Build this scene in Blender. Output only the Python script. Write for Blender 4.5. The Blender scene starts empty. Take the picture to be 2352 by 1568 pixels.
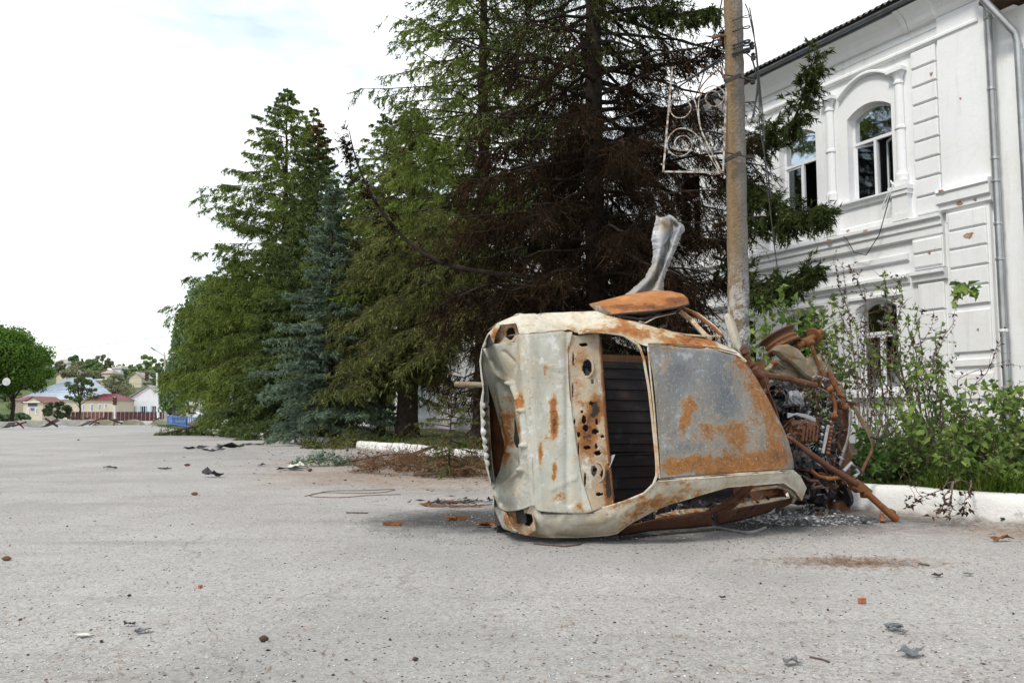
import bpy, math, random
import numpy as np
from mathutils import Vector, Matrix
R = math.radians
rng = np.random.default_rng(7)
random.seed(7)
sc = bpy.context.scene
col = sc.collection

# ------------------------------------------------------------------ camera, sky, sun, exposure
cam_d = bpy.data.cameras.new('camera'); cam = bpy.data.objects.new('camera', cam_d); col.objects.link(cam)
PIT = math.atan(158 / 1898.)
cam.location = (0, 0, 1.0); cam.rotation_euler = (R(90) + PIT, 0, 0)
cam_d.sensor_width = 36; cam_d.lens = 36 * 1898 / 2352.; cam_d.clip_end = 4000; cam_d.clip_start = 0.05
sc.camera = cam
SUN_EL, SUN_AZ = R(52), R(222)          # azimuth clockwise from +Y: sun behind the camera, to the left
w = bpy.data.worlds.new('World'); sc.world = w; w.use_nodes = True
nt = w.node_tree; nt.nodes.clear()
N, L = nt.nodes, nt.links
sky = N.new('ShaderNodeTexSky'); sky.sky_type = 'NISHITA'; sky.sun_disc = False
sky.sun_elevation = SUN_EL; sky.sun_rotation = SUN_AZ; sky.air_density = 1.4; sky.dust_density = 0.4
bg1 = N.new('ShaderNodeBackground'); bg1.inputs[1].default_value = 0.14
L.new(sky.outputs[0], bg1.inputs[0])
bg2 = N.new('ShaderNodeBackground'); bg2.inputs[0].default_value = (0.96, 0.985, 1, 1); bg2.inputs[1].default_value = 0.96
tc = N.new('ShaderNodeTexCoord'); mp = N.new('ShaderNodeMapping'); mp.inputs['Scale'].default_value = (1, 1, 2.6)
mp.inputs['Location'].default_value = (0.35, 0.1, 0.2)
L.new(tc.outputs['Generated'], mp.inputs[0])
n1 = N.new('ShaderNodeTexNoise'); n1.inputs['Scale'].default_value = 2.3; n1.inputs['Detail'].default_value = 9; n1.inputs['Roughness'].default_value = .58
n1.inputs['Distortion'].default_value = .25
L.new(mp.outputs[0], n1.inputs[0])
cr = N.new('ShaderNodeValToRGB'); cr.color_ramp.elements[0].position = .41; cr.color_ramp.elements[1].position = .56
cr.color_ramp.elements[0].color = (.36, .36, .36, 1)
L.new(n1.outputs[0], cr.inputs[0])
n2 = N.new('ShaderNodeTexNoise'); n2.inputs['Scale'].default_value = 3.4; n2.inputs['Detail'].default_value = 7; n2.inputs['Roughness'].default_value = .6; mp2 = N.new('ShaderNodeMapping'); mp2.inputs['Scale'].default_value = (1, 1, 3.2); mp2.inputs['Location'].default_value = (2.1, .7, 1.3)
L.new(tc.outputs['Generated'], mp2.inputs[0]); L.new(mp2.outputs[0], n2.inputs[0])
cr2 = N.new('ShaderNodeValToRGB'); cr2.color_ramp.elements[0].position = .38; cr2.color_ramp.elements[1].position = .62; cr2.color_ramp.elements[0].color = (.80, .87, .89, 1); cr2.color_ramp.elements[1].color = (1, 1, 1, 1)
L.new(n2.outputs[0], cr2.inputs[0]); L.new(cr2.outputs[0], bg2.inputs[0])
ms = N.new('ShaderNodeMixShader'); L.new(cr.outputs[0], ms.inputs[0]); L.new(bg1.outputs[0], ms.inputs[1]); L.new(bg2.outputs[0], ms.inputs[2])
out = N.new('ShaderNodeOutputWorld'); L.new(ms.outputs[0], out.inputs[0])
sd = bpy.data.lights.new('sun', 'SUN'); sd.energy = 1.8; sd.angle = R(11); sd.color = (1, .94, .85)
so = bpy.data.objects.new('sun', sd); col.objects.link(so)
sdir = Vector((math.sin(SUN_AZ) * math.cos(SUN_EL), math.cos(SUN_AZ) * math.cos(SUN_EL), math.sin(SUN_EL)))
so.rotation_euler = sdir.to_track_quat('Z', 'Y').to_euler(); so.location = (0, 0, 40)
vs = sc.view_settings; vs.view_transform = 'Standard'; vs.look = 'None'; vs.exposure = 0.6; vs.gamma = 1; vs.use_curve_mapping = False
sc.render.engine = 'CYCLES'
cy = sc.cycles; cy.max_bounces = 6; cy.diffuse_bounces = 3; cy.glossy_bounces = 3; cy.transparent_max_bounces = 8; cy.use_denoising = True
cy.transmission_bounces = 4

# ------------------------------------------------------------------ picture point -> place
F_ = 1898.; cp, sp = math.cos(PIT), math.sin(PIT)
CAM = np.array([0, 0, 1.])
def ray(x, y):
    u = (x - 1176) / F_; v = (784 - y) / F_
    return np.array([u, cp - v * sp, sp + v * cp])
def P(x, y, Y):
    d = ray(x, y); return CAM + d * (Y / d[1])
def zg(Y):
    t = max(0., Y - 18.); return -0.0075 * (t * t / (t + 6.)) if t > 0 else 0.
def G(x, y):
    d = ray(x, y); t = -1 / d[2] if d[2] < 0 else 200.
    for _ in range(60):
        Y = t * d[1]; t = (zg(Y) - 1.) / d[2]
        t = min(t, 600)
    p = CAM + d * t; return p
def kerb_x(Y):
    ys = [-6, 5, 7.36, 8.5, 15.8, 21.6, 28.8, 40, 60]
    xs = [9.5, 6.1, 4.5, 3.5, -.55, -3.8, -8.1, -14.2, -25]
    return float(np.interp(Y, ys, xs))

# ------------------------------------------------------------------ objects
def tag(o, label=None, cat=None, group=None, kind=None):
    if label: o['label'] = label
    if cat: o['category'] = cat
    if group: o['group'] = group
    if kind: o['kind'] = kind
    return o
def empty(name, loc=(0, 0, 0), rz=0, label=None, cat=None, group=None):
    o = bpy.data.objects.new(name, None); col.objects.link(o); o.location = loc; o.rotation_euler = (0, 0, rz)
    o.empty_display_size = .1
    return tag(o, label, cat, group)
def link(name, me, parent=None, mats=None):
    o = bpy.data.objects.new(name, me); col.objects.link(o)
    if parent is not None: o.parent = parent
    if mats is not None:
        for m in (mats if isinstance(mats, (list, tuple)) else [mats]): me.materials.append(m)
    return o
def copy_tree(o, parent=None):
    c = o.copy(); col.objects.link(c); c.parent = parent
    for ch in list(o.children): copy_tree(ch, c)
    return c

class MB:
    def __init__(s): s.v = []; s.f = []; s.m = []
    def add(s, vs, fs, mi=0):
        b = len(s.v); s.v.extend([tuple(map(float, p)) for p in vs]); s.f.extend([tuple(i + b for i in f) for f in fs]); s.m.extend([mi] * len(fs)); return s
    def box(s, x0, x1, y0, y1, z0, z1, mi=0):
        vs = [(x, y, z) for x in (x0, x1) for y in (y0, y1) for z in (z0, z1)]
        return s.add(vs, [(0, 1, 3, 2), (4, 6, 7, 5), (0, 4, 5, 1), (2, 3, 7, 6), (0, 2, 6, 4), (1, 5, 7, 3)], mi)
    def bev(s, x0, x1, y0, y1, z0, z1, b=.01, mi=0):
        """box with a bevelled outer (y1) face"""
        vs = [(x0, y0, z0), (x1, y0, z0), (x1, y0, z1), (x0, y0, z1), (x0, y1 - b, z0), (x1, y1 - b, z0), (x1, y1 - b, z1), (x0, y1 - b, z1),
              (x0 + b, y1, z0 + b), (x1 - b, y1, z0 + b), (x1 - b, y1, z1 - b), (x0 + b, y1, z1 - b)]
        return s.add(vs, [(0, 1, 2, 3), (0, 4, 5, 1), (1, 5, 6, 2), (2, 6, 7, 3), (3, 7, 4, 0), (4, 8, 9, 5), (5, 9, 10, 6), (6, 10, 11, 7), (7, 11, 8, 4), (8, 11, 10, 9)], mi)
    def obox(s, c, sx, sy, sz, rot=None, mi=0):
        c = Vector(c); vs = []
        for x in (-sx / 2, sx / 2):
            for y in (-sy / 2, sy / 2):
                for z in (-sz / 2, sz / 2):
                    p = Vector((x, y, z)); p = (rot @ p) if rot is not None else p; vs.append(p + c)
        return s.add(vs, [(0, 1, 3, 2), (4, 6, 7, 5), (0, 4, 5, 1), (2, 3, 7, 6), (0, 2, 6, 4), (1, 5, 7, 3)], mi)
    def beam(s, a, b, w, h=None, up=(0, 0, 1), mi=0):
        a, b = Vector(a), Vector(b); d = b - a; h = h or w
        z = d.normalized(); x = z.cross(Vector(up))
        if x.length < 1e-3: x = z.cross(Vector((1, 0, 0)))
        x.normalize(); y = z.cross(x); rot = Matrix((x, y, z)).transposed()
        return s.obox((a + b) / 2, w, h, d.length, rot, mi)
    def tube(s, pts, r, n=8, mi=0, cap=True):
        pts = [Vector(p) for p in pts]; rs = list(r) if hasattr(r, '__len__') else [r] * len(pts)
        vs = []; fs = []; up = None
        for i, p in enumerate(pts):
            d = (pts[min(i + 1, len(pts) - 1)] - pts[max(i - 1, 0)])
            if d.length < 1e-9: d = Vector((0, 0, 1))
            d.normalize()
            if up is None:
                up = d.cross(Vector((.13, .3, 1) if abs(d.z) < .9 else (1, .2, 0)))
            x = up - d * up.dot(d)
            if x.length < 1e-4: x = d.orthogonal()
            x.normalize(); up = x; y = d.cross(x)
            for k in range(n):
                a = 2 * math.pi * k / n; vs.append(p + (x * math.cos(a) + y * math.sin(a)) * rs[i])
        for i in range(len(pts) - 1):
            for k in range(n):
                k2 = (k + 1) % n; fs.append((i * n + k, i * n + k2, (i + 1) * n + k2, (i + 1) * n + k))
        if cap: fs.append(tuple(range(n - 1, -1, -1))); fs.append(tuple((len(pts) - 1) * n + k for k in range(n)))
        return s.add(vs, fs, mi)
    def lathe(s, c, axis, prof, n=24, mi=0, closed=False):
        """prof: (r, h) pairs along axis from c"""
        c = Vector(c); z = Vector(axis).normalized(); x = z.orthogonal().normalized(); y = z.cross(x); vs = []; fs = []
        for r, h in prof:
            for k in range(n):
                a = 2 * math.pi * k / n; vs.append(c + z * h + (x * math.cos(a) + y * math.sin(a)) * r)
        m = len(prof)
        for i in range(m - 1 if not closed else m):
            for k in range(n):
                k2 = (k + 1) % n; j = (i + 1) % m; fs.append((i * n + k, i * n + k2, j * n + k2, j * n + k))
        return s.add(vs, fs, mi)
    def grid(s, g, mi=0):
        g = np.asarray(g, float); a, b = g.shape[:2]
        return s.add(g.reshape(-1, 3), [(i * b + j, (i + 1) * b + j, (i + 1) * b + j + 1, i * b + j + 1) for i in range(a - 1) for j in range(b - 1)], mi)
    def slab(s, g, off, mi=0):
        """grid with thickness: g front, off = back offset vector or array"""
        g = np.asarray(g, float); a, b = g.shape[:2]; g2 = g + np.asarray(off)
        s.grid(g, mi); s.grid(g2[:, ::-1], mi)
        e = [(0, j) for j in range(b)] + [(i, b - 1) for i in range(1, a)] + [(a - 1, j) for j in range(b - 2, -1, -1)] + [(i, 0) for i in range(a - 2, 0, -1)]
        vs = [g[i, j] for i, j in e] + [g2[i, j] for i, j in e]; n = len(e)
        return s.add(vs, [(k, (k + 1) % n, n + (k + 1) % n, n + k) for k in range(n)], mi)
    def prism(s, poly, d, mi=0):
        n = len(poly); poly = [Vector(p) for p in poly]; d = Vector(d)
        vs = poly + [p + d for p in poly]
        return s.add(vs, [tuple(range(n - 1, -1, -1)), tuple(range(n, 2 * n))] + [(k, (k + 1) % n, n + (k + 1) % n, n + k) for k in range(n)], mi)
    def mesh(s, name, smooth=False):
        me = bpy.data.meshes.new(name); me.from_pydata(s.v, [], s.f)
        if any(s.m): me.polygons.foreach_set('material_index', s.m)
        if smooth:
            me.polygons.foreach_set('use_smooth', [True] * len(me.polygons))
        me.update(); return me
    def build(s, name, mats, parent=None, smooth=False, weld=False):
        me = s.mesh(name, smooth); o = link(name, me, parent, mats)
        if smooth:
            try: me.set_sharp_from_angle(angle=R(38))
            except Exception: pass
        return o
def raw_mesh(name, V, T, smooth=False):
    """fast: V (n,3) float, T (m,k) int"""
    V = np.ascontiguousarray(V, np.float32); T = np.ascontiguousarray(T, np.int32); k = T.shape[1]
    me = bpy.data.meshes.new(name); me.vertices.add(len(V)); me.vertices.foreach_set('co', V.ravel())
    me.loops.add(T.size); me.loops.foreach_set('vertex_index', T.ravel())
    me.polygons.add(len(T)); me.polygons.foreach_set('loop_start', np.arange(0, T.size, k, dtype=np.int32))
    me.polygons.foreach_set('loop_total', np.full(len(T), k, np.int32))
    if smooth: me.polygons.foreach_set('use_smooth', np.ones(len(T), bool))
    me.update(calc_edges=True); return me

# ------------------------------------------------------------------ materials
class Mat:
    def __init__(s, name, rough=.7, metal=0., spec=.4):
        s.m = bpy.data.materials.new(name); s.m.use_nodes = True; s.t = s.m.node_tree; s.n = s.t.nodes; s.l = s.t.links
        s.p = s.n['Principled BSDF']; s.p.inputs['Roughness'].default_value = rough; s.p.inputs['Metallic'].default_value = metal
        s.p.inputs['Specular IOR Level'].default_value = spec; s._c = None
    def coord(s, which='Object'):
        if s._c is None: s._c = s.n.new('ShaderNodeTexCoord')
        return s._c.outputs[which]
    def noise(s, scale, detail=5, rough=.6, sc3=None, dist=0., loc=(0, 0, 0), which='Object'):
        t = s.n.new('ShaderNodeTexNoise'); t.inputs['Scale'].default_value = scale; t.inputs['Detail'].default_value = detail
        t.inputs['Roughness'].default_value = rough; t.inputs['Distortion'].default_value = dist
        m = s.n.new('ShaderNodeMapping'); m.inputs['Location'].default_value = loc
        if sc3: m.inputs['Scale'].default_value = sc3
        s.l.new(s.coord(which), m.inputs[0]); s.l.new(m.outputs[0], t.inputs[0]); return t.outputs[0]
    def vor(s, scale, feature='F1', out='Distance', sc3=None, rnd=1.):
        t = s.n.new('ShaderNodeTexVoronoi'); t.feature = feature; t.inputs['Scale'].default_value = scale; t.inputs['Randomness'].default_value = rnd
        if sc3:
            m = s.n.new('ShaderNodeMapping'); m.inputs['Scale'].default_value = sc3; s.l.new(s.coord(), m.inputs[0]); s.l.new(m.outputs[0], t.inputs[0])
        else: s.l.new(s.coord(), t.inputs[0])
        return t.outputs[out]
    def ramp(s, x, *st, ease='LINEAR'):
        r = s.n.new('ShaderNodeValToRGB'); e = r.color_ramp.elements; r.color_ramp.interpolation = ease
        while len(e) > 1: e.remove(e[-1])
        for i, (p, c) in enumerate(st):
            c = (c, c, c, 1) if not hasattr(c, '__len__') else (*c, 1)
            if i == 0: e[0].position = p; e[0].color = c
            else:
                k = e.new(p); k.color = c
        s.l.new(x, r.inputs[0]); return r.outputs[0]
    def mix(s, f, a, b, mode='MIX'):
        m = s.n.new('ShaderNodeMix'); m.data_type = 'RGBA'; m.blend_type = mode
        for i, v in ((0, f), (6, a), (7, b)):
            if hasattr(v, 'links'): s.l.new(v, m.inputs[i])
            elif hasattr(v, '__len__'): m.inputs[i].default_value = (*v, 1) if len(v) == 3 else v
            else: m.inputs[i].default_value = v if i == 0 else (v, v, v, 1)
        return m.outputs[2]
    def lin(s, x, a, b, inv=False):
        m = s.n.new('ShaderNodeMapRange'); m.clamp = True; m.interpolation_type = 'SMOOTHSTEP'; s.l.new(x, m.inputs[0])
        m.inputs[1].default_value = a; m.inputs[2].default_value = b; m.inputs[3].default_value = 1. if inv else 0.; m.inputs[4].default_value = 0. if inv else 1.; return m.outputs[0]
    def math(s, op, a, b=0., clamp=False):
        m = s.n.new('ShaderNodeMath'); m.operation = op; m.use_clamp = clamp
        for i, v in ((0, a), (1, b)):
            if hasattr(v, 'links'): s.l.new(v, m.inputs[i])
            else: m.inputs[i].default_value = v
        return m.outputs[0]
    def attr(s, name, out='Fac'):
        a = s.n.new('ShaderNodeAttribute'); a.attribute_name = name; return a.outputs[out]
    def island(s):
        g = s.n.new('ShaderNodeNewGeometry'); return g.outputs['Random Per Island']
    def objrand(s):
        g = s.n.new('ShaderNodeObjectInfo'); return g.outputs['Random']
    def sep(s, which='Object'):
        x = s.n.new('ShaderNodeSeparateXYZ'); s.l.new(s.coord(which), x.inputs[0]); return x.outputs
    def color(s, c):
        if hasattr(c, 'links'): s.l.new(c, s.p.inputs['Base Color'])
        else: s.p.inputs['Base Color'].default_value = (*c, 1)
        return s
    def rough(s, c): s.l.new(c, s.p.inputs['Roughness']); return s
    def metal(s, c): s.l.new(c, s.p.inputs['Metallic']); return s
    def bump(s, h, strength=.3, dist=.01):
        b = s.n.new('ShaderNodeBump'); b.inputs['Strength'].default_value = strength; b.inputs['Distance'].default_value = dist
        if s.p.inputs['Normal'].is_linked:
            s.l.new(s.p.inputs['Normal'].links[0].from_socket, b.inputs['Normal'])
        s.l.new(h, b.inputs['Height']); s.l.new(b.outputs[0], s.p.inputs['Normal']); return s
def plain(name, c, rough=.7, metal=0., var=.25, scale=6., spec=.4, bump=0.):
    m = Mat(name, rough, metal, spec); n = m.noise(scale, 6)
    a = tuple(max(0, x * (1 - var)) for x in c); b = tuple(min(1, x * (1 + var)) for x in c)
    m.color(m.ramp(n, (.3, a), (.7, b)))
    if bump: m.bump(m.noise(scale * 8, 4), bump, .01)
    return m.m
def leafy(name, stops, trans=.3, scale=.6, hue=0.5):
    """foliage: colour per leaf, with clump-sized variation of the leaves' own colour"""
    m = bpy.data.materials.new(name); m.use_nodes = True; M_ = Mat.__new__(Mat); M_.m = m; M_.t = m.node_tree; M_.n = m.node_tree.nodes; M_.l = m.node_tree.links; M_._c = None
    M_.n.clear()
    f = M_.math('ADD', M_.math('MULTIPLY', M_.island(), 1 - hue), M_.math('MULTIPLY', M_.ramp(M_.noise(scale, 3), (.3, 0.), (.7, 1.)), hue))
    c = M_.ramp(f, *stops)
    d = M_.n.new('ShaderNodeBsdfDiffuse'); t = M_.n.new('ShaderNodeBsdfTranslucent'); x = M_.n.new('ShaderNodeMixShader'); x.inputs[0].default_value = trans
    M_.l.new(c, d.inputs[0]); M_.l.new(c, t.inputs[0]); M_.l.new(d.outputs[0], x.inputs[1]); M_.l.new(t.outputs[0], x.inputs[2])
    o = M_.n.new('ShaderNodeOutputMaterial'); M_.l.new(x.outputs[0], o.inputs[0]); return m
# ================================================================== GROUND
def ground_mats():
    m = Mat('old pale asphalt', .92, 0, .25)
    base = m.ramp(m.noise(.55, 6, .65), (.3, (.305, .286, .270)), (.5, (.362, .342, .324)), (.72, (.415, .396, .376)))
    fine = m.ramp(m.noise(85, 4, .75), (.32, .66), (.5, 1.), (.7, 1.22))
    c = m.mix(1., base, fine, 'MULTIPLY')
    sp1 = m.ramp(m.vor(62, out='Color'), (.0, .62), (.5, .98), (1., 1.3))
    c = m.mix(.75, c, sp1, 'MULTIPLY')
    wh = m.ramp(m.noise(120, 2, .5, loc=(3, 1, 0)), (.66, 0.), (.72, 1.))
    c = m.mix(m.math('MULTIPLY', wh, .55), c, (.62, .61, .6))
    dk = m.ramp(m.noise(70, 2, .5, loc=(9, 4, 0)), (.30, 1.), (.35, 0.))
    c = m.mix(m.math('MULTIPLY', dk, .7), c, (.10, .09, .08))
    x, y, z = m.sep()
    # tyre tracks and dirt streaks running along the road
    st = m.ramp(m.noise(1.3, 6, .7, sc3=(.25, 1.6, 1)), (.54, 0.), (.70, 1.))
    c = m.mix(m.math('MULTIPLY', st, .35), c, (.20, .185, .17))
    ck = m.n.new('ShaderNodeTexVoronoi'); ck.feature = 'DISTANCE_TO_EDGE'; ck.inputs['Scale'].default_value = .33
    vm = m.n.new('ShaderNodeVectorMath'); vm.operation = 'MULTIPLY_ADD'; nn_ = m.n.new('ShaderNodeTexNoise'); nn_.inputs['Scale'].default_value = 1.6; nn_.inputs['Detail'].default_value = 6
    m.l.new(m.coord(), nn_.inputs[0]); m.l.new(nn_.outputs['Color'], vm.inputs[0]); vm.inputs[1].default_value = (.9, .9, 0); m.l.new(m.coord(), vm.inputs[2]); m.l.new(vm.outputs[0], ck.inputs[0])
    crk = m.math('MULTIPLY', m.lin(ck.outputs['Distance'], .001, .006, True), m.lin(m.noise(.5, 3, loc=(8, 3, 0)), .5, .6)); c = m.mix(m.math('MULTIPLY', crk, .35), c, (.11, .10, .09))
    pat = m.lin(m.noise(.28, 4, .5, loc=(5, 5, 0)), .52, .6); c = m.mix(m.math('MULTIPLY', pat, .35), c, (.24, .232, .225))
    # fire soot plus the wreck's painted shadow: soft ragged patches under and left
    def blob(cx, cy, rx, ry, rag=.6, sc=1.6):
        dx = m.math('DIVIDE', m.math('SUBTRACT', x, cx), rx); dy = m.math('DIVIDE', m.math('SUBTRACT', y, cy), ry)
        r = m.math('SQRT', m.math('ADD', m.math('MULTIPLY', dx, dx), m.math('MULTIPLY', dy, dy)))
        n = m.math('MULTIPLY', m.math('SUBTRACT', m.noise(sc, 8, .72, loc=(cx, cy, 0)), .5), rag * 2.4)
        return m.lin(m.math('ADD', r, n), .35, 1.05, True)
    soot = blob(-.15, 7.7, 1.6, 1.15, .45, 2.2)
    soot_shade = blob(1.9, 7.9, 2.6, 1.5, .4, 2.)
    soot = m.math('MAXIMUM', soot, m.math('MAXIMUM', blob(.75, 6.7, .95, .42, .45, 3.), blob(1.9, 7.25, 1.0, .45, .45, 3.)))  # dark bands along the lower edge, painted to deepen the car's contact shadow
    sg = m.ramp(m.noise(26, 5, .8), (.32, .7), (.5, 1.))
    c = m.mix(m.math('MULTIPLY', m.math('MULTIPLY', m.math('MAXIMUM', soot, soot_shade), sg), .93), c, (.035, .033, .032))
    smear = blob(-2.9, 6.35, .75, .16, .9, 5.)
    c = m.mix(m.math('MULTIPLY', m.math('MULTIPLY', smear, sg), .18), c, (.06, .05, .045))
    # fallen needles staining the edge along the kerb
    nd = m.math('MAXIMUM', blob(-1.3, 13.0, 3.2, 3.0, .5, 1.2), m.math('MAXIMUM', blob(-2.6, 16.2, 2.6, 2.2, .6, 1.0), m.math('MAXIMUM', blob(5.2, 6.9, 2.6, .55, .7, 2.), m.math('MULTIPLY', blob(2.25, 5.55, .36, .14, .9, 6.), .6))))
    ng = m.ramp(m.noise(14, 6, .8, sc3=(.5, 1.4, 1)), (.40, 0.), (.58, 1.))
    c = m.mix(m.math('MULTIPLY', m.math('MULTIPLY', nd, ng), .78), c, (.23, .125, .055))
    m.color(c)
    m.bump(m.noise(110, 3, .7), .8, .008); m.bump(m.vor(48), .35, .006); m.bump(m.noise(6, 4), .2, .02)
    a = m.m
    m = Mat('verge soil', .95, 0, .2)
    m.color(m.ramp(m.noise(3, 8, .7), (.3, (.05, .042, .03)), (.5, (.10, .085, .06)), (.7, (.15, .12, .085)))); m.bump(m.noise(20, 6), .6, .03)
    return a, m.m
M_ASPH, M_SOIL = ground_mats()
def sheet(xs, ys, dz=0., zf=None):
    V = [[(x, y, (zf(x, y) if zf else zg(y)) + dz) for x in xs] for y in ys]
    return MB().grid(V)
ys = np.concatenate([np.linspace(-40, 20, 24), np.linspace(22, 70, 30), np.linspace(76, 240, 30), [300, 420, 600, 1000, 2200]])
xs = np.array([-2200, -900, -400, -200, -120, -80, -50, -30, -15, -5, 5, 15, 30, 60, 120, 400, 900, 2200])
def zground(x, y): return zg(min(y, 240))
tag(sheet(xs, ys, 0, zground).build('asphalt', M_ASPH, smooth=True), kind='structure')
# smoother, darker carriageway crossing the far left
m = Mat('worn carriageway', .85, 0, .3)
m.color(m.mix(m.ramp(m.noise(2.2, 6, .7, sc3=(.3, 1.4, 1)), (.35, 0.), (.65, 1.)), (.27, .265, .26), (.33, .325, .315))); m.bump(m.noise(60, 3), .3, .006)
V = []
for t in np.linspace(0, 1, 24):
    row = []
    for k in np.linspace(0, 1, 6):
        X = -75 + t * 72.; Ya = 40 + 9 * t + 26 * t ** 3; Yb = 112.; Y = Ya + (Yb - Ya) * k
        row.append((X, Y, zg(Y) + .006))
    V.append(row)
tag(MB().grid(V).build('road', m.m), kind='structure')
# raised verge behind the kerb, up to the wall of the white building
V = []
for Y in np.concatenate([np.linspace(-6, 30, 60), np.linspace(31, 62, 20)]):
    xk = kerb_x(Y) + .17; xw = 18.2 - .526 * Y + .3
    V.append([(xk - .01, Y, zg(Y) - .1)] + [(xk + (xw - xk) * t, Y, zg(Y) + .13 + .10 * min(1, t * 4) + .03 * math.sin(Y * 2.3 + t * 9) * min(1, t * 3)) for t in np.linspace(0, 1, 12)])
tag(MB().grid(V).build('verge_soil', M_SOIL, smooth=True), kind='structure')

# white-washed kerb, in cast lengths
m = Mat('whitewash on concrete', .85, 0, .25)
chip = m.ramp(m.noise(4, 9, .75), (.36, 1.), (.43, 0.))
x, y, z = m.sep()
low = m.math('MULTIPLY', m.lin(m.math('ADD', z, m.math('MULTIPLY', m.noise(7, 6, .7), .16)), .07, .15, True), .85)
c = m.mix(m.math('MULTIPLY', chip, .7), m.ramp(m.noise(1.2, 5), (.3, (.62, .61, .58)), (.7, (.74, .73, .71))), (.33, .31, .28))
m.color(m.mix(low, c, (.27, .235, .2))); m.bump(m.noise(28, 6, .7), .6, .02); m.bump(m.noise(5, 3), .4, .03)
M_KERB = m.m
def kerb_run(y0, y1, h=.24, dz=0., seg=1.0, sink=0.):
    kroot = MB(); Y = y0; objs = []
    n = max(1, round((y1 - y0) / seg))
    for i in range(n):
        a, b = y0 + (y1 - y0) * i / n, y0 + (y1 - y0) * (i + 1) / n
        rows = []
        for Yq in np.linspace(a, b, 6):
            X = kerb_x(Yq); d = Vector((kerb_x(Yq + .2) - kerb_x(Yq - .2), .4, 0)).normalized(); nn = Vector((d.y, -d.x, 0))
            jit = .008 * math.sin(Yq * 7.1) + .006 * math.sin(Yq * 17.)
            prof = [(-.02, -.1), (-.005, h * .55), (.012, h * .86), (.035, h * .97), (.075, h), (.15, h + .004), (.185, h * .97), (.20, h * .8), (.2, -.1)]
            rows.append([(X + nn.x * (q[0] + jit), Yq + nn.y * (q[0] + jit), zg(Yq) + q[1] + jit * .7) for q in prof])
        kroot.grid(np.array(rows)[::-1]); 
        kroot.add([rows[0][k] for k in range(9)], [tuple(range(9))]); kroot.add([rows[-1][k] for k in range(9)], [tuple(range(8, -1, -1))])
    return kroot
k0 = tag(empty('kerb'), kind='structure')
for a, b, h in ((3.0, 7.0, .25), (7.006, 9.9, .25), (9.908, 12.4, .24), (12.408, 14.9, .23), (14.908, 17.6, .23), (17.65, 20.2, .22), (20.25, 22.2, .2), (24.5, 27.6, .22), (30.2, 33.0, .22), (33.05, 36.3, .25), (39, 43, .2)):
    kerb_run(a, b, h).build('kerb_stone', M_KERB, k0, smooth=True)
# hills beyond the town
m = Mat('hill grass and scrub', .95, 0, .1)
m.color(m.ramp(m.noise(.06, 8, .7), (.3, (.07, .10, .04)), (.5, (.10, .13, .055)), (.7, (.14, .15, .08))))
V = []
for Y in np.linspace(215, 620, 22):
    t = (Y - 215) / 405
    V.append([(X, Y, zg(215) - .3 + (22.5 * (1 - (1 - min(1, t * 1.6)) ** 2) * (1 + .10 * math.sin(X * .021 + 1) + .06 * math.sin(X * .05)) if t > 0 else 0) * min(1, max(0, (-X + 120) / 160) ** .6 if X < 120 else 0.0) ) for X in np.linspace(-420, 320, 60)])
tag(MB().grid(V).build('hill', m.m, smooth=True), kind='structure')
def hill_z(X, Y):
    t = (Y - 215) / 405
    if t <= 0: return zg(min(Y, 240))
    return zg(215) - .3 + 22.5 * (1 - (1 - min(1, t * 1.6)) ** 2) * (1 + .10 * math.sin(X * .021 + 1) + .06 * math.sin(X * .05)) * (min(1, max(0, (-X + 120) / 160) ** .6) if X < 120 else 0)

# loose chippings, soot flakes and needles on the asphalt (uncountable)
def scatter_stones(name, n, area, smin, smax, mat, seed, flat=.6, dens=None):
    g = np.random.default_rng(seed); pts = []
    while len(pts) < n:
        x, y = area(g)
        if dens is None or g.random() < dens(x, y): pts.append((x, y, zg(y)))
    Pq = np.array(pts); base = np.array([(1, 0, 0), (-1, 0, 0), (0, 1, 0), (0, -1, 0), (0, 0, 1), (0, 0, -.4)])
    tri = np.array([(0, 2, 4), (2, 1, 4), (1, 3, 4), (3, 0, 4), (2, 0, 5), (1, 2, 5), (3, 1, 5), (0, 3, 5)])
    s = smin + (smax - smin) * g.random(n) ** 3; a = g.random(n) * 6.28
    V = base[None] * (.6 + .6 * g.random((n, 6, 1))) * s[:, None, None]
    V[:, :, 2] *= flat; V[:, :, 0] *= (.8 + .8 * g.random(n))[:, None]
    ca, sa = np.cos(a)[:, None], np.sin(a)[:, None]
    V = np.stack([V[:, :, 0] * ca - V[:, :, 1] * sa, V[:, :, 0] * sa + V[:, :, 1] * ca, V[:, :, 2]], -1) + Pq[:, None, :] + np.array([0, 0, 1.]) * (s * .2)[:, None, None]
    T = (tri[None] + (np.arange(n) * 6)[:, None, None]).reshape(-1, 3)
    o = link(name, raw_mesh(name, V.reshape(-1, 3), T), None, mat); return tag(o, kind='stuff')
def fan(g):   # denser near the camera, inside the view
    Y = 2.4 + 20 * g.random() ** 2.0; X = (g.random() * 2 - 1) * .7 * Y; return X, Y
def on_road(x, y): return 1. if x < kerb_x(y) - .03 else 0.
m = Mat('chippings', .9); m.color(m.ramp(m.island(), (.0, (.05, .045, .04)), (.25, (.14, .12, .1)), (.5, (.33, .31, .29)), (.8, (.55, .54, .52)), (1., (.7, .69, .67))))
scatter_stones('gravel', 34000, fan, .002, .0075, m.m, 3, .55, on_road)
m = Mat('burnt flakes', .95); m.color(m.ramp(m.island(), (.0, (.02, .018, .017)), (.6, (.06, .045, .035)), (1., (.16, .1, .06))))
scatter_stones('cinder_litter', 1100, fan, .003, .011, m.m, 4, .5, on_road)
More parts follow.
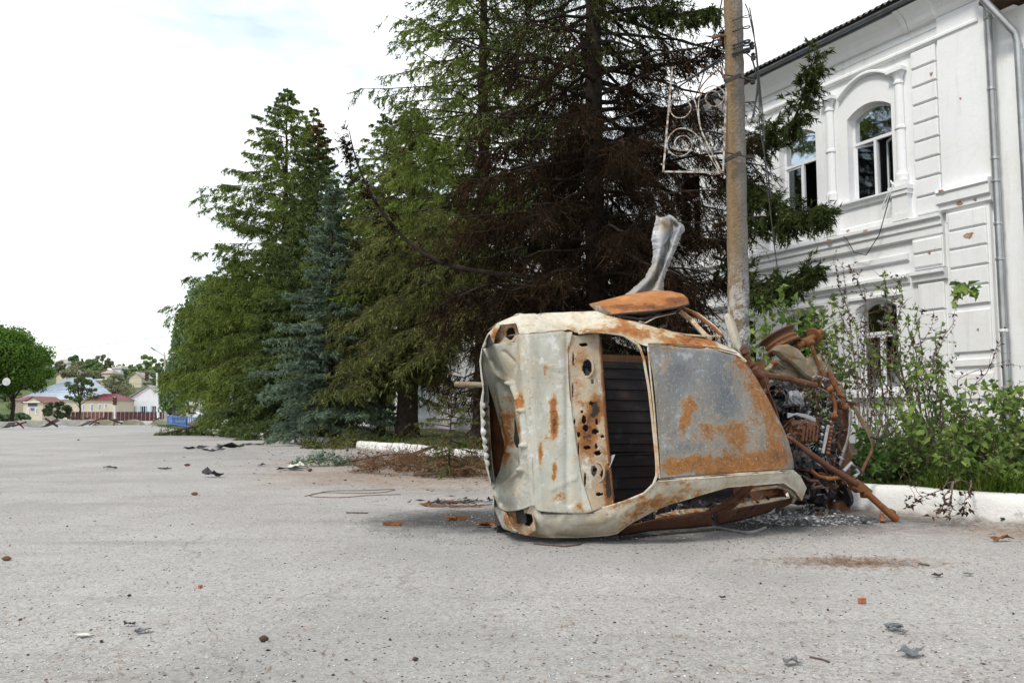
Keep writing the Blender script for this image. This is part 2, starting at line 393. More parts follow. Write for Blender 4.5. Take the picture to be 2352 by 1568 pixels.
def near_car(g): a = g.random() * 6.28; r = g.random() ** .7; return .9 + math.cos(a) * r * 2.3, 7.4 + math.sin(a) * r * 1.5
m = Mat('shattered glass and ash', .5); m.color(m.ramp(m.island(), (.0, (.03, .03, .03)), (.35, (.12, .12, .125)), (.75, (.25, .25, .255)), (1., (.5, .51, .51))))
scatter_stones('glass_crumbs', 9000, near_car, .002, .009, m.m, 5, .5, on_road)
def ash_heap(g): a = g.random() * 6.28; r = g.random() ** .8; return 2.62 + math.cos(a) * r * .75, 7.75 + math.sin(a) * r * .5
scatter_stones('ash_flakes', 2600, ash_heap, .004, .03, m.m, 6, .45)
def strips(name, pts, lens, wid, mat, seed, lift=.006, tilt=.12):
    g = np.random.default_rng(seed); n = len(pts); a = g.random(n) * 6.28
    d = np.stack([np.cos(a), np.sin(a), (g.random(n) - .5) * tilt], -1) * (lens * (.5 + g.random(n)))[:, None]
    p = np.array(pts); w_ = np.stack([-np.sin(a), np.cos(a), np.zeros(n)], -1) * wid
    up = np.array([0, 0, wid * 1.2])
    mid = p + d * .5 + w_ * (g.random(n) * 6 - 3)[:, None] + up * .7
    V = np.stack([p - w_, p + w_, mid + w_, mid - w_, p + d], 1); V[:, :, 2] += lift; 
    T = np.concatenate([np.array([(0, 2, 1), (0, 3, 2), (3, 4, 2)])[None] + (np.arange(n) * 5)[:, None, None]]).reshape(-1, 3)
    o = link(name, raw_mesh(name, V.reshape(-1, 3), T), None, mat); return tag(o, kind='stuff')
g = np.random.default_rng(11); pts = []
while len(pts) < 15000:
    k = g.random()
    if k < .5:
        Y = 6.2 + 18 * g.random() ** 1.2; X = kerb_x(Y) - abs(g.normal()) * (.55 if Y < 10 else 1.7)
    elif k < .56: X, Y = 2.25 + g.normal() * .28, 5.55 + g.normal() * .11
    elif k < .85: X, Y = -.9 + g.normal() * 1.3, 13.2 + g.normal() * 1.5
    else: X, Y = fan(g)
    if X < kerb_x(Y) - .02: pts.append((X, Y, zg(Y)))
m = Mat('dry needles', .9); m.color(m.ramp(m.island(), (.0, (.10, .05, .025)), (.5, (.22, .115, .05)), (1., (.36, .22, .11))))
strips('needle_litter', pts, .055, .0022, m.m, 12)
# ================================================================== WHITE TWO-STOREY BUILDING
def white_mats():
    m = Mat('whitewashed plaster', .88, 0, .25)
    c = m.ramp(m.noise(.7, 7, .6), (.3, (.765, .775, .785)), (.7, (.835, .842, .845)))
    dirt = m.ramp(m.noise(2.2, 8, .75, sc3=(1, 1, .35)), (.58, 0.), (.78, 1.))
    c = m.mix(m.math('MULTIPLY', dirt, .4), c, (.55, .52, .47))
    run = m.math('MULTIPLY', m.ramp(m.noise(2.6, 7, .7, sc3=(2.2, 2.2, .16), loc=(3, 1, 0)), (.52, 0.), (.68, 1.)), m.ramp(m.noise(.9, 3, loc=(7, 7, 7)), (.4, 0.), (.6, 1.)))
    c = m.mix(m.math('MULTIPLY', run, .3), c, (.47, .44, .39))
    pit = m.ramp(m.noise(13, 3, .6, loc=(1, 1, 4)), (.70, 0.), (.74, 1.)); c = m.mix(m.math('MULTIPLY', pit, .6), c, (.42, .36, .31))
    warm = m.ramp(m.noise(1.1, 5, .7, loc=(5, 2, 1)), (.52, 0.), (.7, 1.)); c = m.mix(m.math('MULTIPLY', warm, .35), c, (.72, .69, .63))
    x, y, z = m.sep()
    low = m.lin(m.math('ADD', z, m.math('MULTIPLY', m.noise(3, 5), .9)), .55, 1.4, True)
    c = m.mix(m.math('MULTIPLY', low, .45), c, (.48, .46, .43))
    crk = m.ramp(m.vor(1.3, 'DISTANCE_TO_EDGE', sc3=(1, 1, .8)), (.0, 1.), (.006, 0.)); crk = m.math('MULTIPLY', crk, m.ramp(m.noise(.8, 3, loc=(2, 2, 2)), (.5, 0.), (.6, 1.)))
    c = m.mix(m.math('MULTIPLY', crk, .22), c, (.4, .38, .35))
    m.color(c); m.bump(m.noise(9, 7, .65), .35, .02); m.bump(m.noise(45, 3), .15, .006)
    return m.m
M_WHITE = white_mats()
M_GUT = plain('painted zinc gutter', (.16, .175, .185), .5, .3, .3, 3)
M_PIPE = plain('galvanised pipe', (.42, .43, .44), .42, .75, .2, 2.5)
M_SLATE = plain('asbestos slate', (.13, .12, .11), .9, 0, .45, 3, .2, .3)
M_UPVC = plain('white window plastic', (.75, .76, .78), .4, 0, .08, 2)
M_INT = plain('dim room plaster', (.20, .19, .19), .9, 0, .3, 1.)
M_WOOD = plain('old rafter timber', (.09, .05, .028), .85, 0, .5, 5)
m = Mat('bare brick', .9); m.color(m.ramp(m.noise(9, 5), (.3, (.27, .13, .085)), (.5, (.36, .2, .13)), (.72, (.5, .42, .34)))); m.bump(m.noise(30, 5), .6, .02); M_BRICK = m.m
def glass_mat(name, tint, refl=.9):
    m = bpy.data.materials.new(name); m.use_nodes = True; n, l = m.node_tree.nodes, m.node_tree.links; n.clear()
    t = n.new('ShaderNodeBsdfTransparent'); t.inputs[0].default_value = (*tint, 1); gl = n.new('ShaderNodeBsdfGlossy'); gl.inputs['Roughness'].default_value = .03
    fr = n.new('ShaderNodeFresnel'); fr.inputs[0].default_value = 1.5; mul = n.new('ShaderNodeMath'); mul.operation = 'MULTIPLY_ADD'; mul.inputs[1].default_value = refl; mul.inputs[2].default_value = .06
    l.new(fr.outputs[0], mul.inputs[0]); x = n.new('ShaderNodeMixShader'); l.new(mul.outputs[0], x.inputs[0]); l.new(t.outputs[0], x.inputs[1]); l.new(gl.outputs[0], x.inputs[2])
    o = n.new('ShaderNodeOutputMaterial'); l.new(x.outputs[0], o.inputs[0]); return m
M_GLASS = glass_mat('window glass', (.62, .68, .70), .7)

M_GLASSR = glass_mat('dusty ground floor glass', (.5, .53, .54), 2.6)
BQ = (9.48, 16.23, 0); BRZ = math.atan2(.885, -.466)
bld = empty('white_building', BQ, BRZ, 'long white two-storey plastered building with arched windows behind the burnt spruces', 'building')
def bpos(s, t, z):
    c, sn = math.cos(BRZ), math.sin(BRZ); return Vector((BQ[0] + s * c - t * sn, BQ[1] + s * sn + t * c, z))
NB = 15; PITCH = 2.15; S0 = 1.70          # bays start at S0
SEND = S0 + NB * PITCH + .6; ZTOP = 9.45
openings = []
wall = MB()
def wq(s0, s1, z0, z1, t=0.): wall.add([(s0, t, z0), (s1, t, z0), (s1, t, z1), (s0, t, z1)], [(0, 1, 2, 3)])
def arch(s, c, hw, zs, rise): return zs + rise * (1 - ((s - c) / hw) ** 2)
def bay(s0, s1, z0, z1, c, hw, zb, zs, rise, depth=.30):
    a, b = c - hw, c + hw
    wq(s0, a, z0, z1); wq(b, s1, z0, z1); wq(a, b, z0, zb)
    q = np.linspace(a, b, 13)
    for u, v in zip(q[:-1], q[1:]):
        wall.add([(u, 0, arch(u, c, hw, zs, rise)), (v, 0, arch(v, c, hw, zs, rise)), (v, 0, z1), (u, 0, z1)], [(0, 1, 2, 3)])
        wall.add([(u, 0, arch(u, c, hw, zs, rise)), (v, 0, arch(v, c, hw, zs, rise)), (v, -depth, arch(v, c, hw, zs, rise)), (u, -depth, arch(u, c, hw, zs, rise))], [(3, 2, 1, 0)])
    wall.add([(a, 0, zb), (a, -depth, zb), (a, -depth, zs), (a, 0, zs)], [(0, 1, 2, 3)])
    wall.add([(b, 0, zb), (b, -depth, zb), (b, -depth, zs), (b, 0, zs)], [(3, 2, 1, 0)])
    wall.add([(a, 0, zb), (b, 0, zb), (b, -depth, zb), (a, -depth, zb)], [(0, 1, 2, 3)])
wq(-.22, S0, -.4, ZTOP); wq(S0 + NB * PITCH, SEND, -.4, ZTOP)
UP = dict(hw=.60, zb=5.86, zs=7.86, rise=.22); LO = dict(hw=.55, zb=1.42, zs=3.32, rise=.18)
for k in range(NB):
    s0 = S0 + k * PITCH; s1 = s0 + PITCH; c = s0 + PITCH / 2 - .1
    bay(s0, s1, 4.7, ZTOP, c, **UP); bay(s0, s1, -.4, 4.7, c, **LO)
# end and back walls, dim rooms behind the openings
wall.box(SEND - .3, SEND, -12, -.02, -.4, ZTOP); wall.box(-.22, .2, -12, -.3, -.4, ZTOP); wall.box(.2, SEND - .3, -12, -11.8, -.4, ZTOP)
wall.build('wall', M_WHITE, bld)
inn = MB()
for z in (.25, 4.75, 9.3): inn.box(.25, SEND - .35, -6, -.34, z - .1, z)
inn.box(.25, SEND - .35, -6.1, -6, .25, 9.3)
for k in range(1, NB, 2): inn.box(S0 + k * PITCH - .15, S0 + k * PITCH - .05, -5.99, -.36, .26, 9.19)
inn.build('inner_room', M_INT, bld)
# plinth
MB().box(1.72, SEND, .001, .07, -.4, .62).build('plinth', M_WHITE, bld)
# string courses and mouldings along the facade (each its own profile)
def mould(name, s0, s1, prof):
    mb = MB(); a = [(s0, t, z) for t, z in prof]; b = [(s1, t, z) for t, z in prof]; n = len(prof)
    mb.add(a + b, [(i, i + 1, n + i + 1, n + i) for i in range(n - 1)] + [tuple(range(n)), tuple(range(2 * n - 1, n - 1, -1))]); return mb.build(name, M_WHITE, bld)
mould('string_course', .9, SEND, [(0, 5.13), (.20, 5.11), (.20, 5.04), (.13, 5.0), (.13, 4.88), (.09, 4.84), (.09, 4.70), (.05, 4.67), (0, 4.67)])
mould('string_course', 1.76, SEND, [(0, 4.42), (.07, 4.40), (.07, 4.28), (.03, 4.25), (0, 4.25)])
mould('string_course', 1.76, SEND, [(0, 3.98), (.13, 3.95), (.13, 3.88), (.07, 3.83), (.05, 3.76), (0, 3.75)])
mould('frieze_moulding', -.05, SEND, [(0, 8.95), (.05, 8.95), (.10, 8.91), (.10, 8.86), (.05, 8.82), (0, 8.82)])
mould('frieze_moulding', -.05, SEND, [(0, 9.14), (.03, 9.14), (.03, 9.18), (0, 9.18)])
mould('eaves_cornice', -.05, SEND, [(0, 9.30), (.07, 9.31), (.10, 9.36), (.13, 9.45), (.20, 9.55), (.31, 9.63), (.40, 9.67), (.40, 9.74), (0, 9.76)])
mould('sill_course', 1.72, SEND, [(0, 5.88), (.13, 5.86), (.13, 5.82), (.08, 5.78), (.06, 5.72), (0, 5.71)])
mould('panel_ledge', 1.72, SEND, [(0, 5.28), (.06, 5.24), (.06, 5.14), (0, 5.14)])
# gutter and corrugated slate sheets
gut = MB(); prof = [(.40 + .075 + .075 * math.cos(a), 9.80 - .075 * math.sin(a)) for a in np.linspace(0, math.pi, 9)]
gut.add([(-.25, t, z) for t, z in prof] + [(SEND + .1, t, z) for t, z in prof], [(i, i + 1, 9 + i + 1, 9 + i) for i in range(8)] + [tuple(range(9)), tuple(range(17, 8, -1))])
gut.box(-.25, SEND + .1, .40, .415, 9.68, 9.86); gut.build('gutter', M_GUT, bld)
rs = MB(); PW = 1.12; nx = 43
gz = [[(x, .56 - .1 * j * 0 - j * 1.15, 9.90 + j * .55 + .028 * math.cos(2 * math.pi * x / .16)) for x in np.linspace(0, PW, nx)] for j in range(3)]
rs.slab(np.array(gz), (0, -.002, -.012)); rme = rs.mesh('slate_sheet', True); rme.materials.append(M_SLATE)
for k in range(int((SEND + .5) / PW) + 1):
    o = link('slate_sheet', rme, bld); o.location = (-.3 + k * PW, 0, .006 * (k % 2))
rb = MB(); rb.add([(-.3, -1.7, 11.0), (SEND + .3, -1.7, 11.0), (SEND + .3, -6, 12.9), (-.3, -6, 12.9), (SEND + .3, -12.4, 9.9), (-.3, -12.4, 9.9)], [(0, 1, 2, 3), (3, 2, 4, 5)])
rb.add([(-.28, .38, 9.77), (SEND + .28, .38, 9.77), (SEND + .28, -12.2, 9.77), (-.28, -12.2, 9.77)], [(3, 2, 1, 0)]); rb.build('roof', M_SLATE, bld)
# half columns, pedestals, hood arches; windows
colm = MB(); cz = [(6.02, .15), (6.16, .15), (6.19, .125), (6.24, .115), (6.30, .108), (7.18, .105), (7.20, .128), (7.25, .128), (7.27, .103), (8.20, .10), (8.22, .122), (8.27, .122), (8.29, .10), (8.34, .105), (8.44, .15), (8.47, .175)]
g = []
for z, r in cz: g.append([(r * math.cos(a), .012 + r * 1.0 * math.sin(a), z) for a in np.linspace(0, math.pi, 13)])
colm.grid(np.array(g)[:, ::-1]); colm.box(-.2, .2, .001, .20, 8.47, 8.56); colm.box(-.16, .16, .001, .165, 5.885, 6.02)
colme = colm.mesh('half_column', True); colme.materials.append(M_WHITE)
try: colme.set_sharp_from_angle(angle=R(38))
except Exception: pass
pedm = MB(); pedm.box(-.19, .19, .001, .15, 5.29, 5.70); pedm.box(-.22, .22, .001, .19, 5.70, 5.80); pedm.box(-.24, .24, .001, .215, 5.80, 5.895); pedm.box(-.21, .21, .001, .17, 5.135, 5.29); pedme = pedm.mesh('pedestal'); pedme.materials.append(M_WHITE)
for k in range(NB + 1):
    s = S0 + k * PITCH - .1 + (.24 if k == 0 else 0)
    for me, nm in ((colme, 'half_column'), (pedme, 'pedestal')):
        o = link(nm, me, bld); o.location = (s, 0, 0)
hood = MB(); nn = 17; q = np.linspace(-.78, .78, nn)
def hz(u): a = abs(u) / .78; return 8.47 + .36 * (1 - a * a) * (1 if a < .999 else 0)
pr = [(.001, .10), (.09, .10), (.12, .07), (.12, .03), (.05, .0), (.001, 0)]
hood.grid(np.array([[(u, t, hz(u) + dz - .12) for t, dz in pr] for u in q])); hme = hood.mesh('hood_arch', False); hme.materials.append(M_WHITE)
def bars(mb, a, b, wd=.05, dp=.05):   # bar between two (s,z) points, centred on t=0
    mb.beam((a[0], 0, a[1]), (b[0], 0, b[1]), wd, dp, (0, 1, 0))
def window(c, hw, zb, zs, rise, style):
    """frame with fanlight and two casements; parts: frame mesh > panes, sashes"""
    fr = MB(); a, b = -hw + .001, hw - .001; q = np.linspace(a, b, 13); ztr = zb + (zs - zb) * .70
    for u, v in zip(q[:-1], q[1:]):
        fr.beam((u, 0, arch(u, 0, hw, zs, rise) - .035), (v, 0, arch(v, 0, hw, zs, rise) - .035), .07, .06, (0, 1, 0))
    bars(fr, (a + .03, zb), (a + .03, zs), .06); bars(fr, (b - .03, zb), (b - .03, zs), .06); bars(fr, (a, zb + .03), (b, zb + .03), .06)
    bars(fr, (a, ztr), (b, ztr), .07, .07)
    bars(fr, (0, zb), (0, ztr), .07, .065)
    w = fr.build('window', M_UPVC, bld); w.location = (c, -.22, 0)
    fan_ = MB(); pts = [(u, -.005, arch(u, 0, hw, zs, rise) - .06) for u in q] + [(b, -.005, ztr + .03), (a, -.005, ztr + .03)]
    fan_.prism(pts[::-1], (0, .006, 0)); 
    if style != 3: fan_.build('pane', M_GLASS if zb > 4 else M_GLASSR, w)
    def sash(s0, s1, ang, hinge, glass=True, tilt=0.):
        sb = MB(); wd = s1 - s0
        for p_, q_ in (((0, zb + .06), (0, ztr - .04)), ((wd, zb + .06), (wd, ztr - .04)), ((0, zb + .08), (wd, zb + .08)), ((0, ztr - .06), (wd, ztr - .06))): bars(sb, p_, q_, .055, .04)
        o = sb.build('sash', M_UPVC, w)
        if hinge < 0: o.location = (s0, 0, 0); o.rotation_euler = (tilt, 0, ang)
        else:
            o.location = (s1, 0, 0); o.rotation_euler = (tilt, 0, math.pi + ang)
        if glass:
            gp = MB(); gp.box(.02, wd - .02, -.004, .004, zb + .09, ztr - .07); po = gp.build('pane', M_GLASS if zb > 4 else M_GLASSR, w); po.location = o.location; po.rotation_euler = o.rotation_euler
    L0, L1, Rr0, Rr1 = a + .065, -.04, .04, b - .065
    if style == 0:   sash(Rr0, Rr1, .35, 1); sash(L0, L1, -.55, -1)
    elif style == 1: sash(Rr0, Rr1, -.05, -1, True)
    elif style == 2: sash(L0, L1, 0, -1); sash(Rr0, Rr1, 0, -1)
    else:            sash(L0, L1, -1.1, -1)
for k in range(NB):
    c = S0 + k * PITCH + PITCH / 2 - .1
    o = link('hood_arch', hme, bld); o.location = (c, 0, 0)
    window(c, UP['hw'], UP['zb'], UP['zs'], UP['rise'], [0, 1, 2, 3][k % 4] if k < 4 else 2 if k % 3 else 1)
    window(c, LO['hw'], LO['zb'], LO['zs'], LO['rise'], 2)
    sl = MB(); sl.box(c - .68, c + .68, .001, .16, 1.29, 1.40); sl.build('window_sill', M_WHITE, bld)
    mould('lower_hood', c - .72, c + .72, [(0, 3.62), (.06, 3.60), (.06, 3.53), (0, 3.52)])
# rusticated strips: block stones with open joints
def blocks(s0, s1, z0, z1, n, t0, pr, jit=.0):
    h = (z1 - z0) / n; g = np.random.default_rng(abs(int(s0 * 100)) + n)
    for i in range(n):
        mb = MB(); j = g.normal() * jit; mb.bev(s0 + j, s1 + g.normal() * jit, t0, t0 + pr, z0 + i * h + .02, z0 + (i + 1) * h - .02, .018); mb.build('stone_block', M_WHITE, bld)
blocks(.92, 1.50, 5.15, 8.80, 9, .001, .07)
MB().box(-.12, .80, .001, .10, -.4, 5.10).build('corner_pier', M_WHITE, bld)
MB().box(-.16, .86, .001, .06, 5.46, 9.3).build('corner_pilaster', M_WHITE, bld)
blocks(-.06, .74, 3.10, 5.06, 5, .101, .05, .004); blocks(-.06, .74, 1.85, 2.05, 1, .101, .05); blocks(-.06, .74, 1.2, 1.76, 1, .101, .05); blocks(-.06, .74, 2.14, 3.02, 1, .101, .045); blocks(-.06, .74, .15, 1.12, 1, .101, .05)
mould('pier_cap', -.2, .92, [(0, 5.62), (.24, 5.58), (.26, 5.50), (.22, 5.46), (.22, 5.28), (.16, 5.24), (.16, 5.14), (.12, 5.10), (0, 5.10)])
MB().box(.9, 1.62, .001, .08, 3.99, 4.66).build('strip_base', M_WHITE, bld)
blocks(.93, 1.58, 4.02, 4.64, 2, .081, .04)
mould('strip_cap', .88, 1.66, [(0, 3.985), (.17, 3.95), (.17, 3.88), (.11, 3.84), (.09, 3.74), (0, 3.73)])
blocks(.95, 1.55, 1.3, 3.70, 4, .001, .06)
for s in (.86, 1.5): mould('frieze_bracket', s, s + .12 if s > 1 else s + .62, [(0, 9.28), (.1, 9.3), (.15, 9.36), (.18, 9.46), (.26, 9.56), (.37, 9.64), (.46, 9.68), (0, 9.69)])
# places where plaster has broken away to the brick
g = np.random.default_rng(4)
def chip_(s, z, t, r, ar=1.):
    n = 11; pts = [(s + r * ar * (.25 + .8 * g.random()) * math.cos(a), t, z + r * (.25 + .8 * g.random()) * math.sin(a)) for a in np.linspace(0, 6.28, n, endpoint=False)]
    mb = MB(); mb.prism(pts, (0, .004, 0)); mb.build('bare_brick_patch', M_BRICK, bld)
for s, z, t, r, ar in ((.30, 4.52, .152, .09, 1.3), (3.75, 5.02, .203, .07, 1.2), (1.02, 8.15, .072, .06, .9), (2.4, 4.1, .002, .05, .6), (2.25, 4.05, .002, .035, .6), (.78, 5.52, .262, .05, 1.6), (.45, 5.2, .162, .05, 1.8), (.12, 5.2, .162, .035, 1.5), (1.3, 5.0, .13, .03, 1), (-.05, 3.7, .003, .07, .8), (2.7, 5.06, .202, .04, 2.), (6.3, 4.9, .092, .06, 1.3), (1.2, 4.3, .122, .035, 1.4), (.6, 3.4, .147, .03, 1.2), (.2, 2.6, .148, .045, .8), (.5, 1.5, .152, .03, 1.5), (1.7, 5.4, .002, .04, 1.6), (3.3, 5.2, .062, .035, 2.), (.75, 4.85, .152, .025, .6), (1.25, 2.9, .062, .03, 1.), (.4, 7.4, .062, .03, 1.1), (1.0, 5.3, .072, .03, 1.8)): chip_(s, z, t, r, ar)
# downpipes
dp = MB(); dp.tube([(-.20, .47, 9.72), (-.20, .45, 9.55), (-.30, .22, 9.12), (-.31, .15, 8.95), (-.31, .15, 2.9), (-.33, .15, .35)], .07, 12)
d1 = dp.build('downpipe', M_PIPE, bld, True)
for z in (8.75, 7.3, 5.9, 5.45, 4.6, 3.9, 2.5, 1.4):
    c_ = MB(); c_.lathe((-.31, .15, z), (0, 0, 1), [(.076, 0), (.086, .01), (.086, .05), (.076, .06)], 12); c_.build('pipe_collar', M_PIPE if z != 2.5 else M_UPVC, bld)
# cables hanging on the wall
MB().tube([(2.05, .16, 5.95), (1.98, .2, 5.9), (2.1, .22, 5.5), (2.35, .2, 4.9), (2.7, .22, 4.5), (3.0, .24, 4.62), (3.2, .22, 4.95), (3.3, .21, 5.05)], .011, 5).build('cable', plain('black cable', (.03, .03, .03), .6), bld)
MB().tube([(2.05, .10, 5.9), (2.0, .2, 6.05), (1.93, .22, 5.95), (2.1, .2, 5.6), (2.25, .2, 5.45), (2.2, .2, 5.6), (2.0, .2, 5.9)], .016, 5).build('cable', M_UPVC, bld)

# adjoining white building to the right, its eaves broken open
bl2 = empty('white_annex', BQ, BRZ, 'plain white building joined to the right of the twin downpipes, with broken eaves', 'building')
a2 = MB(); a2.box(-14, -.225, -9, -.05, -.4, 8.86); a2.build('wall', M_WHITE, bl2)
e2 = MB(); e2.box(-14, -.35, -.08, .5, 8.95, 9.02); e2.build('soffit', M_WOOD, bl2)
for k in range(14):
    r_ = MB(); r_.beam((-.6 - k * .9, -.6, 9.14), (-.6 - k * .9, .55, 9.10), .07, .14); r_.build('rafter', M_WOOD, bl2)
MB().add([(-14, .62, 9.18), (-.32, .62, 9.18), (-.32, -9.4, 11.6), (-14, -9.4, 11.6)], [(0, 1, 2, 3)]).build('roof', M_SLATE, bl2)
MB().tube([(-.5, .62, 9.15), (-.52, .60, 8.95), (-.80, .12, 8.3), (-.82, .08, 8.1), (-.82, .06, 3), (-.82, .06, .3)], .07, 12).build('downpipe', M_PIPE, bl2, True)
for z in (8.0, 6.5, 5.0, 3.5, 2.0):
    c_ = MB(); c_.lathe((-.82, .06, z), (0, 0, 1), [(.071, 0), (.082, .01), (.082, .05), (.071, .06)], 12); c_.build('pipe_collar', M_PIPE, bl2)
for s, z, r, ar in ((-.95, 4.75, .1, 1.5), (-.7, 4.85, .05, 1), (-1.2, 3.2, .05, 1)): 
    n = 11; pts = [(s + r * ar * (.25 + .8 * g.random()) * math.cos(a), -.049, z + r * (.25 + .8 * g.random()) * math.sin(a)) for a in np.linspace(0, 6.28, n, endpoint=False)]
    MB().prism(pts, (0, .004, 0)).build('bare_brick_patch', M_BRICK, bl2)
# ================================================================== TREES
BARK = plain('dark spruce bark', (.055, .042, .034), .95, 0, .5, 7, .1, .8)
BARK_B = plain('scorched bark', (.042, .033, .028), .95, 0, .55, 8, .1, .9)
BARK_G = plain('grey birch bark', (.16, .15, .13), .9, 0, .5, 5, .1, .5)
F_GREEN = leafy('spruce needles', [(.1, (0.059, 0.086, 0.024)), (.45, (0.127, 0.174, 0.042)), (.8, (0.218, 0.272, 0.067)), (1., (0.319, 0.362, 0.106))])
F_DARK = leafy('dark spruce needles', [(.1, (0.044, 0.066, 0.028)), (.5, (0.097, 0.132, 0.047)), (.9, (0.178, 0.225, 0.078))])
F_BLUE = leafy('blue spruce needles', [(.1, (0.076, 0.108, 0.078)), (.5, (0.151, 0.209, 0.150)), (.9, (0.277, 0.355, 0.249))])
F_OLIVE = leafy('yellowing spruce needles', [(.1, (0.047, 0.052, 0.021)), (.4, (0.101, 0.113, 0.038)), (.7, (0.168, 0.179, 0.060)), (.92, (0.296, 0.255, 0.114)), (1., (0.444, 0.357, 0.202))])
F_BURN = leafy('scorched twigs', [(.1, (0.012, 0.009, 0.006)), (.5, (0.026, 0.018, 0.012)), (.8, (0.049, 0.030, 0.018)), (1., (0.098, 0.054, 0.028))], .1)
F_BIRCH = leafy('birch leaves', [(.1, (0.092, 0.144, 0.063)), (.5, (0.155, 0.224, 0.098)), (.9, (0.241, 0.322, 0.144))], .35)
F_LIME = leafy('fresh leaves', [(.1, (0.045, 0.095, 0.017)), (.5, (0.086, 0.158, 0.030)), (.9, (0.154, 0.235, 0.056))], .35)

def unit(v): return v / np.maximum(1e-9, np.linalg.norm(v, axis=-1, keepdims=True))
class Crown:
    def __init__(s, seed): s.g = np.random.default_rng(seed); s.V = []; s.n = 0; s.bark = MB()
    def tris(s, A, B, C): s.V.append(np.stack([A, B, C], 1).reshape(-1, 3))
    def needles(s, p, d, n, ln, wd, droop=.28, spread=.62):
        """n needle sprays along each twig p..p+d"""
        g = s.g; N_ = len(p)
        t = g.random((N_, n)); t.sort(1)
        q = p[:, None] + d[:, None] * t[..., None]
        du = unit(d)[:, None]; rnd = g.normal(size=(N_, n, 3)); side = unit(np.cross(du, rnd))
        dirn = unit(du * (1.1 - spread * .6) + side * spread); dirn[..., 2] -= droop * g.random((N_, n))
        l = ln * (.6 + .7 * g.random((N_, n, 1))); w2 = unit(np.cross(dirn, g.normal(size=(N_, n, 3)))) * wd * .5
        q, dirn, l, w2 = (a.reshape(-1, a.shape[-1]) for a in (q, dirn, l, w2))
        s.tris(q - w2, q + w2, q + dirn * l)
    def sticks(s, p, d, wd):
        """thin tapering twigs"""
        w2 = unit(np.cross(d, s.g.normal(size=d.shape))) * (wd * .5)
        s.tris(p - w2, p + w2, p + d)
    def build(s, name, mat, parent):
        V = np.concatenate(s.V); T = np.arange(len(V)).reshape(-1, 3); o = link(name, raw_mesh(name, V, T), parent, mat); return o
    def ntri(s): return sum(len(v) for v in s.V) // 3

def conifer(base, H, Rad, seed, label, fol, zc=.8, nb=190, twn=26, ndl=9, nl=.22, nw=.05, twl=.8, droop=.55, hang=.75, tr=.2, bark=BARK, prof=.8, up=.25, group=None, name='spruce_tree', lean=(0, 0), fill=1., top=None, twig_only=0., fol2=None, f2=lambda p: False, squash=None, cap=99.):
    g = np.random.default_rng(seed); base = np.array(base, float)
    root = empty(name, tuple(base), 0, label, 'tree', group)
    c1, c2 = Crown(seed + 1), Crown(seed + 2); tk = MB()
    zs = np.linspace(-.2, H, 12); tp = [(lean[0] * z + .03 * math.sin(z * 1.3 + seed), lean[1] * z, z) for z in zs]
    tk.tube(tp, [tr * (1.25 if i == 0 else 1) * max(.04, (1 - z / H)) ** .85 for i, z in enumerate(zs)], 10)
    lb = MB(); ga = 2.39996
    for i in range(nb):
        f = (i + g.random()) / nb; z = zc + (H - zc) * f ** 1.05
        L_ = Rad * ((1 - f) ** prof) * 1.; L_ = min(L_, cap) * (.55 + .68 * g.random()) + .12
        az = i * ga + g.normal() * .3; dh = np.array([math.cos(az), math.sin(az), 0])
        if squash is not None: L_ *= squash(dh, z)
        el = up * (f - .35) * 2 + g.normal() * .08; sag = droop * (1 - f * .6)
        o = np.array([np.interp(z, zs, [p[0] for p in tp]), np.interp(z, zs, [p[1] for p in tp]), z])
        ts = np.linspace(0, 1, 6); pl = o + dh * (L_ * ts)[:, None]; pl[:, 2] += L_ * (el * ts - sag * ts ** 2 * .6 + .32 * sag * ts ** 3.5)
        r0 = tr * .16 * (1 - f) ** .6 + .008
        lb.tube(pl, [r0 * (1 - .85 * t) for t in ts], 4, cap=False)
        m = max(4, int(twn * (L_ / Rad + .25) * fill)); t = .08 + .92 * g.random(m) ** .8
        q = np.stack([np.interp(t, ts, pl[:, k]) for k in range(3)], 1)
        sd = np.where(g.random(m) < .5, -1, 1); lat = np.cross(dh, [0, 0, 1.])
        d = dh[None] * (.55 + .2 * g.random((m, 1))) + lat[None] * (sd * (.35 + .6 * g.random(m)))[:, None]
        d[:, 2] -= hang * (.35 + .9 * g.random(m)) * (1 - .55 * f)
        d = unit(d) * (twl * (.35 + .75 * g.random((m, 1))) * (.16 + .84 * (1 - f) ** .8) * (1.1 - .5 * t[:, None]))
        cc = c2 if (fol2 is not None and f2(base + pl[-1])) else c1
        nl_ = nl * (.5 + .5 * (1 - f)); cc.needles(q, d, ndl, nl_, nw)
        c1.sticks(q, d, .018)
        # second order twiglets
        k2 = np.repeat(np.arange(m), 2); tt = .3 + .6 * g.random(len(k2)); q2 = q[k2] + d[k2] * tt[:, None]
        d2 = unit(unit(d[k2]) + g.normal(size=(len(k2), 3)) * .55 + np.array([0, 0, -.3 * hang])) * (np.linalg.norm(d[k2], axis=1, keepdims=True) * .5)
        cc.needles(q2, d2, max(3, ndl // 2), nl_, nw)
    tk.build('trunk', bark, root, True); lb.build('limb', bark, root)
    o = c1.build('crown', fol, root)
    if fol2 is not None and c2.V: c2.build('crown', fol2, root)
    return root, c1.ntri() + (c2.ntri() if c2.V else 0)

tri_log = {}
def at(px, Y): return (P(px, 900, Y)[0], Y, zg(Y))
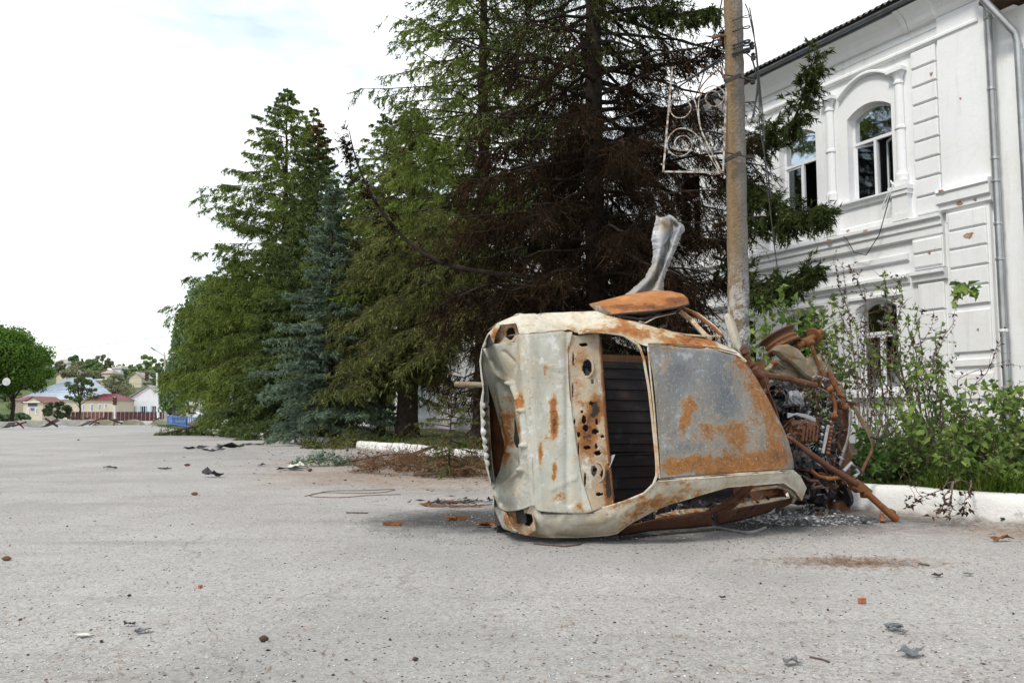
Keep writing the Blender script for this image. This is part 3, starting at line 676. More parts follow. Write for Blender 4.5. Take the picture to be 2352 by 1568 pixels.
# row of spruces, from the far one to the near one
def cf(nm, *a, **k):
    r, n = conifer(*a, **k); tri_log[nm] = n; return r
cf('t6', at(645, 37), 15.8, 7.2, 11, 'tallest green spruce at the left end of the row, drooping boughs to the road', F_GREEN, zc=1.6, nb=250, twn=44, ndl=17, nl=.20, nw=.034, twl=1.25, droop=.5, hang=1.15, tr=.24, prof=.85, cap=3.9, group='spruces along the kerb')
cf('t6b', at(708, 39), 15.7, 3.2, 12, 'slim second spruce peak standing just right of the tallest green spruce', F_GREEN, zc=5, nb=100, twn=24, ndl=14, nl=.21, nw=.042, twl=1.0, droop=.4, hang=.95, tr=.2, prof=1.0, group='spruces along the kerb')
cf('t5', at(720, 32), 12.4, 3.2, 13, 'dense dark spruce with a brown cone-laden tip right of the tall green spruces', F_DARK, zc=.7, nb=190, twn=32, ndl=16, nl=.15, nw=.045, twl=.8, droop=.25, hang=.25, tr=.2, prof=.85, up=.3, group='spruces along the kerb', fol2=leafy('brown cones and tips', [(.2, (.085, .06, .03)), (.8, (.16, .10, .05))]), f2=lambda p: p[2] > 11.1 and (p[0] * 31 + p[2] * 17) % 1 < .55)
cf('t5b', at(662, 33), 8.6, 2.4, 14, 'low dark spruce filling the gap in front of the tall green spruces', F_DARK, zc=.5, nb=150, twn=28, ndl=15, nl=.15, nw=.045, twl=.75, droop=.3, hang=.4, tr=.16, prof=.8, group='spruces along the kerb')
cf('t4', at(757, 25.5), 8.1, 2.2, 15, 'blue-grey spruce in the middle of the row', F_BLUE, zc=.35, nb=180, twn=30, ndl=17, nl=.115, nw=.036, twl=.62, droop=.2, hang=.15, tr=.15, prof=.85, up=.25, group='spruces along the kerb')
cf('t3', at(938, 25), 10.3, 3.7, 16, 'yellowing spruce with drooping brown-tipped boughs beside the wreck', F_OLIVE, zc=2.3, nb=200, twn=38, ndl=15, nl=.15, nw=.032, twl=1.05, droop=.55, hang=1.0, tr=.36, prof=.72, group='spruces along the kerb', fill=1.1, squash=lambda d, z: (.38 if z < 3.9 and d[0] > -.25 else .8 if z < 3.2 else 1.) * (.72 if d[0] < -.2 and z > 2.6 else 1.))
cf('t3b', at(876, 27), 10.9, 2.7, 18, 'slim pale green spruce top rising behind the yellowing spruce', F_GREEN, zc=4.5, nb=110, twn=22, ndl=14, nl=.15, nw=.032, twl=.8, droop=.4, hang=.9, tr=.16, prof=.8, group='spruces along the kerb')
cf('t5c', at(805, 34), 11.0, 2.9, 19, 'dark spruce with a ragged top filling the gap behind the blue-grey spruce', F_DARK, zc=2.5, nb=130, twn=28, ndl=16, nl=.15, nw=.04, twl=.85, droop=.35, hang=.6, tr=.18, prof=.8, group='spruces along the kerb')
cf('t2', at(1108, 21), 17.5, 3.3, 17, 'thin spruce with sparse green upper branches behind the burnt spruce', F_OLIVE, zc=3.3, nb=300, twn=30, ndl=13, nl=.13, nw=.028, twl=1.05, droop=.55, hang=1.15, tr=.24, prof=.42, group='spruces along the kerb', fol2=F_GREEN, f2=lambda p: p[2] > 5.5)

# the big burnt spruce: bare scorched limbs, brown dead twigs, green only at a few ends
def burnt(base, H, seed):
    g = np.random.default_rng(seed); base = np.array(base)
    root = empty('burnt_spruce', tuple(base), 0, 'big scorched spruce with blackened bare branches directly behind the overturned car', 'tree', 'spruces along the kerb')
    tk = MB(); zs = np.linspace(-.2, H, 14); tp = [(.02 * math.sin(z * .9) - .008 * z, .02 * math.cos(z), z) for z in zs]
    tk.tube(tp, [(.30 if i == 0 else .245) * max(.05, 1 - z / H) ** .6 for i, z in enumerate(zs)], 14)
    tk.tube([(0, 0, 7.9), (-.16, -.12, 8.12), (-.34, -.22, 8.36)], [.1, .085, .05], 7); tk.tube([(-.3, -.2, 8.3), (-.32, -.22, 8.55)], [.05, .02], 5)
    tk.build('trunk', BARK_B, root, True)
    lb = MB(); c1 = Crown(seed + 1); c2 = Crown(seed + 2); nb = 260
    for i in range(nb):
        f = (i + g.random()) / nb; z = 1.2 + (H - 1.6) * f; az = i * 2.39996 + g.normal() * .25; dh = np.array([math.cos(az), math.sin(az), 0])
        L_ = (3.3 if z < 7 else 3.3 - .2 * (z - 7)) * (.6 + .5 * g.random())
        if dh[0] > .2: L_ *= .92
        el = .12 * g.normal() - .05; ts = np.linspace(0, 1, 8); o = np.array([0, 0, z]); wob = g.normal(size=(8, 3)) * .05 * ts[:, None]
        pl = o + dh * (L_ * ts)[:, None] + wob; pl[:, 2] += L_ * (el * ts - .36 * ts ** 2 + .22 * ts ** 3.2)
        lb.tube(pl, [.045 * (1 - .8 * t) * (1.25 if g.random() < .12 else .8) + .004 for t in ts], 5, cap=False)
        m = int((52 if z < 7.4 else 22) * L_ / 2.5); t = .12 + .88 * g.random(m); q = np.stack([np.interp(t, ts, pl[:, k]) for k in range(3)], 1); lat = np.cross(dh, [0, 0, 1.])
        d = dh[None] * (.35 + .3 * g.random((m, 1))) + lat[None] * (np.where(g.random(m) < .5, -1, 1) * (.2 + .6 * g.random(m)))[:, None]
        d[:, 2] -= .3 + 1.1 * g.random(m); d = unit(d) * (.35 + .65 * g.random((m, 1)))
        c1.sticks(q, d, .02)
        alive = (z > 8.3 and g.random() < .30) or (dh[0] < .1 and g.random() < .16)
        k2 = np.repeat(np.arange(m), 17); tt = .1 + .9 * g.random(len(k2)); q2 = q[k2] + d[k2] * tt[:, None]
        d2 = unit(unit(d[k2]) * .6 + g.normal(size=(len(k2), 3)) * .7 + np.array([0, 0, -.35])) * (.08 + .24 * g.random((len(k2), 1)) ** 1.5)
        c1.sticks(q2, d2, .0155)
        if alive: c2.needles(q, d, 16, .11, .022)
        else: c1.needles(q, d, 4, .10, .02)
    lb.build('limb', BARK_B, root); c1.build('crown', F_BURN, root)
    if c2.V: c2.build('crown', F_DARK, root)
    # boughs seen singly: (pixel path, depth start, depth end, green?)
    def bough(path, Y0, Y1, fol, r=.045, m=60, tl=.5, hang=.8, nd=14, nl=.10, nw=.028, tmin=.15):
        n = len(path); pl = np.array([P(x, y, Y0 + (Y1 - Y0) * i / (n - 1)) for i, (x, y) in enumerate(path)]) - base
        t_ = np.linspace(0, 1, n); tt = np.linspace(0, 1, 14); pl = np.stack([np.interp(tt, t_, pl[:, k]) for k in range(3)], 1); pl[1:-1] = (pl[:-2] + 2 * pl[1:-1] + pl[2:]) / 4
        b = MB(); b.tube(pl, [r * (1 - .85 * t) for t in tt], 6); b.build('limb', BARK_B, root)
        c = Crown(int(path[0][0] + path[-1][1])); gg = c.g; t = tmin + (1 - tmin) * gg.random(m); q = np.stack([np.interp(t, tt, pl[:, k]) for k in range(3)], 1)
        ax = unit((pl[-1] - pl[0])[None])[0]; d = ax[None] * (.4 + .4 * gg.random((m, 1))) + gg.normal(size=(m, 3)) * .45; d[:, 2] -= hang * (.3 + .7 * gg.random(m)); d = unit(d) * (tl * (.4 + .7 * gg.random((m, 1))) * (1.15 - .7 * t[:, None]))
        c.sticks(q, d, .014)
        c.needles(q, d, nd, nl, nw)
        k2 = np.repeat(np.arange(m), 4); u = .2 + .75 * gg.random(len(k2)); q2 = q[k2] + d[k2] * u[:, None]; d2 = unit(unit(d[k2]) + gg.normal(size=(len(k2), 3)) * .5 + np.array([0, 0, -.25 * hang])) * (tl * .4 * (.4 + .6 * gg.random((len(k2), 1))))
        c.needles(q2, d2, nd // 2 + 2, nl, nw); c.sticks(q2, d2, .01); c.build('crown', fol, root)
    FG = F_DARKG
    bough([(1660, 430), (1720, 325), (1780, 310), (1826, 280), (1850, 200), (1872, 118)], 15.5, 13.2, FG, .05, 120, .5, .75)
    bough([(1640, 520), (1720, 500), (1800, 500), (1850, 485), (1888, 478)], 15.3, 12.8, FG, .045, 120, .62, 1.0)
    bough([(1640, 380), (1720, 420), (1760, 440), (1800, 470)], 15.3, 13.8, FG, .04, 90, .6, 1.1)
    bough([(1630, 660), (1720, 655), (1790, 650), (1830, 640), (1868, 615)], 15.2, 12.6, FG, .045, 120, .5, .75)
    bough([(1640, 590), (1700, 610), (1760, 680)], 15.4, 13.4, FG, .04, 80, .55, 1.0)
    bough([(1400, 30), (1480, 15), (1560, 35), (1640, 15)], 16, 13.6, FG, .045, 90, .6, 1.0)
    bough([(1380, 160), (1500, 150), (1600, 140), (1665, 60)], 16, 14.2, F_BURN, .05, 80, .6, .8, 4)
    bough([(1250, 640), (1050, 620), (960, 580), (890, 510), (840, 430), (812, 350), (802, 300)], 16, 15.2, F_BURN, .05, 60, .5, .6, 4)
    bough([(1352, 650), (1250, 660), (1120, 650), (1010, 700)], 16, 14.4, F_BURN, .05, 80, .6, .9, 4)
    bough([(1400, 660), (1480, 660), (1570, 670), (1650, 640)], 16, 14.4, F_BURN, .05, 90, .55, 1.0, 4)
    bough([(1400, 580), (1500, 540), (1600, 545), (1668, 555)], 16, 14.0, F_BURN, .05, 90, .55, 1.0, 4)
    bough([(1390, 690), (1460, 700), (1530, 690), (1600, 700)], 16, 14.5, F_BURN, .035, 70, .45, 1.0, 4)
    return c1.ntri()
F_DARKG = leafy('live spruce ends', [(.1, (0.024, 0.033, 0.015)), (.5, (0.052, 0.071, 0.024)), (.85, (0.096, 0.116, 0.039)), (1., (0.155, 0.172, 0.054))], .25, 3.)
tri_log['burnt'] = burnt(at(1376, 16), 15.5, 40)

# ---------------------------------------------------------------- broadleaf trees
def leaf_blob(c, cen, rad, n, size, g, shell=.55, squash=.8, hang=0.):
    u = unit(g.normal(size=(n, 3))); r = (shell + (1 - shell) * g.random((n, 1))); p = np.array(cen) + u * r * rad * np.array([1, 1, squash])
    nrm = unit(u + g.normal(size=(n, 3)) * .7); a = unit(np.cross(nrm, g.normal(size=(n, 3)))) * size * (.6 + .7 * g.random((n, 1))); b = unit(np.cross(nrm, a)) * size * .42
    if hang: a[:, 2] -= hang * size
    V = np.stack([p - a * .5, p + b, p + a * .5, p - b], 1).reshape(-1, 3); return V
def broadleaf(base, H, W, seed, label, mat, n_blob=26, leaves=260, size=.3, trunk_h=.3, tr=.18, bark=BARK, name='broadleaf_tree', group=None, squash=.8, hang=0., flat=1., made=None):
    g = np.random.default_rng(seed); root = empty(name, tuple(base), 0, label, 'tree', group)
    tk = MB(); th = H * trunk_h; tk.tube([(0, 0, -.3), (.03 * W, 0, th * .6), (0, .02 * W, th), (.02 * W, 0, H * .75)], [tr * 1.2, tr, tr * .85, tr * .2], 8)
    VV = []
    for i in range(n_blob):
        a = i * 2.4 + g.random(); f = g.random(); z = th + (H - th) * (.12 + .8 * f); rr = W * .5 * math.sqrt(max(.05, 1 - (2 * f - .85) ** 2)) * (.35 + .65 * g.random() ** .5)
        cen = np.array([math.cos(a) * rr, math.sin(a) * rr * flat, z]); rad = W * (.06 + .11 * g.random()) * (1.15 - .4 * f)
        VV.append(leaf_blob(None, cen, rad, int(leaves * (.6 + .8 * g.random())), size, g, .45, squash, hang))
        st = np.array([0, 0, th * (.7 + .5 * g.random())]); mid = (st + cen) / 2 + np.array([0, 0, .05 * H * g.random()]); tk.tube([st, mid, cen], [tr * .4, tr * .25, tr * .08], 5, cap=False)
    tk.build('trunk', bark, root, True); V = np.concatenate(VV); T = np.arange(len(V)).reshape(-1, 4)
    link('crown', raw_mesh('crown', V, T), root, mat); return root
def place(px, y, Y, dz=0.): p = P(px, y, Y); return (p[0], Y, zg(min(Y, 240)) + dz)
broadleaf(place(-70, 950, 82), 10.3, 13.0, 61, 'large rounded green tree at the left edge behind the concrete slabs', F_LIME, 150, 420, .24, .30, .3)
broadleaf(place(26, 950, 90), 8.0, 6.6, 62, 'smaller leafy tree touching the large tree at the left edge', F_LIME, 60, 330, .24, .42, .2)
def weeping(base, H, W, seed, label, mat, strands=420, per=34, leaf=.16, tr=.16, zc=.35, group=None):
    g = np.random.default_rng(seed); root = empty('weeping_birch', tuple(base), 0, label, 'tree', group); tk = MB()
    tk.tube([(0, 0, -.3), (.05, 0, H * .4), (-.05, .05, H * .75), (0, 0, H * .95)], [tr * 1.2, tr, tr * .6, tr * .15], 8); VV = []
    for i in range(strands):
        f = g.random() ** .8; a = g.random() * 6.28; rr = W * .5 * math.sqrt(max(.02, 1 - f ** 2.2)) * g.random() ** .4; z = H * (zc + (1 - zc) * f) ; top = np.array([math.cos(a) * rr, math.sin(a) * rr, z]); ln = min(z - 1.3, (.8 + 1.6 * g.random()) * H * .13)
        t = g.random(per); p = top + np.stack([np.sin(t * 2 + i) * .12, np.cos(t * 1.7 + i) * .12, -t * ln], 1) + g.normal(size=(per, 3)) * .1
        nrm = unit(g.normal(size=(per, 3))); x = unit(np.cross(nrm, g.normal(size=(per, 3)))) * leaf; x[:, 2] -= leaf * .5; b = unit(np.cross(nrm, x)) * leaf * .4; VV.append(np.stack([p - x * .5, p + b, p + x * .5, p - b], 1).reshape(-1, 3))
        if i % 9 == 0: tk.tube([(0, 0, z * .85), tuple(top * np.array([.6, .6, 1]) + np.array([0, 0, .2])), tuple(top)], [tr * .3, tr * .16, tr * .06], 4, cap=False)
    tk.build('trunk', BARK_G, root, True); V = np.concatenate(VV); link('crown', raw_mesh('crown', V, np.arange(len(V)).reshape(-1, 4)), root, mat)
weeping(at(482, 52), 9.6, 5.2, 71, 'weeping birch with a pale green rounded top left of the tall spruces', F_BIRCH, 620, 44, .20, .2)
cf('t7', at(545, 42), 8.8, 3.2, 72, 'low spruce with long hanging green boughs left of the tallest green spruce', F_GREEN, zc=3.3, nb=150, twn=30, ndl=15, nl=.20, nw=.042, twl=1.2, droop=.45, hang=1.2, tr=.2, prof=.5, group='spruces along the kerb')
weeping(at(400, 84), 7.0, 2.6, 73, 'small weeping birch beside the wooden lamp pole by the junction', F_BIRCH, 300, 34, .22, .14)
# ================================================================== OVERTURNED BURNT CAR
TH, PH = R(26.5), R(9.5)
_f = np.array([math.cos(TH), math.sin(TH), 0]); _h = np.array([math.sin(TH), -math.cos(TH), 0]); _Z = np.array([0, 0, 1.])
_u = math.cos(PH) * _h + math.sin(PH) * _Z; _l = math.cos(PH) * _Z - math.sin(PH) * _h
CO = np.array([-.344, 7.08, .72]); RM = np.stack([_f, _l, _u], 1)
car = empty('burnt_car'); car.matrix_world = Matrix([[*RM[i], CO[i]] for i in range(3)] + [[0, 0, 0, 1]])
tag(car, 'burnt-out rusted small saloon car lying on its side in front of the concrete pole', 'car')
def toL(p): return (np.asarray(p, float) - CO) @ RM
def toW(p): return CO + np.asarray(p, float) @ RM.T
def fin(p):
    s = np.shape(p); w_ = toW(np.reshape(p, (-1, 3))); w_[:, 2] = np.maximum(w_[:, 2], .006 + .004 * np.sin(w_[:, 0] * 40)); return toL(w_).reshape(s)
PROF = np.array([(.6, -.1), (.10, .08), (.0, .22), (-.02, .36), (.0, .52), (.025, .75), (.045, .93), (.085, 1.0), (.4, 1.06), (.80, 1.42), (1.0, 1.455), (1.4, 1.475), (1.8, 1.455), (2.1, 1.41), (2.75, 1.0), (3.6, .76), (3.75, .3)])
_seg = PROF[1:] - PROF[:-1]; _n = np.stack([-_seg[:, 1], _seg[:, 0]], 1); _n /= np.linalg.norm(_n, axis=1)[:, None]
_vn = np.vstack([_n[:1], (_n[1:] + _n[:-1]), _n[-1:]]); _vn /= np.linalg.norm(_vn, axis=1)[:, None]
OL = toL(CAM)
def hit(px, py, off=0.):
    d = ray(px, py) @ RM; pr = PROF - _vn * off; best = None
    for a, b in zip(pr[:-1], pr[1:]):
        e = b - a; den = d[0] * e[1] - d[2] * e[0]
        if abs(den) < 1e-9: continue
        t = ((a[0] - OL[0]) * e[1] - (a[1] - OL[2]) * e[0]) / den; s = ((a[0] - OL[0]) * d[2] - (a[1] - OL[2]) * d[0]) / den
        if t > 0 and -1e-6 <= s <= 1 + 1e-6 and (best is None or t < best): best = t
    if best is None: best = (.9 - OL[2]) / d[2]
    return OL + d * best
def pz(px, py, z): d = ray(px, py) @ RM; return OL + d * ((z - OL[2]) / d[2])
c1 = lambda x, y: (x * .4212 + 1033.6, y * .4212 + 631.6)
c2 = lambda x, y: (x * .5127 + 1492.9, y * .5127 + 459.4)
cb = lambda x, y: (x * .2307 + 1320.7, y * .2307 + 470.8)
ce = lambda x, y: (x * .348 + 1693.9, y * .348 + 689.)
def resample(row, n):
    r_ = np.array(row, float); s = np.concatenate([[0], np.cumsum(np.linalg.norm(np.diff(r_[:, :2], axis=0), axis=1))]); t = np.linspace(0, s[-1], n)
    return np.stack([np.interp(t, s, r_[:, k]) for k in range(r_.shape[1])], 1)
def cat(rows, m, smooth=True):
    """rows (k,n,d) -> (m,n,d), Catmull-Rom or linear"""
    k = len(rows); out_ = []
    for u in np.linspace(0, k - 1, m):
        i = min(int(u), k - 2); f = u - i; p1, p2 = rows[i], rows[i + 1]
        if not smooth or k < 3: out_.append(p1 + (p2 - p1) * f); continue
        p0 = rows[i - 1] if i > 0 else 2 * p1 - p2; p3 = rows[i + 2] if i + 2 < k else 2 * p2 - p1
        out_.append(.5 * (2 * p1 + (p2 - p0) * f + (2 * p0 - 5 * p1 + 4 * p2 - p3) * f * f + (3 * p1 - p0 - 3 * p2 + p3) * f ** 3))
    return np.array(out_)
def vnoise(p, f, seed=0):
    p = np.asarray(p) * f + seed * 7.3
    return (np.sin(p[..., 0] * 1.7 + 1.3 * np.sin(p[..., 1] * 1.1 + p[..., 2])) + np.sin(p[..., 1] * 2.3 + 1.1 * np.sin(p[..., 2] * 1.9 + p[..., 0] * .7)) + np.sin(p[..., 2] * 1.9 + 1.7 * np.sin(p[..., 0] * 1.3))) / 3
def surf(name, rows, mat, n=40, m=16, offs=None, plane=None, smooth=True, dent=.006, df=6., holes=(), rust=(), base_rust=0., thick=.006, crease=0., cf=3.2, disp=None, parent=None, extra=None, sm=True):
    """metal panel lofted through picture-measured edges laid on the body's own profile; each row may carry its own inset"""
    k = len(rows); offs = offs or [0] * k; rr = []
    for r_, o_ in zip(rows, offs):
        q = resample(r_, n); o_ = np.interp(np.linspace(0, 1, n), np.linspace(0, 1, len(o_)), o_) if hasattr(o_, '__len__') else np.full(n, o_); rr.append(np.concatenate([q[:, :2], o_[:, None]], 1))
    rr = np.array(rr)
    if name == 'torn_sheet':
        gj = np.random.default_rng(3); rr[0, :, :2] += gj.normal(size=(n, 2)) * .7; rr[-1, :, :2] += gj.normal(size=(n, 2)) * .9; rr[:, -1, 1] += gj.normal(size=len(rr)) * 4
    g_ = cat(rr, m, smooth); Q = np.array([[(pz(a, b, c) if plane else hit(a, b, c)) for a, b, c in row] for row in g_])
    nr = np.cross(np.gradient(Q, axis=0), np.gradient(Q, axis=1)); nr /= np.maximum(1e-9, np.linalg.norm(nr, axis=-1, keepdims=True))
    view = Q - OL; sg = np.sign((nr * view).sum(-1).mean()); nr = -nr * sg          # towards the viewer's side
    edge = np.ones(Q.shape[:2]); 
    if dent: 
        w1 = np.clip(np.minimum(np.arange(m), np.arange(m)[::-1]) / 2., 0, 1)[:, None] * np.clip(np.minimum(np.arange(n), np.arange(n)[::-1]) / 2., 0, 1)[None]
        Q = Q + nr * (vnoise(Q, df, len(name)) * dent * w1)[..., None]
    if crease:
        r1 = np.clip(1 - np.abs(vnoise(Q, cf, len(name) + 3)) * 7, 0, 1); r2 = np.clip(1 - np.abs(vnoise(Q, cf * 2.3, len(name) + 11)) * 6, 0, 1); Q = Q + nr * ((crease * r1 - crease * .6 * r2) * w1)[..., None]
    if disp is not None: Q = Q + nr * np.array([[disp(a, b) for a, b, c in row] for row in g_])[..., None]
    Q = fin(Q)
    keep = []
    for i in range(m - 1):
        for j in range(n - 1):
            c_ = g_[i:i + 2, j:j + 2, :2].reshape(-1, 2).mean(0)
            if not any(((c_[0] - h[0]) / h[2]) ** 2 + ((c_[1] - h[1]) / h[3]) ** 2 < 1 for h in holes): keep.append((i * n + j, (i + 1) * n + j, (i + 1) * n + j + 1, i * n + j + 1))
    if sg < 0: keep = [f[::-1] for f in keep]
    mb = MB(); mb.add(Q.reshape(-1, 3), keep)
    px = g_[..., :2].reshape(-1, 2)
    if extra is not None: extra(mb, Q, px)
    me = mb.mesh(name, sm); at_ = me.attributes.new('rust', 'FLOAT', 'POINT')
    val = np.full(len(me.vertices), base_rust, np.float32)
    for a, b, rx, ry, v in rust:
        g2 = v * np.exp(-(((px[:, 0] - a) / rx) ** 2 + ((px[:, 1] - b) / ry) ** 2)); val[:len(px)] += g2
    at_.data.foreach_set('value', val)
    o = link(name, me, parent or car, mat)
    if thick:
        md = o.modifiers.new('sheet', 'SOLIDIFY'); md.thickness = thick; md.offset = -1
    return o
def wreck(name, ramp_base, cream=(.44, .35, .22), orange=(.31, .115, .03), dark=(.09, .038, .02), amt=.0, rough=.62, metal=.0, speck=.0, streak=None, sc=5.5):
    m = Mat(name, rough, metal, .35)
    b = m.ramp(m.noise(2.6, 7, .62), (.28, ramp_base[0]), (.5, ramp_base[1]), (.74, ramp_base[2]))
    b = m.mix(m.math('MULTIPLY', m.ramp(m.noise(11, 6, .7, loc=(3, 3, 1), sc3=(1, .35, 1)), (.5, 0.), (.72, 1.)), .55), b, tuple(x * .62 for x in ramp_base[1]))
    b = m.mix(m.math('MULTIPLY', m.ramp(m.noise(7, 8, .72, loc=(1, 5, 2)), (.56, 0.), (.62, 1.)), .55), b, tuple(min(.62, x * 1.5 + .03) for x in ramp_base[2]))
    nz = m.math('MULTIPLY', m.math('SUBTRACT', m.noise(sc, 12, .74, dist=.3), .5), 2.1)
    nf = m.math('MULTIPLY', m.math('SUBTRACT', m.noise(sc * 5, 9, .82), .5), 1.15)
    v = m.math('ADD', m.math('ADD', m.math('ADD', m.attr('rust'), nf), nz), amt)
    blot = m.lin(m.noise(1.7, 9, .7, loc=(4, 2, 8), sc3=(1, .45, 1)), .46, .66)
    b = m.mix(m.math('MULTIPLY', blot, .55), b, tuple(x * y for x, y in zip(cream, (.78, .70, .55))))
    c = m.mix(m.math('MULTIPLY', m.lin(v, .16, .52), .85), b, cream)
    on = m.ramp(m.noise(22, 6, .7), (.3, tuple(x * .55 for x in orange)), (.55, orange), (.75, tuple(min(1, x * 1.35) for x in orange)))
    c = m.mix(m.math('MULTIPLY', m.lin(v, .36, .5), .8), c, tuple(x * .6 + y * .35 for x, y in zip(cream, orange)))
    c = m.mix(m.lin(v, .46, .70), c, on)
    c = m.mix(m.lin(v, .85, 1.2), c, dark)
    if speck:
        s = m.math('MULTIPLY', m.ramp(m.noise(60, 4, .8), (.58, 0.), (.66, 1.)), speck); c = m.mix(s, c, (.55, .54, .5))
    d = m.math('MULTIPLY', m.ramp(m.noise(34, 5, .75, loc=(7, 1, 1)), (.60, 0.), (.68, 1.)), .7); c = m.mix(d, c, (.06, .04, .028))
    s2 = m.math('MULTIPLY', m.ramp(m.noise(46, 3, .7, sc3=(.12, 1, 1), loc=(1, 9, 3)), (.66, 0.), (.7, 1.)), .4); c = m.mix(s2, c, tuple(min(.6, x * 1.6) for x in ramp_base[2]))
    m.color(c); m.rough(m.ramp(m.lin(v, .3, .6), (0., rough), (1., .92)))
    m.bump(m.lin(v, .48, .62), .45, .004); m.bump(m.noise(70, 5, .7), .35, .005); m.bump(m.noise(9, 6, .6), .35, .018)
    return m.m
W_ZINC = wreck('scorched zinc body', [(.30, .295, .25), (.40, .395, .345), (.50, .50, .455)], amt=.12)
W_ROOF = wreck('blue grey scale roof', [(.095, .104, .118), (.138, .146, .158), (.21, .212, .212)], cream=(.25, .225, .18), orange=(.265, .115, .034), dark=(.13, .065, .03), amt=.145, speck=.5, rough=.7, sc=4.5)
W_RAIL = wreck('cream and orange body', [(.38, .35, .28), (.50, .46, .37), (.58, .54, .45)], cream=(.44, .30, .16), amt=.33, rough=.6)
W_RUST = wreck('bright rust', [(.12, .046, .018), (.18, .068, .022), (.25, .105, .038)], cream=(.17, .065, .022), orange=(.10, .038, .016), dark=(.05, .024, .016), amt=.28, rough=.75)
W_DARK = wreck('dark rust', [(.065, .030, .019), (.10, .043, .023), (.145, .062, .03)], cream=(.09, .04, .022), orange=(.15, .058, .023), dark=(.05, .024, .018), amt=.1, rough=.85)
W_BLACK = wreck('soot black steel', [(.018, .017, .02), (.03, .028, .03), (.05, .044, .045)], cream=(.05, .03, .025), orange=(.085, .03, .017), dark=(.02, .015, .014), amt=.12, rough=.7)
W_SEAT = wreck('charred seat steel', [(.010, .009, .011), (.016, .014, .017), (.026, .022, .025)], cream=(.035, .016, .014), orange=(.075, .026, .015), dark=(.02, .012, .01), amt=.14, rough=.75)
W_SHELF = wreck('perforated rusty shelf', [(.30, .25, .18), (.40, .34, .26), (.50, .46, .38)], cream=(.36, .22, .11), orange=(.27, .11, .035), dark=(.03, .022, .018), amt=.22, rough=.8)
W_ALU = wreck('melted aluminium', [(.17, .175, .195), (.27, .275, .295), (.44, .445, .455)], cream=(.42, .38, .31), orange=(.3, .24, .17), dark=(.12, .08, .06), amt=-.05, rough=.5, metal=.12)
W_KHAKI = wreck('khaki burnt steel', [(.13, .105, .07), (.19, .155, .105), (.28, .24, .18)], cream=(.22, .14, .07), orange=(.16, .075, .03), dark=(.06, .032, .022), amt=.22, rough=.75)

# ---- roof panel, with the raised pressing at its front right
roof_rows = [[(1487, 796), (1528, 796), (1600, 801), (1644, 807), (1690, 818), (1712, 831)], [(1493, 830), (1560, 832), (1650, 840), (1733, 868)],
             [(1500, 880), (1620, 885), (1757, 910)], [(1505, 936), (1640, 938), (1776, 948)], [(1510, 998), (1640, 998), (1801, 1000)], [(1515, 1060), (1650, 1056), (1818, 1052)], [(1517, 1098), (1600, 1092), (1700, 1084), (1821, 1076)]]
surf('roof_panel', roof_rows, W_ROOF, 90, 80, dent=.010, df=4.2, crease=.004, cf=2.4, disp=lambda a, b: .014 * math.sin(min(1, max(0, (b - 796) / 300)) * math.pi) - .010 * math.exp(-((a - 1700) / 34) ** 2) + .005 * math.exp(-((a - 1525) / 7) ** 2),
     rust=[(1580, 935, 20, 34, .72), (1568, 985, 15, 30, .55), (1590, 1010, 10, 14, .4), (1640, 985, 50, 26, .5), (1660, 1060, 140, 30, .62), (1540, 1075, 30, 26, .6), (1735, 900, 28, 60, .55), (1775, 985, 24, 60, .42), (1790, 1050, 30, 26, .5), (1690, 1000, 25, 34, .32), (1760, 920, 40, 100, .22), (1690, 880, 40, 30, .08), (1530, 930, 12, 120, .16), (1650, 1020, 60, 30, .10), (1590, 900, 50, 60, -.12), (1502, 860, 6, 40, .3), (1525, 840, 10, 30, .32), (1700, 830, 30, 16, .5), (1600, 850, 50, 26, -.25), (1620, 1030, 26, 16, -.1), (1570, 800, 90, 5, .35), (1730, 1085, 100, 7, .5)])
# ---- boot lid: upper face with two shallow swages, then the crumpled rear face
lid_rows = [[c1(375, 330), c1(385, 500), c1(420, 760), c1(450, 1000), c1(465, 1258)], [c1(392, 326), c1(402, 500), c1(436, 760), c1(466, 1000), c1(485, 1285)], [c1(520, 316), c1(525, 500), c1(540, 760), c1(560, 1000), c1(600, 1296)],
            [c1(630, 306), c1(625, 500), c1(640, 760), c1(665, 1000), c1(720, 1298)], [c1(668, 312), c1(645, 400), c1(650, 560), c1(664, 760), c1(690, 950), c1(720, 1120), c1(775, 1290)]]
surf('boot_lid', lid_rows, W_ZINC, 130, 70, dent=.007, df=5., crease=.004, cf=1.6, disp=lambda a, b: .006 * math.exp(-((b - 830 - (a - 1230) * .35) / 6) ** 2) * (1225 < a < 1290) + .006 * math.exp(-((b - 1125 + (a - 1263) * .45) / 6) ** 2) * (1262 < a < 1325) - .016 * math.exp(-((a - 1303) / 8) ** 2) * (760 < b < 1160),
     holes=[], rust=[(1270, 935, 9, 30, .9), (1272, 980, 8, 24, .85), (1240, 1040, 5, 30, .6), (1274, 1075, 6, 24, .7), (1270, 1098, 5, 8, .5), (1252, 850, 7, 18, .5), (1290, 1140, 24, 14, .35), (1308, 820, 6, 60, .28), (1322, 1010, 7, 90, .2), (1250, 1165, 30, 8, .3), (1300, 800, 14, 16, .3), (1330, 1160, 16, 18, .4)])
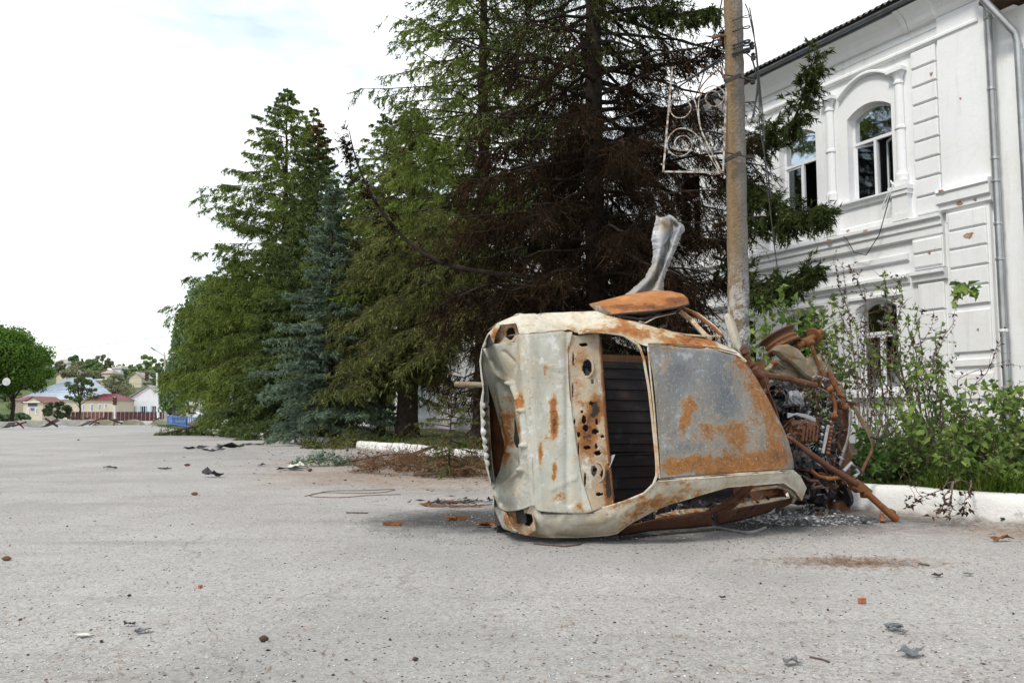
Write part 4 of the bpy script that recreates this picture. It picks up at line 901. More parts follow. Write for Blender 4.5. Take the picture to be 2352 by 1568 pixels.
rear_rows = [[c1(240, 378), c1(175, 420), c1(190, 540), c1(240, 690), c1(275, 830), c1(295, 960), c1(275, 1060), c1(250, 1120), c1(243, 1200), c1(262, 1262)], [c1(285, 372), c1(230, 470), c1(250, 560), c1(285, 700), c1(310, 830), c1(320, 960), c1(305, 1080), c1(280, 1160), c1(285, 1220), c1(310, 1285)],
             [c1(330, 368), c1(300, 480), c1(310, 560), c1(335, 700), c1(350, 830), c1(365, 960), c1(365, 1080), c1(345, 1160), c1(360, 1230), c1(380, 1280)], [c1(355, 365), c1(350, 480), c1(370, 600), c1(395, 760), c1(415, 900), c1(428, 1000), c1(430, 1100), c1(435, 1180), c1(445, 1258)], [c1(375, 335), c1(385, 500), c1(420, 760), c1(450, 1000), c1(465, 1258)]]
def crumple(a, b):
    v = 0
    def line(x0, y0, x1, y1, wd, amp):
        dx, dy = x1 - x0, y1 - y0; t = max(0, min(1, ((a - x0) * dx + (b - y0) * dy) / (dx * dx + dy * dy))); q = math.hypot(a - x0 - t * dx, b - y0 - t * dy); return amp * math.exp(-(q / wd) ** 2)
    for p0, p1, wd, am in ((c1(250, 530), c1(340, 590), 3.5, .045), (c1(340, 590), c1(400, 740), 3.5, .04), (c1(300, 620), c1(330, 900), 13, -.06), (c1(330, 900), c1(345, 1040), 12, -.05), (c1(400, 740), c1(415, 930), 3.5, .035), (c1(415, 930), c1(390, 1060), 4, .03), (c1(390, 1060), c1(300, 1140), 4, .03), (c1(262, 600), c1(290, 760), 3.5, .03), (c1(290, 760), c1(312, 960), 4, .03), (c1(300, 1180), c1(280, 1240), 5, -.02), (c1(345, 470), c1(300, 420), 5, -.015), (c1(220, 470), c1(250, 560), 9, -.03), (c1(330, 1190), c1(400, 1170), 20, .02)): v += line(*p0, *p1, wd, am)
    return v
surf('rear_panel', rear_rows, W_ZINC, 170, 56, dent=.010, df=6., crease=.005, disp=crumple, holes=[(*c1(393, 805), 2.6, 3.2), (*c1(322, 705), 2.2, 3), (*c1(330, 735), 2, 3)],
     rust=[(*c1(395, 720), 8, 22, .55), (*c1(375, 830), 9, 18, .5), (*c1(290, 800), 12, 60, .38), (*c1(330, 740), 14, 30, .3), (*c1(300, 960), 8, 40, .5), (*c1(385, 700), 5, 30, .4), (*c1(230, 700), 6, 40, .35), (*c1(300, 560), 18, 8, .4), (*c1(255, 1020), 7, 40, .4)])
# ---- slot torn open between bumper bar and lid
surf('torn_seam', [[c1(208, 600), c1(216, 760), c1(222, 900), c1(238, 1090)], [c1(250, 620), c1(280, 780), c1(302, 960), c1(262, 1110)]], W_RUST, 30, 8, offs=[.05, .09], dent=.012, df=14, rust=[(*c1(225, 800), 8, 70, .9), (*c1(255, 950), 8, 40, .4)])
bump_rows = [[c1(172, 398), c1(160, 470), c1(168, 560), c1(178, 620), c1(163, 700), c1(170, 850), c1(182, 1000), c1(212, 1105), c1(236, 1165)], [c1(195, 400), c1(178, 480), c1(186, 570), c1(196, 640), c1(184, 730), c1(190, 860), c1(203, 1000), c1(228, 1100), c1(240, 1160)], [c1(225, 385), c1(195, 490), c1(205, 590), c1(212, 660), c1(216, 760), c1(222, 900), c1(232, 1010), c1(240, 1095), c1(246, 1150)]]
def ribs(a, b):
    v = 0.
    for yy in (710, 755, 805, 855, 905, 945, 985, 1025):
        q = (b - c1(0, yy)[1]) / 5.5; v += .016 * math.exp(-q ** 4) * (1 if c1(172, 0)[0] < a < c1(214, 0)[0] else 0)
    return v
surf('bumper_bar', bump_rows, W_ZINC, 110, 14, offs=[.05, .01, 0], dent=.004, disp=ribs, rust=[(*c1(212, 760), 3, 60, .4), (*c1(225, 950), 3, 60, .4)])
surf('bumper_corner', [[c1(172, 398), c1(200, 330), c1(262, 265)], [c1(205, 390), c1(232, 330), c1(268, 272)], [c1(240, 376), c1(250, 330), c1(274, 280)]], W_ZINC, 14, 8, offs=[.10, .03, .02], rust=[(*c1(250, 320), 8, 14, .8)])
surf('bumper_corner', [[c1(236, 1150), c1(235, 1250), c1(290, 1380), c1(330, 1392), c1(362, 1403)], [c1(244, 1150), c1(255, 1240), c1(300, 1345), c1(335, 1385), c1(366, 1400)], [c1(250, 1140), c1(262, 1262), c1(308, 1290), c1(345, 1375), c1(372, 1396)]], W_ZINC, 20, 10, offs=[.06, .02, .01], dent=.012, df=10, rust=[(*c1(320, 1340), 12, 20, .5)])
# ---- upper quarter, C-pillar and cant rail on the sky side; skirt curls over to the hidden flank
up_lo = [c1(268, 272), c1(360, 262), c1(378, 322), c1(402, 322), c1(520, 312), c1(650, 300), c1(715, 313), c1(800, 305), c1(950, 320), c1(1040, 378), (1487, 795), (1528, 795), (1600, 800), (1644, 806), (1690, 817), (1712, 831)]
up_hi = [c1(263, 265), c1(320, 238), c1(380, 214), c1(470, 208), c1(560, 204), c1(680, 200), c1(800, 195), c1(850, 218), (1430, 733), (1459, 738), (1517, 755), (1575, 771), (1644, 783), (1681, 799), (1700, 812), (1716, 829)]
up_mid = [((a[0] + b[0]) / 2, (a[1] + b[1]) / 2) for a, b in zip(up_lo, up_hi)]
def curl(mb, Q, px):
    m_, n_ = Q.shape[:2]; e = Q[-1]; b = len(mb.v)
    rows_ = [e + np.array([0, .012, -.06]), e + np.array([0, .0, -.22])]
    mb.v.extend([tuple(p) for p in np.concatenate(rows_)]); st = (m_ - 1) * n_
    for j in range(n_ - 1): mb.f += [(st + j, st + j + 1, b + j + 1, b + j), (b + j, b + j + 1, b + n_ + j + 1, b + n_ + j)]; mb.m += [0, 0]
surf('cant_rail', [up_lo, up_mid, up_hi], W_RAIL, 150, 22, offs=[0, [.03, .04, .04, .035, .02, .02], [.12, .16, .18, .12, .07, .06]], dent=.011, df=9, crease=.010, extra=curl, thick=0,
     disp=lambda a, b: -.035 * math.exp(-((a - 1340) / 13) ** 2 - ((b - 733) / 9) ** 2) + .02 * math.exp(-((a - 1312) / 8) ** 2 - ((b - 738) / 14) ** 2) - .02 * math.exp(-((a - 1270 - (b - 735) * 2.) / 6) ** 2) + .012 * math.exp(-((a - 1235 - (b - 735) * 3.) / 7) ** 2) + .016 * math.exp(-((a - 1395) / 22) ** 2 - ((b - 745) / 10) ** 2),
     rust=[(1210, 745, 60, 30, -.5), (1290, 735, 50, 20, -.3), (1480, 765, 40, 14, .32), (1600, 785, 70, 12, .4), (1430, 750, 30, 10, .25), (1500, 790, 22, 8, -.4), (1680, 808, 20, 10, -.6), (1345, 762, 30, 6, .35), (1575, 778, 60, 8, .3), (1240, 730, 50, 8, .35), (1420, 760, 60, 6, .4)])
# ---- lower quarter and lower rail resting on the asphalt
lo_hi = [c1(438, 1252), c1(470, 1262), c1(500, 1296), c1(640, 1297), c1(785, 1291), c1(830, 1270), c1(900, 1250), c1(1000, 1216), c1(1080, 1180), c1(1118, 1130), (1517, 1099), (1600, 1093), (1700, 1085), (1821, 1077), (1838, 1092), (1853, 1120)]
lo_lo = [c1(372, 1408), c1(430, 1421), c1(520, 1431), c1(700, 1431), c1(860, 1420), c1(915, 1408), c1(960, 1372), c1(1010, 1342), (1497, 1176), (1539, 1158), (1581, 1146), (1623, 1133), (1672, 1119), (1800, 1109), (1826, 1127), (1842, 1150)]
lo_mid = [(a[0] * .5 + b[0] * .5, a[1] * .5 + b[1] * .5) for a, b in zip(lo_hi, lo_lo)]
def curl2(mb, Q, px):
    m_, n_ = Q.shape[:2]; e = Q[-1]; b = len(mb.v); d = fin(e + np.array([0, .02, -.10])); mb.v.extend([tuple(p) for p in d]); st = (m_ - 1) * n_
    for j in range(n_ - 1): mb.f.append((st + j, b + j, b + j + 1, st + j + 1)); mb.m.append(0)
surf('lower_rail', [lo_hi, lo_mid, lo_lo], W_RAIL, 150, 22, offs=[0, [.05, .06, .05, .03, .02, .02], [.18, .24, .24, .10, .06, .05]], dent=.011, df=9, crease=.010, extra=curl2, thick=0, holes=[(*c1(425, 1335), 12, 16)],
     rust=[(1270, 1195, 80, 40, -.55), (1340, 1215, 60, 20, -.35), (1400, 1180, 40, 20, -.15), (1660, 1100, 130, 16, -.5), (1800, 1095, 50, 30, -.6), (1500, 1150, 40, 14, .2), (1430, 1190, 20, 20, .15), (1560, 1108, 60, 6, .3), (*c1(440, 1300), 8, 30, .3)])
# ---- lamp recesses
for nm, pol, hole in (('tail_lamp_recess', [[c1(252, 300), c1(268, 272), c1(360, 262)], [c1(240, 376), c1(300, 340), c1(380, 322)], [c1(300, 372), c1(368, 364), c1(402, 340)]], (*c1(335, 318), 11.5, 15.)), ('tail_lamp_recess', [[c1(300, 1288), c1(350, 1385), c1(375, 1408)], [c1(370, 1268), c1(390, 1360), c1(425, 1418)], [c1(438, 1252), c1(462, 1330), c1(468, 1392)]], (*c1(428, 1333), 11., 15.))):
    surf(nm, pol, W_SHELF, 24, 22, offs=[.02, .08, .03], dent=.01, df=16, holes=[hole], base_rust=.15)
# ---- parcel shelf with its punched holes, speaker rings and the straight rust-red edge
sh_rows = [[c1(655, 320), c1(640, 400), c1(648, 560), c1(664, 760), c1(690, 950), c1(720, 1120), c1(775, 1290)], [c1(700, 330), c1(690, 420), c1(695, 560), c1(710, 760), c1(735, 950), c1(765, 1120), c1(820, 1275)], [c1(812, 312), c1(824, 500), c1(840, 760), c1(858, 950), c1(875, 1120), c1(892, 1256)]]
hs = [(*c1(748, 505), 11, 19), (*c1(775, 583), 3.5, 6), (*c1(718, 745), 2.5, 3.5), (*c1(730, 788), 5.5, 10), (*c1(790, 853), 8, 6), (*c1(738, 835), 6, 8), (*c1(803, 970), 8, 6), (*c1(783, 1068), 7, 12), (*c1(830, 1085), 5, 9), (*c1(728, 380), 10, 4.5), (*c1(815, 1195), 9, 4), (*c1(670, 460), 2.2, 16), (*c1(668, 630), 2., 17), (*c1(676, 800), 2.6, 5), (*c1(698, 950), 2.2, 17), (*c1(735, 1115), 2.6, 17), (*c1(795, 935), 4, 5), (*c1(830, 880), 4, 4), (*c1(770, 700), 5, 5), (*c1(800, 800), 3.5, 7), (*c1(745, 940), 8, 5), (*c1(700, 870), 4, 6)]
surf('parcel_shelf', sh_rows, W_SHELF, 150, 44, offs=[.012, .05, .14], dent=.006, df=12, holes=hs, rust=[(*c1(745, 870), 22, 48, .95), (*c1(790, 740), 14, 24, .8), (*c1(870, 1150), 9, 40, .9), (*c1(800, 720), 18, 18, .5), (*c1(860, 1130), 10, 40, .6), (*c1(720, 450), 20, 30, .2), (*c1(850, 700), 6, 200, .3)])
for cx, cy, rx, ry in ((748, 505, 33, 52), (805, 1075, 36, 54)):
    rg = MB(); pts = [hit(*c1(cx + rx * math.cos(a), cy + ry * math.sin(a)), .085) for a in np.linspace(0, 2 * math.pi, 25)]; rg.tube(pts, .009, 6, cap=False); rg.build('speaker_ring', W_SHELF, car, True)
    fo = MB(); g = np.random.default_rng(cx)
    for k in range(7):
        a0 = np.array(hit(*c1(cx + rx * .5 * g.normal(), cy + ry * .45 * g.normal()), .16)); v1, v2 = g.normal(size=3) * .05, g.normal(size=3) * .05
        fo.add([a0, a0 + v1, a0 + v1 + v2, a0 + v2 * .7], [(0, 1, 2, 3)])
    fo.build('speaker_cone', W_ALU, car)
surf('shelf_edge', [[c1(806, 314), c1(834, 760), c1(886, 1256)], [c1(822, 314), c1(852, 760), c1(897, 1256)]], W_RUST, 20, 3, offs=[.135, .15], dent=0)
# ---- window flange round the rear opening
fl = [c1(700, 318), c1(760, 308), c1(850, 312), c1(950, 328), c1(1030, 382), c1(1055, 450), c1(1085, 620), c1(1105, 800), c1(1125, 1000), c1(1128, 1090), c1(1110, 1140), c1(1060, 1190), c1(960, 1232), c1(880, 1258), c1(830, 1272)]
q = resample(fl, 60); MB().tube([hit(a, b, .012) for a, b in q], .011, 6).build('window_flange', W_RAIL, car, True)
def seam(name, pts, off, r, mat, n=40): MB().tube([hit(a, b, off) for a, b in resample(pts, n)], r, 6).build(name, mat, car, True)
seam('roof_gutter', [(1489, 793), (1528, 793), (1600, 798), (1644, 804), (1690, 815), (1710, 828)], .006, .0045, W_DARK)
seam('roof_gutter', [(1513, 1101), (1600, 1095), (1700, 1087), (1822, 1079)], .006, .0045, W_DARK)
seam('roof_gutter', [(1489, 789), (1528, 789), (1600, 794), (1650, 800), (1692, 811)], -.002, .005, W_RUST)
seam('roof_gutter', [(1513, 1105), (1600, 1099), (1700, 1091), (1815, 1083)], -.002, .005, W_RAIL)
seam('roof_edge_lip', [(1488, 797), (1495, 870), (1502, 936), (1507, 998), (1512, 1060), (1515, 1098)], .0, .007, W_RAIL)
seam('roof_front_lip', [(1712, 832), (1735, 868), (1758, 910), (1777, 948), (1801, 1000), (1818, 1052), (1822, 1076)], .0, .008, W_RUST)
seam('lid_gap', [c1(372, 330), c1(382, 500), c1(417, 760), c1(447, 1000), c1(462, 1258)], .002, .0035, W_DARK)
seam('lid_gap', [c1(466, 1260), c1(500, 1299), c1(640, 1300), c1(785, 1294)], .004, .005, W_BLACK)
seam('lid_gap', [c1(402, 320), c1(520, 309), c1(650, 297), c1(668, 308), c1(643, 400), c1(648, 560), c1(661, 760), c1(687, 950), c1(716, 1120), c1(773, 1290)], .004, .004, W_RUST)
# ---- ribbed seat-back panels inside, floor pan, hidden flanks
for (y0, y1) in ((-.60, -.17), (-.155, .64)):
    gg = [[(x, y, .50 - .05 * (x - .7) + (.012 if (math.sin(y * 66) > .35 and .12 < (x - .68) / 1.05 < .9) else 0)) for y in np.linspace(y0, y1, int((y1 - y0) * 150))] for x in np.linspace(.60, 1.75, 26)]
    mb = MB(); mb.slab(np.array(gg), (0, 0, -.012)); mb.build('seat_back', W_SEAT, car)
fp = MB(); fp.slab(fin(np.array([[(x, y, .22 + .012 * math.sin(y * 34)) for y in np.linspace(-.78, .74, 60)] for x in np.linspace(.08, 2.75, 12)])), (0, 0, -.01)); fp.build('floor_pan', W_BLACK, car)
fw = MB(); fw.slab(np.array([[(2.62 + .05 * math.sin(y * 7 + z * 9), y, z) for y in np.linspace(-.66, .60, 14)] for z in np.linspace(.2, .86, 8)]), (.012, 0, 0)); fw.build('firewall', W_DARK, car)
bw = MB(); bw.slab(np.array([[(.075, y, z) for y in np.linspace(-.70, .66, 12)] for z in np.linspace(.2, .75, 6)]), (.01, 0, 0)); bw.build('boot_floor', W_BLACK, car)
sd_ = MB(); sd_.slab(np.array([[(x, .80 - .04 * ((z - .5) / .3) ** 2, z) for x in np.linspace(.1, .85, 10)] for z in np.linspace(.2, .86, 8)]), (0, -.008, 0)); sd_.build('quarter_panel', W_ZINC, car)
sl_ = MB(); sl_.box(.85, 2.6, .66, .76, .16, .24); sl_.build('sill', W_DARK, car)
# ---- lower door edge (rusty belt strip) with pillars and burnt trim seen through the side window
surf('door_belt', [[(1421, 1207), (1455, 1203), c2(0, 1432), c2(130, 1412), c2(270, 1392)], [(1421, 1229), (1455, 1224), c2(0, 1478), c2(130, 1470), c2(278, 1458)]], W_DARK, 26, 6, offs=[.93, .80], plane=True, rust=[(1470, 1210, 40, 12, .35)], base_rust=.15)
surf('door_belt', [[c2(296, 1396), c2(400, 1376), c2(520, 1356), c2(622, 1335), c2(692, 1316)], [c2(300, 1454), c2(400, 1432), c2(520, 1400), c2(622, 1362), c2(702, 1318)]], W_DARK, 26, 6, offs=[.92, .80], plane=True, base_rust=.1)
surf('door_trim', [[c2(30, 1410), c2(150, 1385), c2(262, 1380)], [c2(20, 1428), c2(150, 1408), c2(265, 1392)]], W_RAIL, 16, 4, offs=[.84, .86], plane=True, base_rust=.1)
surf('door_trim', [[c2(300, 1384), c2(430, 1352), c2(560, 1334), c2(624, 1328)], [c2(310, 1398), c2(430, 1376), c2(560, 1352), c2(624, 1338)]], W_RAIL, 16, 4, offs=[.84, .88], plane=True)
for pth in ([(262, 1398), (330, 1368), (390, 1322), (438, 1282)], [(296, 1402), (370, 1366), (420, 1318), (452, 1282)]):
    MB().tube([pz(*c2(x, y), z) for (x, y), z in zip(pth, (.88, .98, 1.12, 1.28))], [.022, .026, .026, .022], 8).build('side_pillar', W_DARK, car, True)
MB().tube([pz(*c2(x, y), z) for (x, y), z in zip([(440, 1300), (500, 1290), (570, 1282), (620, 1296), (652, 1330), (640, 1352)], (1.2, 1.15, 1.1, 1.05, 1.0, .95))], .012, 6).build('door_window_frame', W_RAIL, car, True)
surf('burnt_trim', [[c2(510, 1318), c2(545, 1296), c2(600, 1288), c2(614, 1300)], [c2(525, 1332), c2(560, 1320), c2(600, 1318), c2(618, 1306)]], W_RUST, 24, 12, offs=[.7, .72], plane=True, holes=[(*c2(572, 1304), 12, 5)], dent=.012)
g = np.random.default_rng(77); ash = MB()
for k in range(420):
    x, y = 1.0 + 1.6 * g.random(), -.76 + .16 * g.random() ** 2; z = .3 + .62 * g.random(); c_ = np.array((x, y, z)); a, b, d = (g.normal(size=3) * .022 for _ in range(3)); p4 = fin(np.array([c_, c_ + a, c_ + b, c_ + d])); ash.add(p4, [(0, 1, 2), (0, 2, 3), (0, 3, 1), (1, 3, 2)], k % 3 // 2)
tag(ash.build('ash_debris', [W_BLACK, W_ALU], car), kind='stuff')
# ---- torn-open door on the upper side
W_DOOR = wreck('orange rust door skin', [(.27, .10, .028), (.36, .14, .038), (.42, .2, .08)], cream=(.34, .13, .035), orange=(.19, .07, .022), dark=(.07, .03, .018), amt=.22, rough=.75)
surf('open_door', [[cb(140, 992), cb(500, 900), cb(780, 856), cb(950, 862), cb(1060, 892), cb(1112, 940)], [cb(170, 1005), cb(420, 985), cb(760, 930), cb(960, 915), cb(1100, 928), cb(1122, 950)], [cb(210, 1030), cb(420, 1020), cb(760, 975), cb(1000, 945), cb(1108, 940), cb(1126, 962)], [cb(300, 1075), cb(500, 1058), cb(800, 1030), cb(1000, 1002), cb(1120, 972), cb(1132, 978)], [cb(322, 1094), cb(500, 1076), cb(800, 1050), cb(1000, 1018), cb(1118, 990), cb(1132, 984)]],
     W_DOOR, 80, 30, offs=[.50, .80, .86, .93, .95], plane=True, dent=.010, df=7, crease=.008, cf=5, rust=[(1470, 706, 120, 7, .75), (1560, 694, 30, 7, .6), (1545, 676, 40, 8, -.5), (1420, 715, 60, 6, .3), (1400, 712, 18, 6, -.3), (1560, 690, 24, 6, .5)])
MB().tube([pz(*cb(*q_), z_) for q_, z_ in zip(((318, 1100), (500, 1082), (800, 1055), (1000, 1024), (1120, 994), (1134, 986)), (.955, .955, .955, .955, .955, .955))], .010, 6).build('door_edge', W_BLACK, car, True)
surf('door_hinge_plate', [[cb(150, 1000), cb(200, 1050), cb(300, 1110)], [cb(170, 1000), cb(250, 1010), cb(345, 1072)]], W_KHAKI, 12, 6, offs=[.96, .94], plane=True, dent=.012, df=18)
for pth, zs_, rad, mt in (([(1050, 1022), (1200, 1085), (1320, 1175), (1400, 1240), (1462, 1304)], (.80, .86, .95, 1.05, 1.15), .016, W_RUST), ([(1075, 1020), (1225, 1082), (1345, 1172), (1425, 1238), (1468, 1300)], (.80, .86, .95, 1.05, 1.15), .009, W_RAIL), ([(1050, 1062), (1150, 1140), (1230, 1225), (1290, 1290), (1345, 1330)], (.80, .88, .98, 1.08, 1.18), .022, W_RAIL), ([(850, 1235), (960, 1268), (1080, 1290), (1250, 1304), (1462, 1306)], (1.28, 1.25, 1.2, 1.16, 1.14), .010, W_RAIL), ([(420, 1108), (560, 1122), (650, 1142), (780, 1112), (900, 1085), (1050, 1052)], (.95, .94, .93, .9, .86, .8), .010, W_BLACK), ([(440, 1112), (600, 1135), (700, 1130), (820, 1105), (1040, 1046)], (.93, .93, .92, .88, .79), .006, W_ALU), ([(640, 1160), (700, 1175), (800, 1120), (1000, 1075)], (1.0, .98, .9, .82), .006, W_RAIL)):
    MB().tube([pz(*cb(*p_), z) for p_, z in zip(pth, zs_)], rad, 6).build('door_window_frame', mt, car, True)
for pts in ([(840, 1215), (880, 1195), (925, 1192), (905, 1212), (870, 1225)], [(1145, 1222), (1200, 1215), (1225, 1245), (1190, 1240)]):
    MB().prism([pz(*cb(*p_), .9) for p_ in pts], (0, .006, -.01)).build('burnt_trim', W_BLACK, car)
# ---- torn sheet standing up behind the door, and the pale pillar strip
surf('torn_sheet', [[cb(470, 925), cb(700, 730), cb(768, 600), cb(778, 450), cb(760, 330), cb(790, 200), cb(812, 138)], [cb(560, 925), cb(740, 740), cb(810, 600), cb(850, 450), cb(870, 330), cb(880, 200), cb(870, 120)], [cb(640, 925), cb(790, 735), cb(850, 600), cb(900, 450), cb(940, 330), cb(980, 200), cb(940, 125)], [cb(800, 925), cb(850, 740), cb(900, 600), cb(960, 450), cb(1010, 320), cb(1050, 220), cb(1000, 160)], [cb(880, 925), cb(872, 740), cb(935, 600), cb(995, 450), cb(1045, 320), cb(1084, 225), cb(1020, 170)]], W_ALU, 110, 44, offs=[.20, .27, .16, .27, .10], plane=True, dent=.014, df=13, crease=.010, cf=5, rust=[(*cb(880, 190), 14, 26, .62), (*cb(960, 200), 10, 20, .5), (*cb(850, 300), 6, 14, .3)])
surf('pillar_strip', [[cb(1488, 1110), cb(1500, 1180), cb(1545, 1320), cb(1580, 1420), cb(1640, 1480)], [cb(1515, 1080), cb(1545, 1150), cb(1590, 1300), cb(1625, 1420), cb(1665, 1500)], [cb(1540, 1090), cb(1590, 1170), cb(1630, 1300), cb(1655, 1420), cb(1685, 1520)]], W_RAIL, 26, 10, offs=[.78, .815, .77], plane=True, dent=.004, rust=[(1690, 760, 40, 60, -.5)])
# ---- tailpipe
tp_ = MB(); tp_.tube([toL(P(1046, 882, 7.25)), toL(P(1090, 883, 7.15)), toL(P(1140, 885, 7.02))], .024, 12, cap=False); tp_.tube([toL(P(1046.5, 882, 7.249)), toL(P(1140, 885, 7.021))], .020, 12, cap=False); tp_.build('tailpipe', W_KHAKI, car, True)
# ================= burnt engine bay at the nose
def E_(x, y, z): return pz(*ce(x, y), z)
def px_m(z=.6): a, b = E_(400, 800, z), E_(401, 800, z); return np.linalg.norm(a - b)
PXM = px_m()
def part(name, mb, mat, smooth=True): return mb.build(name, mat, car, smooth)
ax = toL(P(1700, 700, 8) + np.array([-.42, .25, .86])) - toL(P(1700, 700, 8)); ax /= np.linalg.norm(ax)
rc = E_(300, 300, .32)
rim = MB(); rim.lathe(rc, ax, [(.05, -.02), (.10, -.02), (.115, .0), (.150, .0), (.168, -.015), (.178, -.03), (.182, -.02), (.165, .02), (.160, .09), (.168, .105), (.192, .125), (.200, .130), (.203, .118), (.198, .112), (.172, .10), (.15, .085), (.145, .02), (.06, .02)], 36)
part('wheel_rim', rim, W_DARK)
rg = MB(); rg.lathe(rc, ax, [(.166, .03), (.172, .035), (.172, .055), (.166, .06)], 36); rg.lathe(rc, ax, [(.183, -.022), (.190, -.012), (.186, .0), (.178, -.005)], 36); part('rim_bead', rg, W_RUST)
st = MB(); st.tube([E_(390, 310, .42), E_(440, 282, .42), E_(500, 245, .43), E_(555, 208, .44)], [.030, .034, .034, .030], 14); st.lathe(E_(505, 238, .43), E_(555, 208, .44) - E_(390, 310, .42), [(.034, -.012), (.085, -.006), (.088, .004), (.034, .012)], 20); st.lathe(E_(440, 282, .42), E_(555, 208, .44) - E_(390, 310, .42), [(.034, -.02), (.05, -.015), (.05, .015), (.034, .02)], 16); part('suspension_strut', st, W_RUST)
part('strut_rod', MB().tube([E_(550, 210, .44), E_(610, 168, .45), E_(672, 130, .46)], [.014, .013, .004], 10), W_ALU)
def plate(name, pts, mat, z, th=.03, noise=.0, seed=0):
    g_ = np.random.default_rng(seed); P3 = [E_(x, y, (z[i] if hasattr(z, '__len__') else z) + g_.normal() * noise) for i, (x, y) in enumerate(pts)]
    mb = MB(); c_ = np.mean(P3, 0); n_ = len(P3); f0 = P3; f1 = [p + (c_ - p) * .12 + np.array([0, 0, .018]) for p in P3]; bk = [p + np.array([.01, 0, -th]) for p in P3]
    mb.add(f0 + f1 + bk + [c_ + np.array([0, 0, .02 + g_.normal() * noise])], [(i, (i + 1) % n_, n_ + (i + 1) % n_, n_ + i) for i in range(n_)] + [(n_ + i, n_ + (i + 1) % n_, 3 * n_) for i in range(n_)] + [((i + 1) % n_, i, 2 * n_ + i, 2 * n_ + (i + 1) % n_) for i in range(n_)] + [tuple(range(3 * n_ - 1, 2 * n_ - 1, -1))])
    return part(name, mb, mat, False)
plate('wheel_arch', [(235, 330), (265, 298), (330, 290), (390, 318), (420, 392), (480, 376), (548, 350), (560, 400), (612, 430), (600, 480), (560, 520), (520, 548), (440, 500), (360, 420), (300, 385)], W_KHAKI, .5, .05, .02, 1)
plate('wheel_arch', [(400, 395), (540, 372), (590, 470), (640, 560), (600, 600), (520, 560), (450, 500)], W_DARK, .46, .05, .02, 2)
plate('inner_wing', [(240, 400), (300, 395), (360, 440), (430, 500), (380, 520), (280, 500), (235, 460)], W_KHAKI, .42, .03, .03, 3)
plate('inner_wing', [(600, 420), (640, 520), (690, 560), (715, 640), (660, 660), (600, 600), (560, 520)], W_KHAKI, .4, .03, .02, 13)
g_arm = np.random.default_rng(5)
def resample3(p, n):
    p = np.asarray(p, float); d = np.concatenate([[0], np.cumsum(np.linalg.norm(np.diff(p, axis=0), axis=1))]); t = np.linspace(0, d[-1], n); return np.stack([np.interp(t, d, p[:, k]) for k in range(3)], 1)
for pth, r_, mt, z in (([(30, 310), (70, 390), (120, 470), (160, 500)], .036, W_DARK, .95), ([(110, 500), (200, 500), (290, 508), (360, 520), (430, 545), (520, 560)], .034, W_DARK, .75), ([(185, 510), (200, 560), (185, 620)], .022, W_DARK, .8), ([(180, 470), (225, 432), (245, 412)], .022, W_KHAKI, .6),
                       ([(490, 280), (510, 370), (555, 470), (605, 575)], .017, W_RUST, .55), ([(600, 470), (640, 560), (680, 640), (715, 706)], .026, W_RUST, .6), ([(605, 560), (632, 640), (648, 720), (640, 775)], .020, W_RUST, .6), ([(590, 590), (650, 600), (720, 670), (780, 682)], .014, W_DARK, .55)):
    pp = resample3(np.array([E_(x, y, z) for x, y in pth]), 14); pp = pp + g_arm.normal(size=pp.shape) * r_ * .12; part('suspension_arm', MB().tube(pp, r_ * (.8 + .4 * g_arm.random(14)), 9), mt)
for x, y in ((245, 412), (610, 590), (490, 278), (715, 706), (640, 765)):
    part('ball_joint', MB().lathe(E_(x, y, .62), (.3, .4, 1), [(.0, -.03), (.022, -.028), (.030, -.01), (.030, .012), (.02, .026), (0, .028)], 12), W_RUST)
def lump(name, x0, x1, y0, y1, z, mat, seed, dz=.12, n=(9, 7), amp=.02):
    g_ = np.random.default_rng(seed); Q = np.array([[E_(x0 + (x1 - x0) * i / (n[0] - 1), y0 + (y1 - y0) * j / (n[1] - 1), z + dz * (1 - abs(2 * i / (n[0] - 1) - 1) ** 3) * (1 - abs(2 * j / (n[1] - 1) - 1) ** 3) * .5 + g_.normal() * amp) for j in range(n[1])] for i in range(n[0])])
    Q += g_.normal(size=Q.shape) * amp * .5; mb = MB(); mb.slab(Q, (.02, 0, -dz)); return part(name, mb, mat, False)
lump('gearbox_case', 250, 330, 545, 640, .55, W_BLACK, 21, .15); lump('gearbox_case', 325, 440, 600, 700, .58, W_ALU, 22, .16, amp=.012); lump('starter_motor', 225, 330, 640, 740, .5, W_BLACK, 23, .12); lump('bulkhead_scrap', 330, 470, 690, 750, .5, W_BLACK, 33, .1)
lump('engine_block', 352, 545, 790, 945, .62, W_DARK, 24, .14, (12, 9), .008)
for k in range(5):
    a, b = E_(440 + k * 22, 830, .72), E_(430 + k * 22, 930, .72); part('block_rib', MB().beam(a, b, .010, .02), W_DARK, False)
for x, y in ((380, 830), (440, 815), (505, 835), (470, 905), (375, 915), (520, 880)): part('block_bolt', MB().lathe(E_(x, y, .71), (0, 0, 1), [(.018, 0), (.018, .02), (.008, .025)], 8), W_BLACK)
for k in range(4): part('manifold_plate', MB().tube([E_(330, 775 - k * 9, .7), E_(390, 748 - k * 3 + k * 6, .72), E_(450, 757 + k * 6, .72), E_(512, 782 + k * 6, .7)], .0085, 6), W_ALU)
lump('cylinder_head', 520, 655, 790, 1030, .54, W_BLACK, 25, .12, (9, 12), .01)
